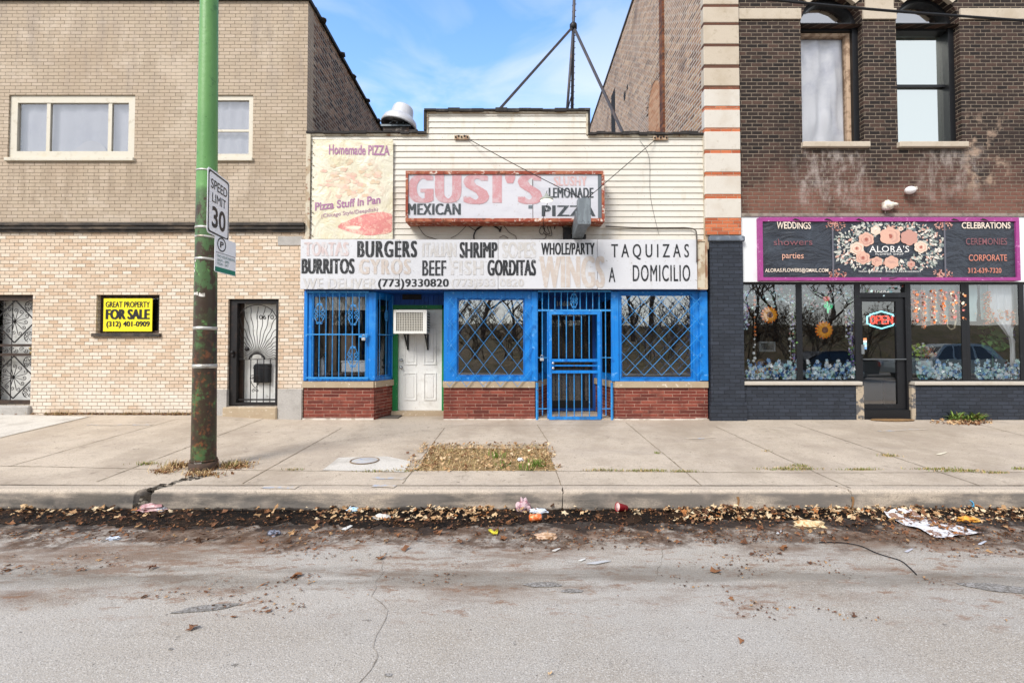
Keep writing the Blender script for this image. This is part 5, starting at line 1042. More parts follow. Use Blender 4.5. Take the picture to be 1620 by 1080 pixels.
# ------------------------------------------------------------------ flower shop sign
FS = thing('flower_sign', 'black flower shop banner in a magenta frame', 'sign', (PX(1405), -.05, PZ(445, 1405)))
YF = -.10; a, b, c, d = R(1201, 344.5, 1611, 444, YF)
mag = mat('magenta_paint', '#983c80', .5, vars=[dict(s=3, st=(1, 1, 4), lo=.46, hi=.66, c='#8c3576', a=.8), dict(s=9, d=6, lo=.58, hi=.68, c='#cf8bbd', a=.7), dict(s=16, lo=.65, hi=.7, c='#e0d6da', a=.8)])
m_ = MB(); m_.frame(a, b, c, d, (.055, .065, .06, .075), YF - .03, -.016)
m_.build('frame', mag, FS)
vin = mat('black_banner', '#2e333c', .38, vars=[dict(s=2.5, dist=1.5, lo=.5, hi=.7, c='#3c434d', a=.7)], bump=(1.6, .55, .10, (1, 1, 2.2), 2.0), spec=.5)
x0, x1, z0, z1 = a + .055, b - .065, c + .06, d - .075
def vb(u, v, off=0.0):
    wr = (.018 * sin(10 * (v * .9 + u * 3.0)) + .012 * noise.noise(Vector((u * 20, v * 5, 1)))) * max(0, 1 - u * 2.6) * 1.6 + .006 * noise.noise(Vector((u * 16, v * 4, 3)))
    return (x0 + (x1 - x0) * u, YF + .0 - off + wr * .8, z0 + (z1 - z0) * v)
m_ = MB(); m_.grid(vb, 120, 30); m_.build('banner', vin, FS, False)
m_ = MB()
for p in (1257, 1307, 1357, 1507, 1553): xx = PX(p, 348, YF); m_.poly([(xx - .06, YF - .034, d - .05), (xx - .01, YF - .034, d - .02), (xx + .05, YF - .034, d - .04), (xx + .10, YF - .034, d - .07), (xx, YF - .034, d - .06)])
xx = PX(1410, 441, YF); m_.poly([(xx - .08, YF - .034, c + .02), (xx - .04, YF - .034, c + .045), (xx + .1, YF - .034, c + .05), (xx, YF - .034, c + .03)]); m_.build('torn_edge', M['tar'], FS)
q = lambda p, q_: ((PX(p, 395, YF) - x0) / (x1 - x0), (PZ(q_, 1405, YF) - z0) / (z1 - z0))
def onv(bx):
    (u0, v1), (u1, v0) = q(bx[0], bx[1]), q(bx[2], bx[3]); return lambda u, v: vb(u0 + (u1 - u0) * u, v0 + (v1 - v0) * v, .018)
LM = [mat('cream_print', '#e2d2c1', .5), mat('peach_print', '#d9a690', .5), mat('dusk_pink_print', '#7d5056', .5), mat('coral_print', '#c9806c', .5), mat('white_print', '#e8e6e2', .5)]
def wtext(*a_): t_ = MB(); t_.text(*a_); t_.build('lettering', LM, FS, False)
wtext('WEDDINGS', onv((1228, 351.5, 1283, 362.5)), 0, .012); wtext('showers', onv((1224, 378, 1284, 388)), 2, .0); wtext('parties', onv((1236, 400, 1271, 412)), 1, .0); wtext('ALORAS.FLOWERS@GMAIL.COM', onv((1210, 424.5, 1309, 432)), 0, .01)
wtext('CELEBRATIONS', onv((1521, 352, 1598, 362)), 0, .015); wtext('CEREMONIES', onv((1527, 377, 1592, 387.5)), 2, .005); wtext('CORPORATE', onv((1531, 403, 1591, 413)), 3, .005); wtext('312-639-7320', onv((1529, 424, 1582, 432)), 3, .01)
wtext("ALORA'S", onv((1374.5, 389, 1437, 399)), 4, .0, 1.08); wtext('FLOWER SHOP', onv((1384, 400.5, 1428, 403.8)), 4, .0, 1.2); wtext('FRESH FLOWERS   UNIQUE ARRANGEMENT', onv((1357, 428.5, 1455, 431.3)), 4, .0, 1.2)
t = MB()
# small serifs on the shop name
for px_ in (1375.5, 1384.5, 1388.5, 1394, 1411.5, 1420, 1423.5, 1431):
    (u0, v0) = q(px_, 399); p = vb(u0, v0, .0185); t.box(p[0] - .018, p[0] + .018, p[1] - .001, p[1], p[2] - .004, p[2] + .006, 4)
t.build('lettering', LM, FS, False)
# printed flowers round the name
fl = MB(); R2 = random.Random(5); lay = [0]
FLM = [mat('print_' + n_, c_, .5) for n_, c_ in (('peach', '#cfa592'), ('rose', '#bb8d80'), ('cream', '#d6c2b0'), ('blush', '#c09688'), ('pale_leaf', '#b9b9b0'), ('sage_leaf', '#7f8a84'), ('dark_leaf', '#59636a'), ('heart', '#9c5c4e'), ('ivory', '#ddd3c8'))]
def PT(px, py):
    lay[0] += 1; (u, v) = q(px, py); return u, v
def fdisc(px, py, r, m, off, n=14, petals=0, sq=1.0):
    pts = []
    for i in range(n):
        an = 2 * pi * i / n; k = r * (1 + (.16 * abs(sin(petals * an / 2)) - .08 if petals else 0)); u, v = q(px + k * cos(an), py - k * sin(an) * sq); pts.append(vb(u, v, off))
    fl.poly(pts, m)
def lf(px, py, L_, an, m, off):
    dx, dy = cos(an), -sin(an); pts = []
    for t_, w_ in ((0, 0), (.3, .2), (.6, .2), (1, 0), (.6, -.2), (.3, -.2)):
        u, v = q(px + dx * L_ * t_ + dy * L_ * w_, py + dy * L_ * t_ - dx * L_ * w_); pts.append(vb(u, v, off))
    fl.poly(pts, m)
cxp, cyp = 1407, 391
for i in range(700):
    an = R2.random() * 2 * pi; k = .5 + .62 * R2.random() ** .7; px_, py_ = cxp + 80 * k * cos(an), cyp - 37 * k * sin(an)
    if not (1323 < px_ < 1490 and 354 < py_ < 426): continue
    if abs(px_ - cxp) < 38 and abs(py_ - 396) < 11: continue
    lf(px_, py_, R2.uniform(3, 9), math.atan2(36 * sin(an), 82 * cos(an)) + R2.gauss(0, .7), R2.choice((4, 5, 6, 4, 8, 5, 3)), .009 + i * 4e-6)
for i in range(150):
    an = R2.random() * 2 * pi; k = .7 + .38 * R2.random(); fdisc(min(1488, max(1325, cxp + 82 * k * cos(an))), min(425, max(355, cyp - 36 * k * sin(an))), R2.uniform(.7, 1.7), R2.choice((8, 2, 3, 4)), .0112, 7)
for cx_, cy_ in ((1322, 356), (1492, 356), (1324, 434), (1490, 434)):
    for i in range(60): a_ = R2.random() * 6.28; k = R2.random() ** .6; lf(cx_ + 15 * k * cos(a_), cy_ - 8 * k * sin(a_), R2.uniform(2, 5), R2.random() * 6.28, R2.choice((1, 7, 3)), .0095 + i * 5e-6)
fi = [0]
def rose(px, py, r, m0, m1):
    fi[0] += 1; o_ = .0115 + fi[0] * .0004
    fdisc(px, py, r, m0, o_, 24, 6, .88); fdisc(px + .05 * r, py + .05 * r, r * .72, m1, o_ + .00005, 20, 5, .88); fdisc(px, py, r * .58, m0, o_ + .0001, 18, 5, .88); fdisc(px, py + .05 * r, r * .36, m1, o_ + .00015, 14, 3, .9); fdisc(px, py, r * .22, 7, o_ + .0002, 10)
for a_ in ((1408, 374, 16, 0, 3), (1370, 379, 12, 0, 1), (1438, 376, 13.5, 1, 0), (1355, 393, 11, 2, 0), (1456, 391, 10.5, 2, 0), (1364, 408, 11, 0, 1), (1386, 414, 8.5, 0, 1), (1409, 415, 11, 0, 3), (1385, 365, 8, 2, 8), (1440, 418, 6, 3, 1), (1425, 362, 4, 2, 3)): rose(*a_)
pts = [];
for i in range(32):
    an = 2 * pi * i / 32; ex = 36 * (abs(cos(an)) ** .7) * (1 if cos(an) > 0 else -1); ez = 11 * (abs(sin(an)) ** .8) * (1 if sin(an) > 0 else -1); u, v = q(1406 + ex, 397 - ez); pts.append(vb(u, v, .0100 if False else .0118))
fl.poly(pts, 9)
fl.build('floral_print', FLM + [vin], FS, False)
for o_ in (bpy.data.objects['flower_sign'],): pass
m_ = MB(); m_.bar((PX(1317, 395, YF), YF - .012, z0 + .01), (PX(1317, 395, YF), YF - .012, z1 - .01), .03, .004, up=(0, 1, 0)); m_.bar((PX(1494, 395, YF), YF - .012, z0 + .01), (PX(1494, 395, YF), YF - .012, z1 - .01), .03, .004, up=(0, 1, 0)); m_.build('seam_strip', mat('seam_grey', '#5f5f68', .5), FS)
# ------------------------------------------------------------------ green street pole with its two signs
pb = G(322, 742); PXc, PYc = pb.x, pb.y
PL = thing('light_pole', 'tall green painted steel street pole with peeling rusty lower half', 'street pole', (PXc, PYc, pb.z))
d0 = PYc + 9; lean = W(331, 0, PYc).x - PXc; ztp = W(331, 0, PYc).z
def pc(z): t = (z - pb.z) / (ztp - pb.z); return PXc + lean * t, .136 - .037 * t
polem = mat('green_pole_paint', '#659554', .45, vars=[dict(s=2, st=(1, 1, .4), lo=.45, hi=.7, c='#578a4b', a=.8), dict(s=6, d=6, lo=.62, hi=.68, c='#3f6a3a', a=.6), dict(s=40, d=2, lo=.71, hi=.74, c='#26301c', a=.8),
    dict(s=4.5, st=(1.3, 1.3, .9), d=7, r=.7, lo=.36, hi=.44, c='#46603a', a=.92, zr=(-1, 3.28, .06), j=.14), dict(s=5, st=(1.3, 1.3, .9), d=7, r=.72, lo=.46, hi=.53, c='#3d2b20', a=.95, zr=(-1, 3.22, .06), j=.12, js=5), dict(s=3.4, d=6, r=.7, lo=.42, hi=.52, c='#392a1f', a=.85, zr=(-1, 2.0, .3), j=.4), dict(s=11, d=6, r=.7, lo=.53, hi=.62, c='#7c4a2c', a=.8, zr=(-1, 1.5, .3), j=.4), dict(s=4, d=4, lo=.3, hi=.5, c='#2a211b', a=.8, zr=(-1, .02, .1))], bump=(14, .6, .006))
m_ = MB(); prof = []
zz = pb.z - .02
vs = []; K = 40; N = 28
for i in range(K + 1):
    z = pb.z - .02 + (9.0 - pb.z) * i / K; x, r = pc(z); r = max(.06, r)
    for j in range(N): a = 2 * pi * j / N; vs.append((x + r * cos(a), PYc + r * sin(a), z))
m_.add(vs, [(i * N + j, i * N + (j + 1) % N, (i + 1) * N + (j + 1) % N, (i + 1) * N + j) for i in range(K) for j in range(N)] + [tuple(range(K * N, K * N + N))], 0, True); m_.build('shaft', polem, PL)
def ring(z, h, grow, m_): x, r = pc(z); m_.lathe((x, PYc, z), [(r + .0005, 0), (r + grow, .001), (r + grow, h - .001), (r + .0005, h)], 28)
bandm = mat('steel_band', '#b9b7b0', .4, .5, vars=[dict(s=9, lo=.5, hi=.65, c='#7d6a55', a=.7)])
for py_, h in ((272, .02), (362, .03), (376, .025), (411, .03), (520, .04), (580, .05)): m_ = MB(); ring(PZ(py_ + 2, 327, PYc), h, .005, m_); m_.build('clamp_band', bandm, PL)
m_ = MB(); ring(pb.z - .02, .12, .02, m_); ring(PZ(727, 322, PYc), .012, .012, m_); m_.build('base_collar', mat('rusty_collar', '#43352b', .8, vars=[dict(s=9, lo=.45, hi=.6, c='#6b4a33', a=.8)]), PL)
m_ = MB()
for px_, py_, w_, h_ in ((324, 728, .10, .05), (327, 733, .05, .03), (319, 466, .09, .05), (329, 468, .07, .06), (315, 422, .04, .05), (316, 430, .035, .05), (313, 441, .04, .06), (318, 415, .03, .03)):
    x, r = pc(PZ(py_, px_, PYc)); zc_ = PZ(py_, px_, PYc); xo = W(px_, py_, PYc).x - x; a0 = math.acos(max(-.98, min(.98, xo / r)))
    da = w_ / r / 2; pts = [(a0 + da * s_ * RND.uniform(.7, 1.1), zc_ + h_ / 2 * t_ * RND.uniform(.6, 1.1)) for s_, t_ in ((-1, -1), (0, -.8), (1, -.6), (.8, .9), (0, .7), (-1, 1))]
    m_.poly([(x + (r + .003) * cos(-a_), PYc + (r + .003) * sin(-a_), z_) for a_, z_ in pts])
m_.build('sticker', mat('torn_sticker', '#d7d3cb', .7, vars=[dict(s=25, lo=.45, hi=.6, c='#8d877c', a=.8)]), PL)
def signplate(name, label, cat, p, q, z0, z1, slope, layers, rad=.04):
    """sheet metal sign seen obliquely; p,q are the near and far edges on plan; rounded corners"""
    p, q = Vector(p), Vector(q); t = (q - p); wd = t.length; t.normalize(); nrm = Vector((t.y, -t.x)); H = z1 - z0
    th = thing(name, label, cat, (p.x, p.y, z0))
    def P_(u, v, off): o_ = p + t * (u * wd) + nrm * off; return (o_.x, o_.y, z0 + v * H)
    def rr(i):
        pts = []; ru, rv = (rad) / wd, (rad) / H
        for cu, cv, a0 in ((1 - i - ru, 1 - i * wd / H - rv, 0), (i + ru, 1 - i * wd / H - rv, pi / 2), (i + ru, i * wd / H + rv, pi), (1 - i - ru, i * wd / H + rv, 1.5 * pi)):
            for k in range(5): a = a0 + pi / 2 * k / 4; pts.append((cu + ru * cos(a), cv + rv * sin(a)))
        return pts
    m_ = MB(); o = rr(0); n = len(o); m_.add([P_(u, v, 0) for u, v in o] + [P_(u, v, -.004) for u, v in o], [tuple(range(n)), tuple(range(n, 2 * n))[::-1]] + [(i, (i + 1) % n, n + (i + 1) % n, n + i) for i in range(n)])
    m_.build('plate', mat('sign_white', '#eef0f3', .4, vars=[dict(s=5, lo=.55, hi=.75, c='#d3d5d8', a=.6)]), th); return th, P_, rr
xn, xf = -3.42, -3.50; yn, yf = 5.37 - 9, 5.93 - 9
zt_, zb_ = (W(325, 264, yn).z + W(361, 288, yf).z) / 2, (W(325, 368, yn).z + W(361, 383, yf).z) / 2
th, P_, rr = signplate('speed_limit_sign', 'white SPEED LIMIT 30 sign strapped to the green pole', 'road sign', (xn, yn), (xf, yf), zb_, zt_, 0, None)
INKB = mat('sign_black', '#131417', .5)
m_ = MB(); o, i_ = rr(.03), rr(.065); n = len(o); m_.add([P_(u, v, .003) for u, v in o] + [P_(u, v, .003) for u, v in i_], [(k, (k + 1) % n, n + (k + 1) % n, n + k) for k in range(n)]); m_.build('border', INKB, th)
m_ = MB(); mp_ = lambda u0, v0, u1, v1: (lambda u, v: P_(u0 + (u1 - u0) * u, v0 + (v1 - v0) * v, .003))
m_.text('SPEED', mp_(.14, .71, .88, .86), 0, .006); m_.text('LIMIT', mp_(.20, .51, .82, .65), 0, .0); m_.text('30', mp_(.20, .12, .82, .45), 0, .02); m_.build('lettering', INKB, th)
yn2, yf2 = yn + .12, yn + .12 + .42; xn2 = -3.40; xf2 = (371 - CX) / F_PX * (yf2 + 9)
zt2_, zb2_ = (W(345, 374, yn2).z + W(371, 383, yf2).z) / 2, (W(341, 430, yn2).z + W(371, 437, yf2).z) / 2
th, P_, rr = signplate('parking_sign', 'white parking sign with a green bottom stripe on the pole', 'road sign', (xn2, yn2), (xf2, yf2), zb2_, zt2_, 0, None, .02)
m_ = MB()
cu, cv, Hh, Ww = .30, .80, zt2_ - zb2_, .42
m_.add([P_(cu + .20 * cos(2 * pi * k / 24), cv + .20 * Ww / Hh * sin(2 * pi * k / 24), .003) for k in range(24)] + [P_(cu + .165 * cos(2 * pi * k / 24), cv + .165 * Ww / Hh * sin(2 * pi * k / 24), .003) for k in range(24)], [(k, (k + 1) % 24, 24 + (k + 1) % 24, 24 + k) for k in range(24)])
m_.text('P', mp_(cu - .07, cv - .085, cu + .09, cv + .085), 0, .03); m_.add([P_(.05, .55, .003), P_(.95, .55, .003), P_(.95, .562, .003), P_(.05, .562, .003)], [(0, 1, 2, 3)])
m_.text('TWO HOUR PARKING', mp_(.08, .42, .94, .50), 1, .0); m_.text('8AM - 6PM', mp_(.12, .31, .66, .385), 1, .0); m_.text('MON - SAT', mp_(.12, .21, .64, .28), 1, .0)
m_.add([P_(.02, .02, .003), P_(.98, .02, .003), P_(.98, .15, .003), P_(.02, .15, .003)], [(0, 1, 2, 3)], 2)
m_.build('lettering', [INKB, mat('worn_green_ink', '#6d8a86', .6), mat('sign_green', '#0f7a63', .5)], th)

# ------------------------------------------------------------------ things fixed to the low shop
galv = mat('galvanised_grey', '#6d7479', .5, .3, vars=[dict(s=6, st=(3, 1, .6), lo=.45, hi=.65, c='#848c90', a=.7), dict(s=14, lo=.58, hi=.68, c='#50565a', a=.7)])
FA = thing('floodlight', 'grey metal sign floodlight box on a slanting arm', 'floodlight', (PX(915, 370), -.1, PZ(378, 915)))
ya = -.95; a, b, c, d = R(914.5, 313, 935, 355, ya); m_ = MB(); m_.cbox(a, b, ya, ya + .16, c, d, .008); m_.build('housing', galv, FA)
m_ = MB(); zb_ = PZ(377, 903, -.12); xb0, xb1 = PX(905, 377, -.12), PX(921, 377, -.12)
v0 = [(a - .02, ya + .17, c + .28), (a, ya + .02, c), (b - .03, ya + .02, c), (b - .03, ya + .17, c + .28)]; v1 = [(xb0, -.09, zb_ + .2), (xb0, -.12, zb_ - .02), (xb1, -.12, zb_ - .02), (xb1, -.09, zb_ + .2)]
m_.add(v0 + v1, [(0, 1, 2, 3), (7, 6, 5, 4)] + [(i, (i + 1) % 4, 4 + (i + 1) % 4, 4 + i) for i in range(4)]); m_.build('arm', galv, FA)
m_ = MB(); q = R(891, 361, 903, 379, -.05); m_.cbox(q[0], q[1], -.12, .0, q[2], q[3], .006); m_.box(PX(903, 370), PX(926, 370), -.08, .0, PZ(379), PZ(372)); m_.build('base_plate', M['iron'], FA)
m_ = MB(); ct = d + .01
for sx in (a + .03, b - .03): m_.lathe((sx, ya + .08, d), [(.012, 0), (.02, .01), (.008, .05)], 8)
m_.build('eye_bolt', M['iron'], FA)
def wire(name, label, pts, r, m=None, sag=0.0, cat='wire', sub=8, group=None):
    pp = []
    pts = [Vector(p) for p in pts]
    for i in range(len(pts) - 1):
        for k in range(sub):
            t = k / sub; p0, p1, p2, p3 = pts[max(0, i - 1)], pts[i], pts[i + 1], pts[min(len(pts) - 1, i + 2)]
            q = .5 * ((2 * p1) + (p2 - p0) * t + (2 * p0 - 5 * p1 + 4 * p2 - p3) * t * t + (3 * p1 - p0 - 3 * p2 + p3) * t ** 3)
            if len(pts) == 2: q = p1.lerp(p2, t)
            q.z -= sag * 4 * t * (1 - t); pp.append(q)
    pp.append(pts[-1]); mb = MB(); mb.tube(pp, r, 6); return tag(mb.build(name, m or M['iron']), label, cat, group)
for bx, lab in (((719, 215, 742, 221), 'rusty bolted bracket on the siding holding the longer stay wire'), ((1033, 216, 1056, 222), 'rusty bolted bracket on the siding near the limestone pier')):
    th = thing('wall_bracket', lab, 'bracket', (PX((bx[0] + bx[2]) / 2), 0, PZ(bx[3]))); q = R(*bx); m_ = MB(); m_.box(q[0], q[1], -.03, .0, q[2], q[3]); m_.build('plate', M['rustpost'], th)
    m_ = MB()
    for i in range(5): xx = q[0] + (q[1] - q[0]) * (i + .5) / 5; m_.lathe((xx, -.03, q[2] + .035 + .02 * (i % 2)), [(.018, 0), (.018, -.012), (.006, -.02)], 7, axis='y')
    m_.build('bolt', M['iron'], th)
wire('stay_wire', 'long thin stay wire from bracket down across the box sign', [W(741, 220, -.02), (a + .02, ya + .08, d + .04)], .007, sag=.02)
wire('stay_wire', 'short thin stay wire to the floodlight from the pier side bracket', [W(1036, 222, -.02), (b - .02, ya + .08, d + .04)], .007)
SL = thing('sign_lamp', 'small round white enamel lamp in front of the box sign', 'lamp', tuple(W(858, 350, -.6)))
lc = W(864.5, 316, -.75); m_ = MB(); m_.lathe((lc.x, lc.y, lc.z), [(.115, -.012), (.118, .0), (.10, .028), (.05, .055), (.028, .075), (.022, .11), (.006, .115)], 24, squash=None); sh_ = m_.build('lamp_shade', mat('enamel_grey', '#8f9389', .4), SL)
m_ = MB(); m_.lathe((lc.x, lc.y, lc.z), [(.108, -.014), (.06, -.03), (.002, -.036)], 24); m_.build('bulb', emis('lamp_glow', '#fff6e2', .9), SL)
m_ = MB(); p0 = W(866, 322, -.74); p1 = W(859, 346, -.45); p2 = W(861, 362, -.05); m_.tube([p0, p0.lerp(p1, .5), p1, p2], .006, 6); m_.tube([lc + Vector((0, 0, .1)), lc + Vector((.01, 0, .16))], .006, 6); m_.build('stem', M['iron'], SL)
for nm_, lab, pts, r in (('cable', 'thin black cable drooping from the left end of the box sign', [(661, 357), (672, 372), (685, 377), (695, 380)], .006), ('cable', 'thin loose cable from the box sign ending below MEXICAN', [(738, 357), (725, 370), (713, 377)], .005),
                         ('cable', 'thick black cable looping under the middle of the box sign', [(764, 357), (755, 362), (750, 371), (750, 378)], .013), ('cable', 'thin wavy cable between two clips under the box sign', [(740, 357), (752, 364), (760, 360), (765, 357)], .006), ('cable', 'forked black cable end hanging beside the SOPES panel', [(780, 357), (789, 362), (791, 366), (793, 359)], .014),
                         ('cable', 'thin black cable curving down to the WHOLE/PARTY panel', [(797, 357), (806, 368), (815, 373), (817, 379)], .006), ('cable', 'short arched cable just above the sign band seam', [(790, 376), (797, 373), (804, 377)], .005), ('cable', 'black cable arching beside the floodlight base', [(877, 362), (880, 354), (887, 353), (891, 361)], .010), ('cable', 'tangled thin black wire coil left of the floodlight', [(857, 358), (853, 366), (858, 371), (862, 362), (858, 358), (864, 368), (870, 370), (866, 360), (870, 358), (873, 372), (866, 372), (861, 369), (864, 373), (860, 378), (840, 379)], .006)):
    wire(nm_, lab, [W(p[0], p[1], -.03) for p in pts], r, group=None)
wire('conduit', 'thin dark conduit running along the siding and bending down', [W(958, 358, -.03), W(1010, 360.5, -.03), W(1070, 360.5, -.03), W(1084, 360.5, -.03), W(1098, 363, -.04), W(1102, 372, -.22), W(1102.5, 415, -.225)], .012, mat('conduit_grey', '#4d4640', .6, .3), cat='conduit')
wire('hanging_wire', 'very thin wire hanging down the siding beside TAQUIZAS', [W(1012, 222, -.005), W(1027, 250, -.005), W(1029, 310, -.005), W(1042, 370, -.005)], .003)
# roof exhaust fan
yv = 1.3; vc = W(634, 188, yv); EV = thing('exhaust_fan', 'white mushroom exhaust fan on a rusty curb on the roof', 'exhaust fan', (vc.x, yv, zt1))
s_ = (yv + 9) / F_PX; tilt = Matrix.Rotation(radians(12), 4, 'Y') @ Matrix.Rotation(radians(-7), 4, 'X')
m_ = MB(); m_.lathe((0, 0, 0), [(28.5 * s_, -.19), (29 * s_, -.15), (26 * s_, -.03), (20 * s_, .05), (18.6 * s_, .055), (18.4 * s_, .06), (16.2 * s_, .25), (14.5 * s_, .29), (9 * s_, .31), (.01, .315)], 30)
m_.v = [tuple(tilt @ Vector(v) + Vector((vc.x, yv, vc.z - .02))) for v in m_.v]; m_.build('dome', mat('fan_dome', '#c9c9cb', .45, .3, vars=[dict(s=3, lo=.5, hi=.7, c='#b5b3b4', a=.7)]), EV)
m_ = MB(); m_.lathe((0, 0, 0), [(28 * s_, -.193), (27.5 * s_, -.192), (2 * s_, -.1915)], 30); m_.v = [tuple(tilt @ Vector(v) + Vector((vc.x, yv, vc.z - .02))) for v in m_.v]; m_.build('mouth', M['iron'], EV)
m_ = MB(); x0_, x1_ = W(606, 205, yv - .2).x, W(647, 205, yv - .2).x; m_.box(x0_, x1_, yv - .2, yv + .35, zt1 - .6, PZ(201, 628, yv - .2)); m_.build('curb', mat('rusty_curb', '#4a4440', .85, vars=[dict(s=3, d=5, lo=.5, hi=.6, c='#85573c', a=.8), dict(s=6, lo=.55, hi=.65, c='#a59a92', a=.8)]), EV)
m_ = MB(); m_.box(x0_ - .04, x1_ + .04, yv - .24, yv + .39, PZ(200.9, 628, yv - .2), PZ(198, 628, yv - .2))
for dx in (-.17, -.02, .12): m_.bar((vc.x + dx, yv - .3, PZ(195, 628, yv - .3)), (vc.x + dx * .4 + .05, yv - .12, vc.z - .02), .02, .02)
m_.build('flange', galv, EV)
# antenna mast with braces
ym = 1.9; AM = thing('antenna_mast', 'dark steel antenna mast with two diagonal braces on the roof', 'antenna mast', (PX(902, 180, ym), ym, zt1))
msteel = mat('dark_steel', '#4b4a50', .6, .3, vars=[dict(s=6, lo=.5, hi=.7, c='#6a5a52', a=.7)])
j = W(907, 42, ym); m_ = MB(); tp = W(909.5, -40, ym); m_.tube([W(905, 190, ym), j, tp], .035, 8); m_.tube([W(896, 190, ym - .2), W(907, 44, ym)], .03, 8); m_.bar(W(905, 148, ym), W(897, 178, ym - .2), .02, .02); m_.build('mast', msteel, AM)
m_ = MB()
pm0 = W(905, 178, ym)
for i in range(22): t = i / 22; p = W(905, 178, ym).lerp(tp, t); m_.bar(p + Vector((-.05, 0, 0)), p + Vector((.05, 0, .04)), .012, .012)
m_.build('rung', msteel, AM)
for lab, q in (('brace', W(783, 181, .6)), ('brace', W(988, 216, .9))): m_ = MB(); m_.bar(j, q, .05, .05); m_.build(lab, msteel, AM)
m_ = MB(); m_.lathe((j.x, j.y, j.z - .08), [(.05, 0), (.085, .02), (.085, .12), (.05, .16)], 10); m_.build('clamp', M['iron'], AM)
# security lights on the dark brick
lampm = mat('lamp_white', '#d9d3c6', .5, vars=[dict(s=12, lo=.5, hi=.65, c='#a89c86', a=.6)])
FLt = thing('security_light', 'cream twin head security light just above the magenta sign frame', 'security light', tuple(W(1410, 330, 0)))
p = W(1408, 326, -.12); m_ = MB(); m_.lathe((p.x - .05, p.y, p.z), [(.03, .12), (.06, .08), (.085, .0), (.08, -.06), (.05, -.08)], 12, squash=(1, 1, .9)); m_.ball((p.x - .05, p.y - .06, p.z), .065, 12); m_.build('lamp_head', lampm, FLt); m_ = MB(); m_.ball((p.x + .10, p.y + .03, p.z + .04), .05, 10, sq=(1.6, 1, .7)); m_.build('lamp_head', lampm, FLt); m_ = MB(); m_.box(p.x - .06, p.x + .12, -.06, 0, p.z - .02, p.z + .1); m_.bar((p.x - .01, -.02, p.z), (p.x - .01, -.02, PZ(344, 1408)), .015, .015); m_.build('base_plate', lampm, FLt)
S2 = thing('security_light', 'white dome camera light higher on the brick below the limestone sill', 'security light', tuple(W(1441, 300, 0)))
p = W(1440, 301, -.12); m_ = MB(); m_.ball((p.x, p.y, p.z), .085, 14, sq=(1.1, 1, .85)); m_.build('lamp_head', mat('dome_white', '#e4e2e2', .4), S2); m_ = MB(); m_.bar((p.x + .02, p.y, p.z + .02), (p.x + .16, p.y + .06, p.z + .06), .05, .06); m_.box(p.x + .05, p.x + .12, -.09, 0, p.z, p.z + .07); m_.build('base_plate', lampm, S2)
# overhead cable
wire('overhead_cable', 'thick black cable crossing the sky in front of the tall building', [W(300, -100, -3.2), W(1190, -3, -3.2), W(1620, 33, -3.2), W(2400, 85, -3.2)], .016, mat('cable_black', '#101114', .6), cat='cable', sub=20)

# ------------------------------------------------------------------ flower shop window display
YD = .11
petal = mat('sunflower_petal', '#ff8600', .5); petal2 = mat('sunflower_petal_pale', '#ffa81e', .5); disc = mat('sunflower_disc', '#84563e', .8, bump=(60, .6, .01))
def sunflower(px, py, r, label, zh_):
    p = W(px, py, YD); th = thing('sunflower_ornament', label, 'ornament', (p.x, p.y, p.z), 'sunflower ornaments')
    m_ = MB()
    for ring_, (n, rr_, off) in enumerate(((15, 1.0, 0), (15, .86, .2))):
        for i in range(n):
            a = 2 * pi * (i + off) / n; dx, dz = cos(a), sin(a); L_ = r * rr_; pts = []
            for t_, w_ in ((.35, .07), (.7, .16), (.92, .11), (1, 0), (.92, -.11), (.7, -.16), (.35, -.07)): pts.append((p.x + dx * L_ * t_ - dz * L_ * w_, p.y - .012 - .02 * ring_ - .02 * sin(t_ * 3), p.z + dz * L_ * t_ + dx * L_ * w_))
            m_.poly(pts, ring_)
    m_.build('petals', [petal, petal2], th, False); m_ = MB(); m_.lathe((p.x, p.y - .03, p.z), [(r * .40, .02), (r * .40, -.01), (r * .30, -.03), (r * .1, -.025), (.001, -.02)], 20, axis='y'); m_.build('flower_disc', disc, th)
    m_ = MB(); top = PZ(zh_, px, YD)
    for sx in (-1, 1): m_.tube([(p.x + sx * r * .6, p.y, p.z + r * .6), (p.x, p.y, top)], .004, 5)
    m_.build('hanger', mat('cord', '#c9c3b2', .8), th)
sunflower(1216, 498, .165, 'orange sunflower ornament hung highest in the first shop window', 478); sunflower(1302.5, 522, .175, 'orange sunflower ornament hung lower in the second shop window', 502)
flm = [mat('petal_' + n_, c_, .7) for n_, c_ in (('white', '#f6fafa'), ('sky', '#c9e6f4'), ('aqua', '#a6dbe4'), ('blue', '#7fb2e8'), ('mint', '#d0f0e8'), ('deep', '#41659a'), ('peach', '#f59a62'), ('orange', '#f07a2a'), ('cream', '#f6ecd2'), ('lilac', '#a592d6'), ('purple', '#7a62a8'), ('leaf', '#74a85e'), ('pine', '#3f6a3a'), ('rose', '#dc8a84'), ('lime', '#c2e058'))]
FI = {n_: i for i, n_ in enumerate(('white', 'sky', 'aqua', 'blue', 'mint', 'deep', 'peach', 'orange', 'cream', 'lilac', 'purple', 'leaf', 'pine', 'rose', 'lime'))}
def blossom(mb, x, y, z, r, m, n=6, tilt=.28):
    up = Vector((RND.gauss(0, tilt), -1, RND.gauss(0, tilt))).normalized(); ax = up.orthogonal().normalized(); ay = up.cross(ax); a0 = RND.random() * 6; vs = [Vector((x, y, z))]
    for i in range(2 * n): t = a0 + pi * i / n; k = r * (1 if i % 2 else .55); vs.append(Vector((x, y, z)) + ax * cos(t) * k + ay * sin(t) * k + up * (.3 * r if i % 2 else .1 * r))
    mb.add(vs, [(0, 1 + i, 1 + (i + 1) % (2 * n)) for i in range(2 * n)], m)
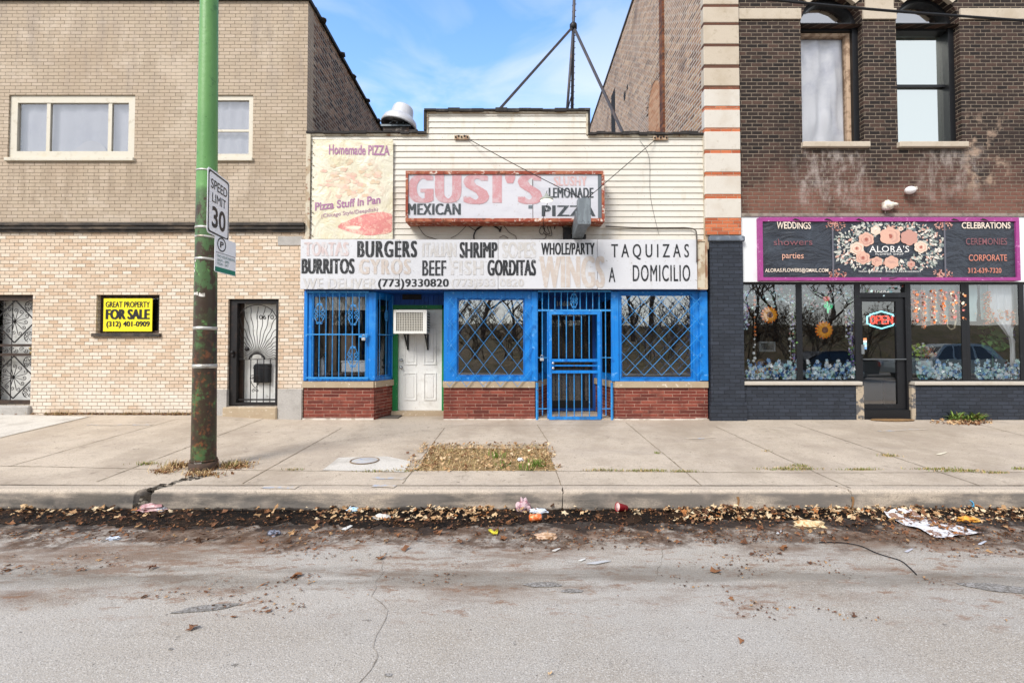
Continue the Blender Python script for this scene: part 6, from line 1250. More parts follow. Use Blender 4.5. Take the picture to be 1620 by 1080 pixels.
for sw_, (a, b), lab in ((SW1, (1178, 1262), 0), (SW2, (1272, 1354), 1), (SW3, (1445, 1524), 2), (SW4, (1538, 1616), 3)):
    m_ = MB()
    for i in range(270):
        px_ = RND.uniform(a + 2, b - 2); py_ = 600 - 25 * RND.random() ** .8 * (1 + .25 * sin(px_ * .4)); blossom(m_, PX(px_, 590, .1), .05 + .03 * RND.random(), PZ(py_, px_, .1), RND.choice((.016, .022, .028, .036, .046)), RND.choice((0, 1, 1, 2, 4, 4, 3, 0, 0, 5, 5, 3) if lab < 2 else (0, 1, 2, 4, 0, 1, 4, 3, 5)), 6, .12)
    for i in range(60): px_ = RND.uniform(a + 2, b - 2); m_.poly([(PX(px_ + dx, 590, .1), .06, PZ(598 - dy, px_, .1)) for dx, dy in ((0, 0), (2.5, 6 + RND.random() * 8), (-1.5, 5))], RND.choice((11, 5, 2)))
    m_.build('flower_decal', flm, sw_, False)
def garland(name, label, px, py0, py1, wd, cols, n, r=(.012, .03), cat='garland', y=YD, taper=0.0, group=None, leaves=True):
    m_ = MB(); x = PX(px, (py0 + py1) / 2, y)
    for i in range(n):
        t = RND.random(); ww = wd * (1 - taper * t); z = PZ(py0 + (py1 - py0) * t, px, y); blossom(m_, x + RND.gauss(0, ww * .45), y + RND.gauss(0, .02), z, RND.uniform(*r), FI[RND.choice(cols)], 5)
    m_.tube([(x, y, PZ(448, px, y)), (x, y, PZ(py1, px, y))], .003, 4, m=11); return tag(m_.build(name, flm, None, False), label, cat, group)
garland('flower_garland', 'lilac and blue flower garland at the left edge of the first shop window', 1180, 460, 520, .05, ('lilac', 'sky', 'purple', 'mint'), 90)
garland('flower_garland', 'purple and green flower garland at the right edge of the first shop window', 1256, 470, 590, .05, ('lilac', 'purple', 'leaf', 'leaf', 'white', 'rose', 'mint'), 210)
garland('flower_garland', 'purple wisteria garland beside the shop door frame', 1347, 490, 592, .06, ('lilac', 'purple', 'lilac', 'white', 'leaf', 'deep'), 230)
garland('flower_garland', 'pale mint flower garland above the wisteria beside the door', 1351, 448, 492, .05, ('mint', 'white', 'aqua', 'leaf'), 70)
for px_, b_, lab in ((1447, 510, 'orange wisteria strand nearest the door in the third shop window'), (1460, 518, 'thickest orange wisteria strand of the third shop window'), (1475, 513, 'orange wisteria strand third from the door'), (1490, 512, 'pale orange wisteria strand in the middle of the third shop window'), (1506, 507, 'peach wisteria strand over the looped cord'), (1520, 512, 'pink peach wisteria strand beside the window mullion')):
    garland('wisteria_strand', lab, px_, 459, b_, .062, ('peach', 'peach', 'orange', 'cream', 'rose') if px_ < 1500 else ('peach', 'cream', 'rose'), 300, (.014, .034), 'garland', YD - .035, .5, 'orange wisteria strands in the shop window')
garland('wisteria_strand', 'orange wisteria clump left of the white tied curtain', 1563, 462, 512, .09, ('peach', 'orange', 'cream'), 160, (.012, .03), 'garland', YD, .4); garland('wisteria_strand', 'broad orange wisteria clump over the white tied curtain', 1585, 490, 508, .30, ('orange', 'peach', 'cream'), 170, (.012, .03), 'garland', YD + .06); garland('wisteria_strand', 'orange wisteria clump at the far edge of the fourth shop window', 1607, 490, 515, .08, ('orange', 'peach', 'cream'), 110)
for a_, b_, lab, py_ in ((1178, 1262, 'swag of pale teal flowers across the top of the first shop window', 473), (1272, 1354, 'swag of pale teal flowers across the top of the second shop window', 470), (1367, 1428, 'pale flower spray in the glass over the shop door', 459)):
    m_ = MB()
    for i in range(170 if py_ > 465 else 90):
        px_ = RND.uniform(a_, b_); blossom(m_, PX(px_, 470, YD), YD + RND.gauss(0, .03), PZ(py_ + RND.gauss(0, 8 if py_ > 465 else 3) + 7 * sin((px_ - a_) * .08), px_, YD), RND.uniform(.014, .036), FI[RND.choice(('mint', 'aqua', 'sky', 'white', 'leaf', 'rose', 'aqua', 'mint', 'pine'))], 5, .9)
    m_.tube([(PX(a_ + (b_ - a_) * k_ / 10, 470, YD), YD, PZ(py_ + 7 * sin((b_ - a_) * k_ / 10 * .08), (a_ + b_) / 2, YD)) for k_ in range(11)], .005, 5, m=12)
    tag(m_.build('flower_swag', flm, None, False), lab, 'garland')
def beads(label, px, py0, py1, cols, n, y=YD - .03):
    th = thing('bead_string', label, 'bead string', (PX(px, 500, y), y, PZ(py1, px, y)), 'bead strings in the shop windows'); x = PX(px, 525, y)
    m_ = MB(); m_.tube([(x, y, PZ(449, px, y)), (x, y, PZ(py1, px, y))], .003, 4); m_.build('cord', mat('bead_cord', '#cfc7b4', .8), th); m_ = MB()
    for i in range(n): t = (i + RND.uniform(.2, .8)) / n; m_.ball((x + RND.gauss(0, .012), y, PZ(py0 + (py1 - py0) * t, px, y)), RND.uniform(.014, .03), 8, FI[RND.choice(cols)])
    m_.build('bead', flm, th)
beads('bead string with orange and cream balls left of the first sunflower', 1194, 458, 575, ('cream', 'peach', 'orange', 'white'), 17); beads('bead string with white balls right of the first sunflower', 1250, 455, 590, ('white', 'cream', 'white', 'rose'), 14); beads('bead string with white balls right of the second sunflower', 1338, 470, 535, ('white', 'cream', 'rose'), 9)
# rose shaped ornament, yellow basket, bouquet and plants
p = W(1308, 480, YD); th = thing('rose_ornament', 'pink and green rose shaped light in the second shop window', 'ornament', tuple(p)); m_ = MB(); m_.tube([W(1310, 495, YD), W(1309, 480, YD), W(1308, 476, YD)], .014, 6); m_.tube([W(1309, 488, YD), W(1304, 484, YD), W(1305, 480, YD), W(1309, 486, YD)], .012, 6); m_.tube([W(1310, 490, YD), W(1316, 486, YD), W(1316, 481, YD), W(1310, 487, YD)], .012, 6); m_.build('stem', emis('green_glow', '#49d08a', .55), th)
m_ = MB(); c_ = W(1307.5, 473, YD); m_.tube([(c_.x + .06 * (1 - t / 30) * cos(t * .75), YD, c_.z + .05 * (1 - t / 30) * sin(t * .75)) for t in range(26)], .013, 6); m_.build('bloom', emis('rose_glow', '#c9605c', .5), th)
m_ = MB(); m_.tube([W(1311, 490, YD), W(1346, 452, YD)], .005, 5); m_.build('cord', mat('pale_cord', '#c6d6d8', .6), th)
th = thing('yellow_basket', 'yellow fabric bundle on the ledge of the first shop window', 'basket', tuple(W(1215, 582, .5))); m_ = MB()
for dx, h_ in ((-9, 20), (8, 15)): m_.grid(lambda u, v, dx=dx, h_=h_: (PX(1215 + dx - 13 + 26 * u, 575, .35), .35 + .1 * v, PZ(585 - h_ * .8 * sin(pi * u) ** .7 * (1 - .15 * v) + 2 * sin(11 * u), 1215, .35)), 16, 3)
m_.grid(lambda u, v: (PX(1195 + 42 * u, 580, .33), .33 + .02 * sin(20 * u), PZ(592 - 9 * v, 1215, .33)), 16, 3); m_.build('cloth', mat('yellow_cloth', '#d9a02c', .7), th)
th = thing('bouquet', 'bouquet of lime, orange and white flowers in the third shop window', 'bouquet', tuple(W(1462, 570, .5))); m_ = MB()
for i in range(150):
    px_ = RND.gauss(1462, 10); py_ = 557 + RND.gauss(0, 6); blossom(m_, PX(px_, 555, .5), .5 + RND.gauss(0, .05), PZ(py_, px_, .5), RND.uniform(.02, .05), FI[RND.choice(('lime', 'lime', 'leaf', 'cream') if px_ < 1460 else ('orange', 'cream', 'white', 'peach'))], 6, .9)
m_.build('blooms', flm, th, False); m_ = MB(); p = W(1462, 565, .5); m_.lathe((p.x, .5, zs1 + .02), [(.08, 0), (.11, .02), (.13, .3), (.12, .36), (.1, .3)], 16); m_.build('vase', M['white'], th)
m_ = MB(); m_.box(SF0 + .05, PX(1357, 600) , .14, .75, zs1 - .06, zs1 + .005); m_.box(PX(1446, 600), SF1 - .05, .14, .75, zs1 - .06, zs1 + .005); m_.box(SF0 + .05, PX(1357, 600), .73, .76, .02, zs1 - .061); m_.box(PX(1446, 600), SF1 - .05, .73, .76, .02, zs1 - .061); m_.build('display_ledge', M['brownframe'], RB)
q = R(1478, 570, 1495, 590, .45); m_ = MB(); m_.cbox(q[0], q[1], .45, .62, zs1 + .006, zs1 + .16, .01); m_.box(q[0] - .01, q[1] + .01, .44, .63, zs1 + .161, zs1 + .19); tag(m_.build('gift_box', mat('tan_box', '#c98a4a', .7)), 'small tan gift box behind the flower decals', 'box')
def plant(name, label, px, py, y, n, rx, rz, size, cols, cat='plant', base=None):
    th = thing(name, label, cat, tuple(W(px, base or py, y))); m_ = MB()
    for i in range(n):
        a = RND.random() * 6.28; k = RND.random() ** .5; x, z = PX(px, py, y) + rx * k * cos(a), PZ(py, px, y) + rz * k * sin(a); yy = y + RND.gauss(0, .08); L_ = size * RND.uniform(.6, 1.3); t = RND.random() * 6.28; up = Vector((cos(t) * .8, -.5, sin(t) * .6 - .3)).normalized(); sd = up.cross(Vector((RND.gauss(0, .3), -1, RND.gauss(0, .3)))).normalized()
        p0 = Vector((x, yy, z)); m_.add([p0, p0 + up * L_ * .45 + sd * L_ * .28, p0 + up * L_, p0 + up * L_ * .45 - sd * L_ * .28], [(0, 1, 2, 3)], FI[RND.choice(cols)])
    m_.build('foliage', flm, th, False); return th
pt = plant('leafy_plant', 'big green broadleaf plant beside the white tied curtain', 1568, 530, .55, 90, .16, .34, .17, ('leaf', 'leaf', 'pine'), base=575)
m_ = MB(); p = W(1570, 560, .55); m_.tube([(p.x, .55, zs1), (p.x, .55, p.z + .3)], .015, 6, m=12); m_.build('stem', flm, pt)
plant('hanging_plant', 'dark purple foliage bunch hanging right of the tied curtain', 1597, 517, .45, 110, .11, .22, .10, ('purple', 'deep', 'purple', 'pine'), base=480)
cw = mat('sheer_white', '#fafbfc', .9)
m_ = MB()
def tie(u, v):     # curtain gathered at mid height
    zt0 = PZ(449, 1580, .3); zb0 = PZ(590, 1580, .3); g_ = 1 - .80 * math.exp(-((v - .58) / .16) ** 2); cx_ = PX(1578 + 10 * v + 10 * sstep(.5, .8, v), 520, .3); wd_ = (.62 if v < .58 else .30) * g_
    return (cx_ + wd_ * (u - .5), .155 + .02 * sin(26 * u + 3 * v), zt0 + (zb0 - zt0) * v)
m_.grid(tie, 40, 40); tag(m_.build('tied_curtain', cw, None, False), 'white sheer curtain gathered and tied in the fourth shop window', 'curtain')
sheer = mat('sky_reflection_teal', '#cde6e4', .9, vars=[dict(s=2, lo=.4, hi=.7, c='#d6e6e2', a=.8)])  # teal sheets carry the bright sky reflection as colour
drape('sheer_or_sky_sheet', 'pale teal sheet standing in for sky reflected across the top of the third shop window', PX(1444, 480, .4), PX(1529, 480, .4), PZ(509, 1480, .4), PZ(447, 1480, .4), .19, sheer, .02, 6); drape('sheer_or_sky_sheet', 'pale teal sheet standing in for sky reflected across the top of the fourth shop window', PX(1535, 480, .4), PX(1566, 480, .4), PZ(506, 1550, .4), PZ(447, 1550, .4), .19, sheer, .02, 3); drape('sheer_or_sky_sheet', 'long white sheer fabric at the far edge of the fourth shop window', PX(1590, 480, .5), PX(1624, 480, .5), PZ(596, 1600, .5), PZ(447, 1600, .5), .21, mat('sheer_grey', '#e6eaee', .9), .02, 3)
m_ = MB(); 
for k_ in (0, 1): m_.tube([W(1497 + k_ * 2, 500, YD), W(1499, 516, YD), W(1504, 521, YD), W(1510, 519, YD), W(1513 - k_ * 2, 505, YD), W(1511 - k_ * 2, 490, YD)], .011, 6)
tag(m_.build('looped_cord', mat('cream_cord', '#e2d2b0', .8)), 'cream rope loop hanging in the third shop window', 'cord')
q = R(1200, 540, 1226, 556, 2.2); m_ = MB(); m_.box(q[0], q[1], 2.2, 2.26, q[2], q[3]); m_.build
th = thing('wall_picture', 'pale picture frame inside behind the first sunflower', 'picture', (q[0], 2.2, q[2])); m_ = MB(); m_.frame(q[0], q[1], q[2], q[3], .04, 2.18, 2.24); m_.build('frame', M['white'], th); m_ = MB(); m_.box(q[0] + .041, q[1] - .041, 2.21, 2.23, q[2] + .041, q[3] - .041); m_.build('canvas', mat('picture_grey', '#5d6a70', .8, vars=[dict(s=5, lo=.45, hi=.55, c='#aab4b8', a=.9)]), th)
th = thing('counter', 'white shop counter seen dimly through the glass door', 'counter', (PX(1400, 600, 3), 3.2, .02)); m_ = MB(); m_.box(PX(1362, 600, 3), PX(1452, 600, 3), 3.0, 3.5, .03, 1.0); m_.build('body', mat('counter_grey', '#8d8d8a', .6), th); m_ = MB(); m_.box(PX(1360, 600, 3), PX(1454, 600, 3), 2.95, 3.55, 1.001, 1.05); m_.build('top', M['brownframe'], th)
# neon OPEN sign
NS = thing('neon_sign', 'neon OPEN sign with red letters and a pale blue outline', 'neon sign', tuple(W(1394, 520, .16)))
cx_, cz_ = PX(1394.5, 506, .14), PZ(506, 1394, .14); hw, hh = .275, .165
pts = [(-.80, .62), (-.62, .70), (0, 1.0), (.62, .70), (.80, .62), (.80, .50), (1, .42), (1, -.42), (.80, -.5), (.80, -.62), (.62, -.70), (0, -1), (-.62, -.70), (-.8, -.62), (-.8, -.5), (-1, -.42), (-1, .42), (-.8, .5), (-.8, .62)]
m_ = MB(); m_.tube([(cx_ + hw * a, .14, cz_ + hh * b) for a, b in pts], .013, 8); m_.build('outline_tube', emis('neon_blue', '#8fe6f5', 1.15), NS)
m_ = MB(); lw = hw * 1.62 / 4; lh = hh * .62
def seg(i, pl): m_.tube([(cx_ - hw * .81 + lw * (i + .1 + .76 * u), .135, cz_ + lh * (v * 2 - 1) * .72) for u, v in pl], .0125, 6)
seg(0, [(.5 + .5 * cos(pi * 2 * k / 16), .5 + .5 * sin(2 * pi * k / 16)) for k in range(17)]); seg(1, [(0, 0), (0, 1), (.7, 1), (1, .85), (1, .6), (.7, .48), (0, .48)]); seg(2, [(1, 0), (0, 0), (0, 1), (1, 1)]); seg(2, [(0, .5), (.85, .5)]); seg(3, [(0, 0), (0, 1), (1, 0), (1, 1)])
m_.build('letter_tubes', emis('neon_red', '#ff4a38', 1.2), NS); m_ = MB(); m_.box(cx_ - hw * .8, cx_ + hw * .8, .17, .18, cz_ - hh * .5, cz_ + hh * .5); m_.build('backing', mat('neon_backing', '#3a2426', .6), NS)
m_ = MB()
for i, c_ in enumerate(('peach', 'white', 'aqua', 'sky', 'blue')): x = PX(1367.5, 540, .07); m_.box(x - .03, x + .03, .052, .0585, PZ(538 + i * 3.6, 1367), PZ(534.6 + i * 3.6, 1367), FI[c_])
m_.build('sticker', flm, fdoor)

# ------------------------------------------------------------------ ground level odds and ends
p = G(577, 729); MH = thing('water_cover', 'round weathered metal utility cover set in pale concrete', 'utility cover', tuple(p)); m_ = MB(); m_.lathe((p.x, p.y, p.z + .006), [(.165, -.03), (.165, .0), (.155, .004), (.002, .006)], 28); m_.build('lid', mat('cover_grey', '#b3b4b6', .7, .1, vars=[dict(s=9, lo=.45, hi=.6, c='#b5b0a8', a=.8), dict(s=12, lo=.56, hi=.66, c='#6f86a8', a=.6)], bump=(40, .6, .006)), MH); m_ = MB(); m_.lathe((p.x, p.y, p.z + .006), [(.168, 0), (.170, .008), (.182, .008), (.186, 0)], 28); m_.build('rim', mat('rusty_rim', '#7d6a56', .9), MH)
th = thing('door_mat', 'oval tan door mat in front of the flower shop door', 'door mat', tuple(G(1412, 665))); p = G(1412, 665); m_ = MB(); m_.lathe((p.x + .0, p.y, p.z + .008), [(1, 0), (1, .01), (.96, .016), (.001, .016)], 36, squash=(.40, .13, 1)); m_.build('pile', mat('coir', '#8a6c48', .95, vars=[dict(s=14, lo=.45, hi=.6, c='#6d5438', a=.7)], bump=(90, .8, .01)), th)
# leafy weed clump by the right bulkhead
p = G(1530, 668); th = thing('weed_clump', 'green weed clump with dead leaves against the navy bulkhead', 'weeds', tuple(p)); m_ = MB()
for cx_, k in ((1512, 130), (1543, 170)):
    c_ = G(cx_, 665)
    for i in range(k):
        a = RND.random() * 6.28; L_ = RND.uniform(.10, .30); el = RND.uniform(.25, 1.2); d_ = Vector((cos(a) * cos(el), sin(a) * cos(el) * .6 - .12, sin(el))); sd = Vector((-sin(a), cos(a), 0)); b0 = Vector((c_.x + RND.gauss(0, .05), c_.y + RND.gauss(0, .03), c_.z)); w_ = RND.uniform(.008, .02); tipd = Vector((0, 0, -.25 * L_))
        m_.add([b0, b0 + d_ * L_ * .5 + sd * w_, b0 + d_ * L_ + tipd, b0 + d_ * L_ * .5 - sd * w_], [(0, 1, 2, 3)], RND.choice((0, 0, 1, 2)))
m_.build('foliage', [mat('weed_green', '#5f7a34', .7), mat('weed_pale', '#8aa050', .7), mat('weed_olive', '#70683a', .8)], th, False)
m_ = MB()
for i in range(160): px_ = RND.gauss(1530, 22); c_ = G(px_, 669 + RND.gauss(0, 2)); leaf(m_, (c_.x, c_.y, c_.z + .02), RND.uniform(.02, .05), RND.choice((0, 1, 2, 3)), .6)
m_.build('dead_leaves', LEAF[:4], th, False)
# litter
def crumple(name, label, px, py, r, col, cat='litter', sq=(1, 1, .5), f=zr, col2=None):
    p = G(px, py, f); m_ = MB(); k0 = RND.random() * 40; vs = []
    nu, nv = 14, 9
    for j in range(nv + 1):
        for i in range(nu): a, ph = 2 * pi * i / nu, pi * j / nv; d_ = Vector((sin(ph) * cos(a), sin(ph) * sin(a), cos(ph))); k = 1 + .7 * noise.noise(d_ * 2.2 + Vector((k0, 0, 0))); vs.append((p.x + d_.x * r * k * sq[0], p.y + d_.y * r * k * sq[1], p.z + r * sq[2] * .7 + d_.z * r * k * sq[2]))
    m_.add(vs, [(j * nu + i, j * nu + (i + 1) % nu, (j + 1) * nu + (i + 1) % nu, (j + 1) * nu + i) for j in range(nv) for i in range(nu)])
    return tag(m_.build(name, mat(name + '_mat', col, .4, vars=[dict(s=22, lo=.45, hi=.6, c=col2 or col, a=.9)])), label, cat)
crumple('crumpled_wrapper', 'crumpled pink wrapper in the gutter below the broken kerb', 240, 808, .11, '#a8787a', sq=(1.3, .6, .4), col2='#c9b0ae'); crumple('crumpled_wrapper', 'crumpled silver scrap beside the pink wrapper', 256, 808, .05, '#5d6068', col2='#c9cbd2'); crumple('crumpled_wrapper', 'crumpled pale blue plastic scrap on the asphalt', 180, 853, .035, '#aab4c4', sq=(1.6, .8, .4), col2='#d8dde4')
crumple('crumpled_wrapper', 'crumpled silver pink bag standing above the orange can', 828, 808, .075, '#c9b0b4', sq=(.9, .7, 1.0), col2='#9a6a74'); crumple('crumpled_wrapper', 'crumpled white plastic in leaves right of the silver bag', 852, 811, .06, '#ccd2dc', sq=(1.5, .7, .4)); crumple('crumpled_wrapper', 'crumpled dark scrap at the edge of the gutter sludge', 433, 846, .05, '#43454c', sq=(1.2, .8, .5), col2='#8f93a2')
crumple('crumpled_wrapper', 'crumpled sky blue paper among pale gutter leaves', 558, 811, .05, '#9fc0d6', sq=(1.1, .7, .7), col2='#e2eef4'); crumple('crumpled_wrapper', 'crumpled white tissue in leaves right of the blue paper', 605, 820, .06, '#c9c6c0', sq=(1.5, .7, .4)); crumple('crumpled_wrapper', 'crumpled white paper scrap in the planted square', 823, 728, .035, '#dcdde2', f=zs); crumple('crumpled_wrapper', 'crumpled white wrapper on the leaves by the blue cap', 1530, 796, .06, '#e4e0d8', sq=(1.4, .7, .5)); crumple('crumpled_wrapper', 'crumpled beige paper lump in the sludge left of the newspaper', 1279, 833, .09, '#d9c39c', sq=(1.6, .7, .35), col2='#b58a58'); crumple('crumpled_wrapper', 'crumpled yellow orange leaf bag scrap near the newspaper', 1531, 824, .07, '#d9a040', sq=(1.4, .7, .35), col2='#b5702f'); crumple('crumpled_wrapper', 'crumpled pale tan paper on asphalt under the orange can', 863, 850, .065, '#c9ab90', sq=(1.5, .9, .3), col2='#a5825f')
def axisobj(mb, p, d, up=Vector((0, 0, 1))): 
    d = Vector(d).normalized(); q = Vector((0, 0, 1)).rotation_difference(d); mb.v = [tuple(q @ Vector(v) + Vector(p)) for v in mb.v]; return mb
p = G(847, 824, zr); CN = thing('drink_can', 'orange drink can lying in the black gutter sludge', 'can', tuple(p)); m_ = MB(); m_.lathe((0, 0, 0), [(.024, -.062), (.033, -.052), (.033, .048), (.026, .060)], 18); axisobj(m_, (p.x, p.y, p.z + .036), (1, .12, .03)); m_.build('body', mat('orange_can', '#e0703a', .35, .2, vars=[dict(s=30, lo=.5, hi=.6, c='#efb48c', a=.8)]), CN); m_ = MB(); m_.lathe((0, 0, 0), [(.026, .0601), (.0255, .064), (.022, .061), (.001, .061)], 18); axisobj(m_, (p.x, p.y, p.z + .036), (1, .12, .03)); m_.build('lid', galv, CN)
p = G(984, 810, zr); CP = thing('paper_cup', 'red paper cup lying on its side below the kerb', 'cup', tuple(p)); m_ = MB(); m_.lathe((0, 0, 0), [(.030, -.055), (.044, .055), (.046, .057), (.042, .055), (.028, -.05)], 18); axisobj(m_, (p.x, p.y, p.z + .05), (-1, -.35, .25)); m_.build('body', mat('red_cup', '#a8202a', .45), CP); m_ = MB(); m_.lathe((0, 0, 0), [(.0415, .052), (.0285, -.049), (.001, -.049)], 18); axisobj(m_, (p.x, p.y, p.z + .05), (-1, -.35, .25)); m_.build('lining', mat('cup_lining', '#dcb8b4', .6), CP)
p = G(1535, 807, zr); BC = thing('plastic_cup', 'small bright blue plastic cup on the gutter leaves', 'cup', tuple(p)); m_ = MB(); m_.lathe((0, 0, 0), [(.028, -.04), (.038, .04), (.034, .04), (.025, -.03)], 14); axisobj(m_, (p.x, p.y, p.z + .06), (-.8, -.5, .5)); m_.build('body', mat('blue_cup', '#4da3cf', .4), BC)
m_ = MB(); pts = [(1396, 820), (1418, 824), (1440, 838), (1490, 852), (1558, 846), (1520, 836), (1478, 832), (1452, 822), (1436, 815), (1410, 814)]
def npt(px, py): c_ = G(px, py, zr); return Vector((c_.x, c_.y, c_.z + .022))
A_, B_, C_, D_ = npt(1398, 819), npt(1490, 854), npt(1558, 846), npt(1440, 814)
def sheet_(u, v): p_ = A_.lerp(B_, u).lerp(D_.lerp(C_, u), v); k = noise.noise(Vector((u * 4, v * 4, 6))); return (p_.x + .03 * noise.noise(Vector((u * 3, v * 7, 1))), p_.y + .02 * k, p_.z + .022 * k + .05 * max(0, .12 - u) / .12)
m_.grid(sheet_, 26, 10, smooth=False); tag(m_.build('newspaper', mat('newsprint', '#d6d6d8', .8, vars=[dict(s=5, d=6, r=.7, lo=.52, hi=.58, c='#7a5236', a=.92), dict(s=12, lo=.55, hi=.65, c='#a8a6a6', a=.7)]), None, False), 'torn white newspaper sheet lying across the gutter edge', 'newspaper')
lv = MB()
for _ in range(60): u, v = RND.random(), RND.uniform(.35, 1); p_ = Vector(sheet_(u, v)); leaf(lv, (p_.x, p_.y, p_.z + .012), RND.uniform(.02, .045), RND.choice((1, 3, 4, 0, 7)), .3)
tag(lv.build('leaves_on_paper', LEAF, None, False), 'brown leaves lying on the torn newspaper', 'leaves', None, 'stuff')
m_ = MB(); m_.tube([npt(774, 842) , npt(781, 847), npt(787, 842)], .012, 5); c0 = npt(781, 845); m_.poly([npt(773, 840), npt(777, 840), npt(784, 846), npt(788, 842), npt(787, 848), npt(779, 848)]); tag(m_.build('yellow_peel', mat('yellow_peel_mat', '#cfc23a', .5), None, False), 'bright yellow peel scrap at the edge of the sludge', 'litter')
for i, (px_, py_, w_, h_, c_, lab) in enumerate(((947, 891, 20, 3, '#b5b5b6', 'long pale strip of paper on the grey road'), (880, 871, 7, 2.5, '#c9c4bc', 'small oval pale scrap above the paper strip'), (921, 887, 6, 2, '#d2d0cb', 'tiny pale scrap left of the paper strip'), (549, 836, 9, 4, '#cfcdc8', 'folded white paper scrap beside a tan leaf'), (1233, 843, 5, 3, '#c2c2c4', 'small grey white scrap at the sludge edge'), (1438, 872, 7, 3, '#b4b4bc', 'small bluish scrap on the road under the newspaper'), (1554, 860, 7, 3, '#b9bcc4', 'small pale scrap past the newspaper tip'), (1490, 718, 9, 2, '#d9d2bc', 'tiny cream scrap on the sidewalk'))):
    f = zs if py_ < 760 else zr; p_ = [G(px_ + w_ * a, py_ + h_ * b, f) for a, b in ((-1, .7), (-.2, .9), (1, -.8), (.6, -1), (-.6, .1))]; m_ = MB(); n = len(p_); m_.add([(q.x, q.y, q.z + .012) for q in p_] + [(q.x, q.y, q.z + .008) for q in p_], [tuple(range(n)), tuple(range(n, 2 * n))[::-1]] + [(k, (k + 1) % n, n + (k + 1) % n, n + k) for k in range(n)]); tag(m_.build('paper_scrap', mat('scrap', c_, .7)), lab, 'litter')
pts = [G(px_, py_, zr) for px_, py_ in ((1296, 859), (1330, 859), (1360, 864), (1385, 875), (1400, 880), (1425, 888), (1440, 900), (1450, 910))]; wire('road_cable', 'thin black cable end curling over the asphalt', [(p_.x, p_.y, p_.z + .008) for p_ in pts], .004, cat='cable')
# ------------------------------------------------------------------ across the street: only seen mirrored in the glass
hb = MB(); hb.grid(lambda u, v: (-60 + 120 * u, -17.5 - 22 * v, -.25 + 3.3 * sstep(.02, .5, v) + .25 * noise.noise(Vector((u * 30, v * 6, 0)))), 80, 16); struct(hb, 'embankment_hill', mat('bank_brown', '#6b5d49', .95, vars=[dict(s=1.2, lo=.42, hi=.6, c='#55502f', a=.9), dict(s=6, lo=.5, hi=.65, c='#8a7250', a=.8)], bump=(3, .8, .2)), 'brown overgrown bank across the street', 'bank')
hb = MB(); hb.box(-60, 60, -17.5, -15.6, -.6, -.12); struct(hb, 'far_sidewalk', M['concrete'], 'far sidewalk across the street', 'sidewalk')
bark = mat('bark', '#6b5d50', .95, vars=[dict(s=6, st=(1, 1, .3), lo=.45, hi=.6, c='#463c33', a=.8)]); twigm = mat('twig_foliage', '#8a6a48', .95)
def tree(x, y, z, h, seed, label):
    r_ = random.Random(seed); th = thing('bare_tree', label, 'tree', (x, y, z), 'bare trees across the street'); tr = MB(); tw = MB()
    def grow(p, d, L_, r, lev):
        pts = [p]; q = p
        for k in range(4): d = (d + Vector((r_.gauss(0, .13), r_.gauss(0, .13), r_.gauss(0, .08) + .03))).normalized(); q = q + d * L_ / 4; pts.append(q)
        (tr if lev < 2 else tw).tube(pts, r, 6 if lev < 2 else 3, r * .55, cap=False)
        if lev >= 5: return
        for k in range(3 if lev < 2 else r_.choice((2, 3))):
            t = r_.uniform(.45, 1.0); b = pts[min(4, int(t * 4) + 1)]; a = r_.random() * 6.28; sp = Vector((cos(a), sin(a), r_.uniform(.1, .8))).normalized(); grow(b, (d * .75 + sp * .8).normalized(), L_ * r_.uniform(.66, .92), r * .55, lev + 1)
    grow(Vector((x, y, z)), Vector((0, 0, 1)), h * .24, h * .017, 0); tr.build('trunk', bark, th, False); tw.build('crown', bark, th, False)
    lf_ = MB(); step = max(1, len(tw.v) // 320)
    for v in tw.v[::step]: leaf(lf_, v, r_.uniform(.05, .12), 0, 1.0)
    lf_.build('dead_leaves', twigm, th, False)
for i, (x, y, h, lab) in enumerate(((-9.5, -21, 10, 'bare tree on the bank opposite the brick house door'), (-5.2, -23, 11.5, 'bare tree on the bank opposite the for sale window'), (-1.5, -21.5, 10.5, 'bare tree on the bank opposite the air conditioner'), (2.2, -23.5, 12, 'bare tree on the bank opposite the security gate'), (5.6, -21, 10, 'bare tree on the bank opposite the limestone pier'), (9.5, -22.5, 11.5, 'bare tree on the bank opposite the sunflowers'), (13.5, -22, 10.5, 'bare tree on the bank opposite the shop door'), (17.5, -22, 10, 'bare tree on the bank opposite the third shop window'), (15.6, -20.5, 8, 'small bare tree on the bank opposite the navy pier'), (19.6, -20.3, 8, 'small bare tree on the bank opposite the neon sign'), (-12.5, -24, 9, 'bare tree on the bank opposite the diamond grille door'), (-3.4, -20, 8, 'small bare tree on the bank opposite the barred window'), (.4, -19.6, 7.5, 'small bare tree on the bank opposite the lattice window'), (3.9, -20, 8.5, 'small bare tree on the bank opposite the second lattice window'), (7.6, -19.8, 8, 'small bare tree on the bank opposite the first shop window'), (11.4, -20.2, 8, 'small bare tree on the bank opposite the second shop window'))): tree(x, y, 2.3 if y < -22 else 1.6, h, 40 + i, lab)
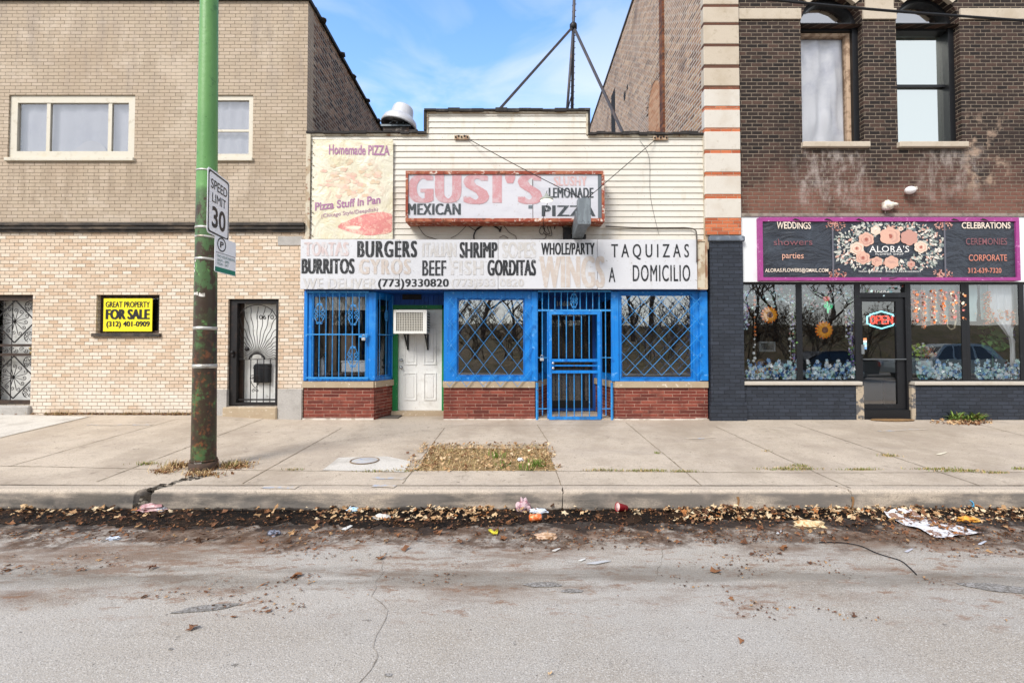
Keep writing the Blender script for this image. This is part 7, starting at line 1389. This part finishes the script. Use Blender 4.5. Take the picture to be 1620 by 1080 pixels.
def shrub(x, y, z, h, seed, label):
    r_ = random.Random(seed); th = thing('bare_shrub', label, 'shrub', (x, y, z), 'bare shrubs across the street'); m_ = MB()
    def grow(p, d, L_, r, lev):
        q = p; pts = [p]
        for k in range(3): d = (d + Vector((r_.gauss(0, .2), r_.gauss(0, .2), .05))).normalized(); q = q + d * L_ / 3; pts.append(q)
        m_.tube(pts, r, 3, r * .6, cap=False)
        if lev < 3:
            for k in range(4): b = pts[r_.choice((1, 2, 3, 3))]; a = r_.random() * 6.28; grow(b, (d + Vector((cos(a), sin(a), .2)) * .8).normalized(), L_ * .62, r * .62, lev + 1)
    for k in range(9): a = r_.random() * 6.28; grow(Vector((x + r_.gauss(0, .5), y + r_.gauss(0, .4), z)), Vector((cos(a) * .45, sin(a) * .45, 1)).normalized(), h * .42, .03, 0)
    m_.build('stems', bark, th, False); lf_ = MB()
    for v in m_.v[::max(1, len(m_.v) // 500)]: leaf(lf_, v, r_.uniform(.04, .09), 0, 1.0)
    lf_.build('dead_leaves', twigm, th, False)
for i in range(17): x = -12 + 2.05 * i; shrub(x, -18.8 - .8 * (i % 2), .6, 3.6 + .5 * (i % 3), 80 + i, 'bare twiggy shrub on the bank across the street')
def car(name, label, x, y, paint, suv, rot=0):
    th = thing(name, label, 'car', (x, y, -.25)); H = 1.72 if suv else 1.45; L_ = 4.6
    belt = .98 if suv else .90
    low = [(-2.3, .35), (-2.32, .62), (-2.22, .92 if suv else .85), (-1.1, belt + .02), (1.9, belt + .03), (2.28, belt), (2.32, .6), (2.26, .32)]
    cab = [(-1.15, belt), (-.35, H - .06), (.2, H), (1.35, H - .02), (1.75, H - .12), (2.22, belt)] if suv else [(-1.05, belt), (-.2, H - .04), (.3, H), (.9, H - .04), (1.75, belt + .06), (1.8, belt)]
    def ext(pts, w0, w1, zb, m_, mi=0):
        vs = []; n = len(pts)
        for s_ in (-1, 1):
            for px_, pz_ in pts: t = max(0, (pz_ - zb) / (H - zb)); wv = w0 + (w1 - w0) * t; vs.append((x + px_, y + s_ * wv, -.25 + pz_))
        m_.add(vs, [tuple(range(n))[::-1], tuple(range(n, 2 * n))] + [(i, (i + 1) % n, n + (i + 1) % n, n + i) for i in range(n)], mi)
    m_ = MB(); ext(low, .9, .9, 0, m_); ext(cab, .86, .62, belt, m_); o = m_.build('body', paint, th)
    m_ = MB()
    for s_ in (-1, 1):
        def sp_(px_, pz_): t = (pz_ - belt) / (H - belt); return (x + px_, y + s_ * (.865 + (.62 - .86) * t + .004), -.25 + pz_)
        segs = [(-.95, -.05), (.03, .85), (.93, 1.75 if suv else 1.4)]
        for a, b in segs: m_.poly([sp_(max(a, -1.0), belt + .05), sp_(b, belt + .05), sp_(min(b, 1.35 if suv else .95), H - .12), sp_(max(a, -.25) if a < -.5 else a, H - .12)])
    m_.poly([(x - 1.08, y - .7, -.25 + belt + .07), (x - 1.08, y + .7, -.25 + belt + .07), (x - .42, y + .58, -.25 + H - .12), (x - .42, y - .58, -.25 + H - .12)]); m_.build('window', mat('car_glass', '#15181b', .1, spec=.8), th, False)
    for wxp in (-1.42, 1.42):
        for s_ in (-1, 1):
            m_ = MB(); m_.lathe((x + wxp, y + s_ * .80, -.25 + .33), [(.2, -.12), (.32, -.11), (.335, -.05), (.335, .05), (.32, .11), (.2, .12)], 24, axis='y'); w_ = m_.build('wheel', mat('tyre', '#17171a', .8), th); m_ = MB(); m_.lathe((x + wxp, y + s_ * .915, -.25 + .33), [(.2, -.02), (.2, .02), (.05, .015), (.001, .01)], 18, axis='y'); m_.build('rim', mat('rim_silver', '#9a9da0', .3, .8), w_)
    for nm_, xx, c_ in (('headlight', -2.28, '#d8dce0'), ('tail_light', 2.26, '#b01c16')):
        for s_ in (-1, 1): m_ = MB(); m_.box(x + xx - .06, x + xx + .06, y + s_ * .62, y + s_ * .91, -.25 + .68, -.25 + .86); m_.build(nm_, mat(nm_ + '_lens', c_, .2), th)
car('parked_car', 'silver grey sport utility car parked across the street', 21.0, -14.0, mat('silver_paint', '#9aa3a4', .3, .4), True); car('parked_car', 'dark sedan parked across the street', 15.1, -14.0, mat('dark_paint', '#2b2e33', .25, .3), False)
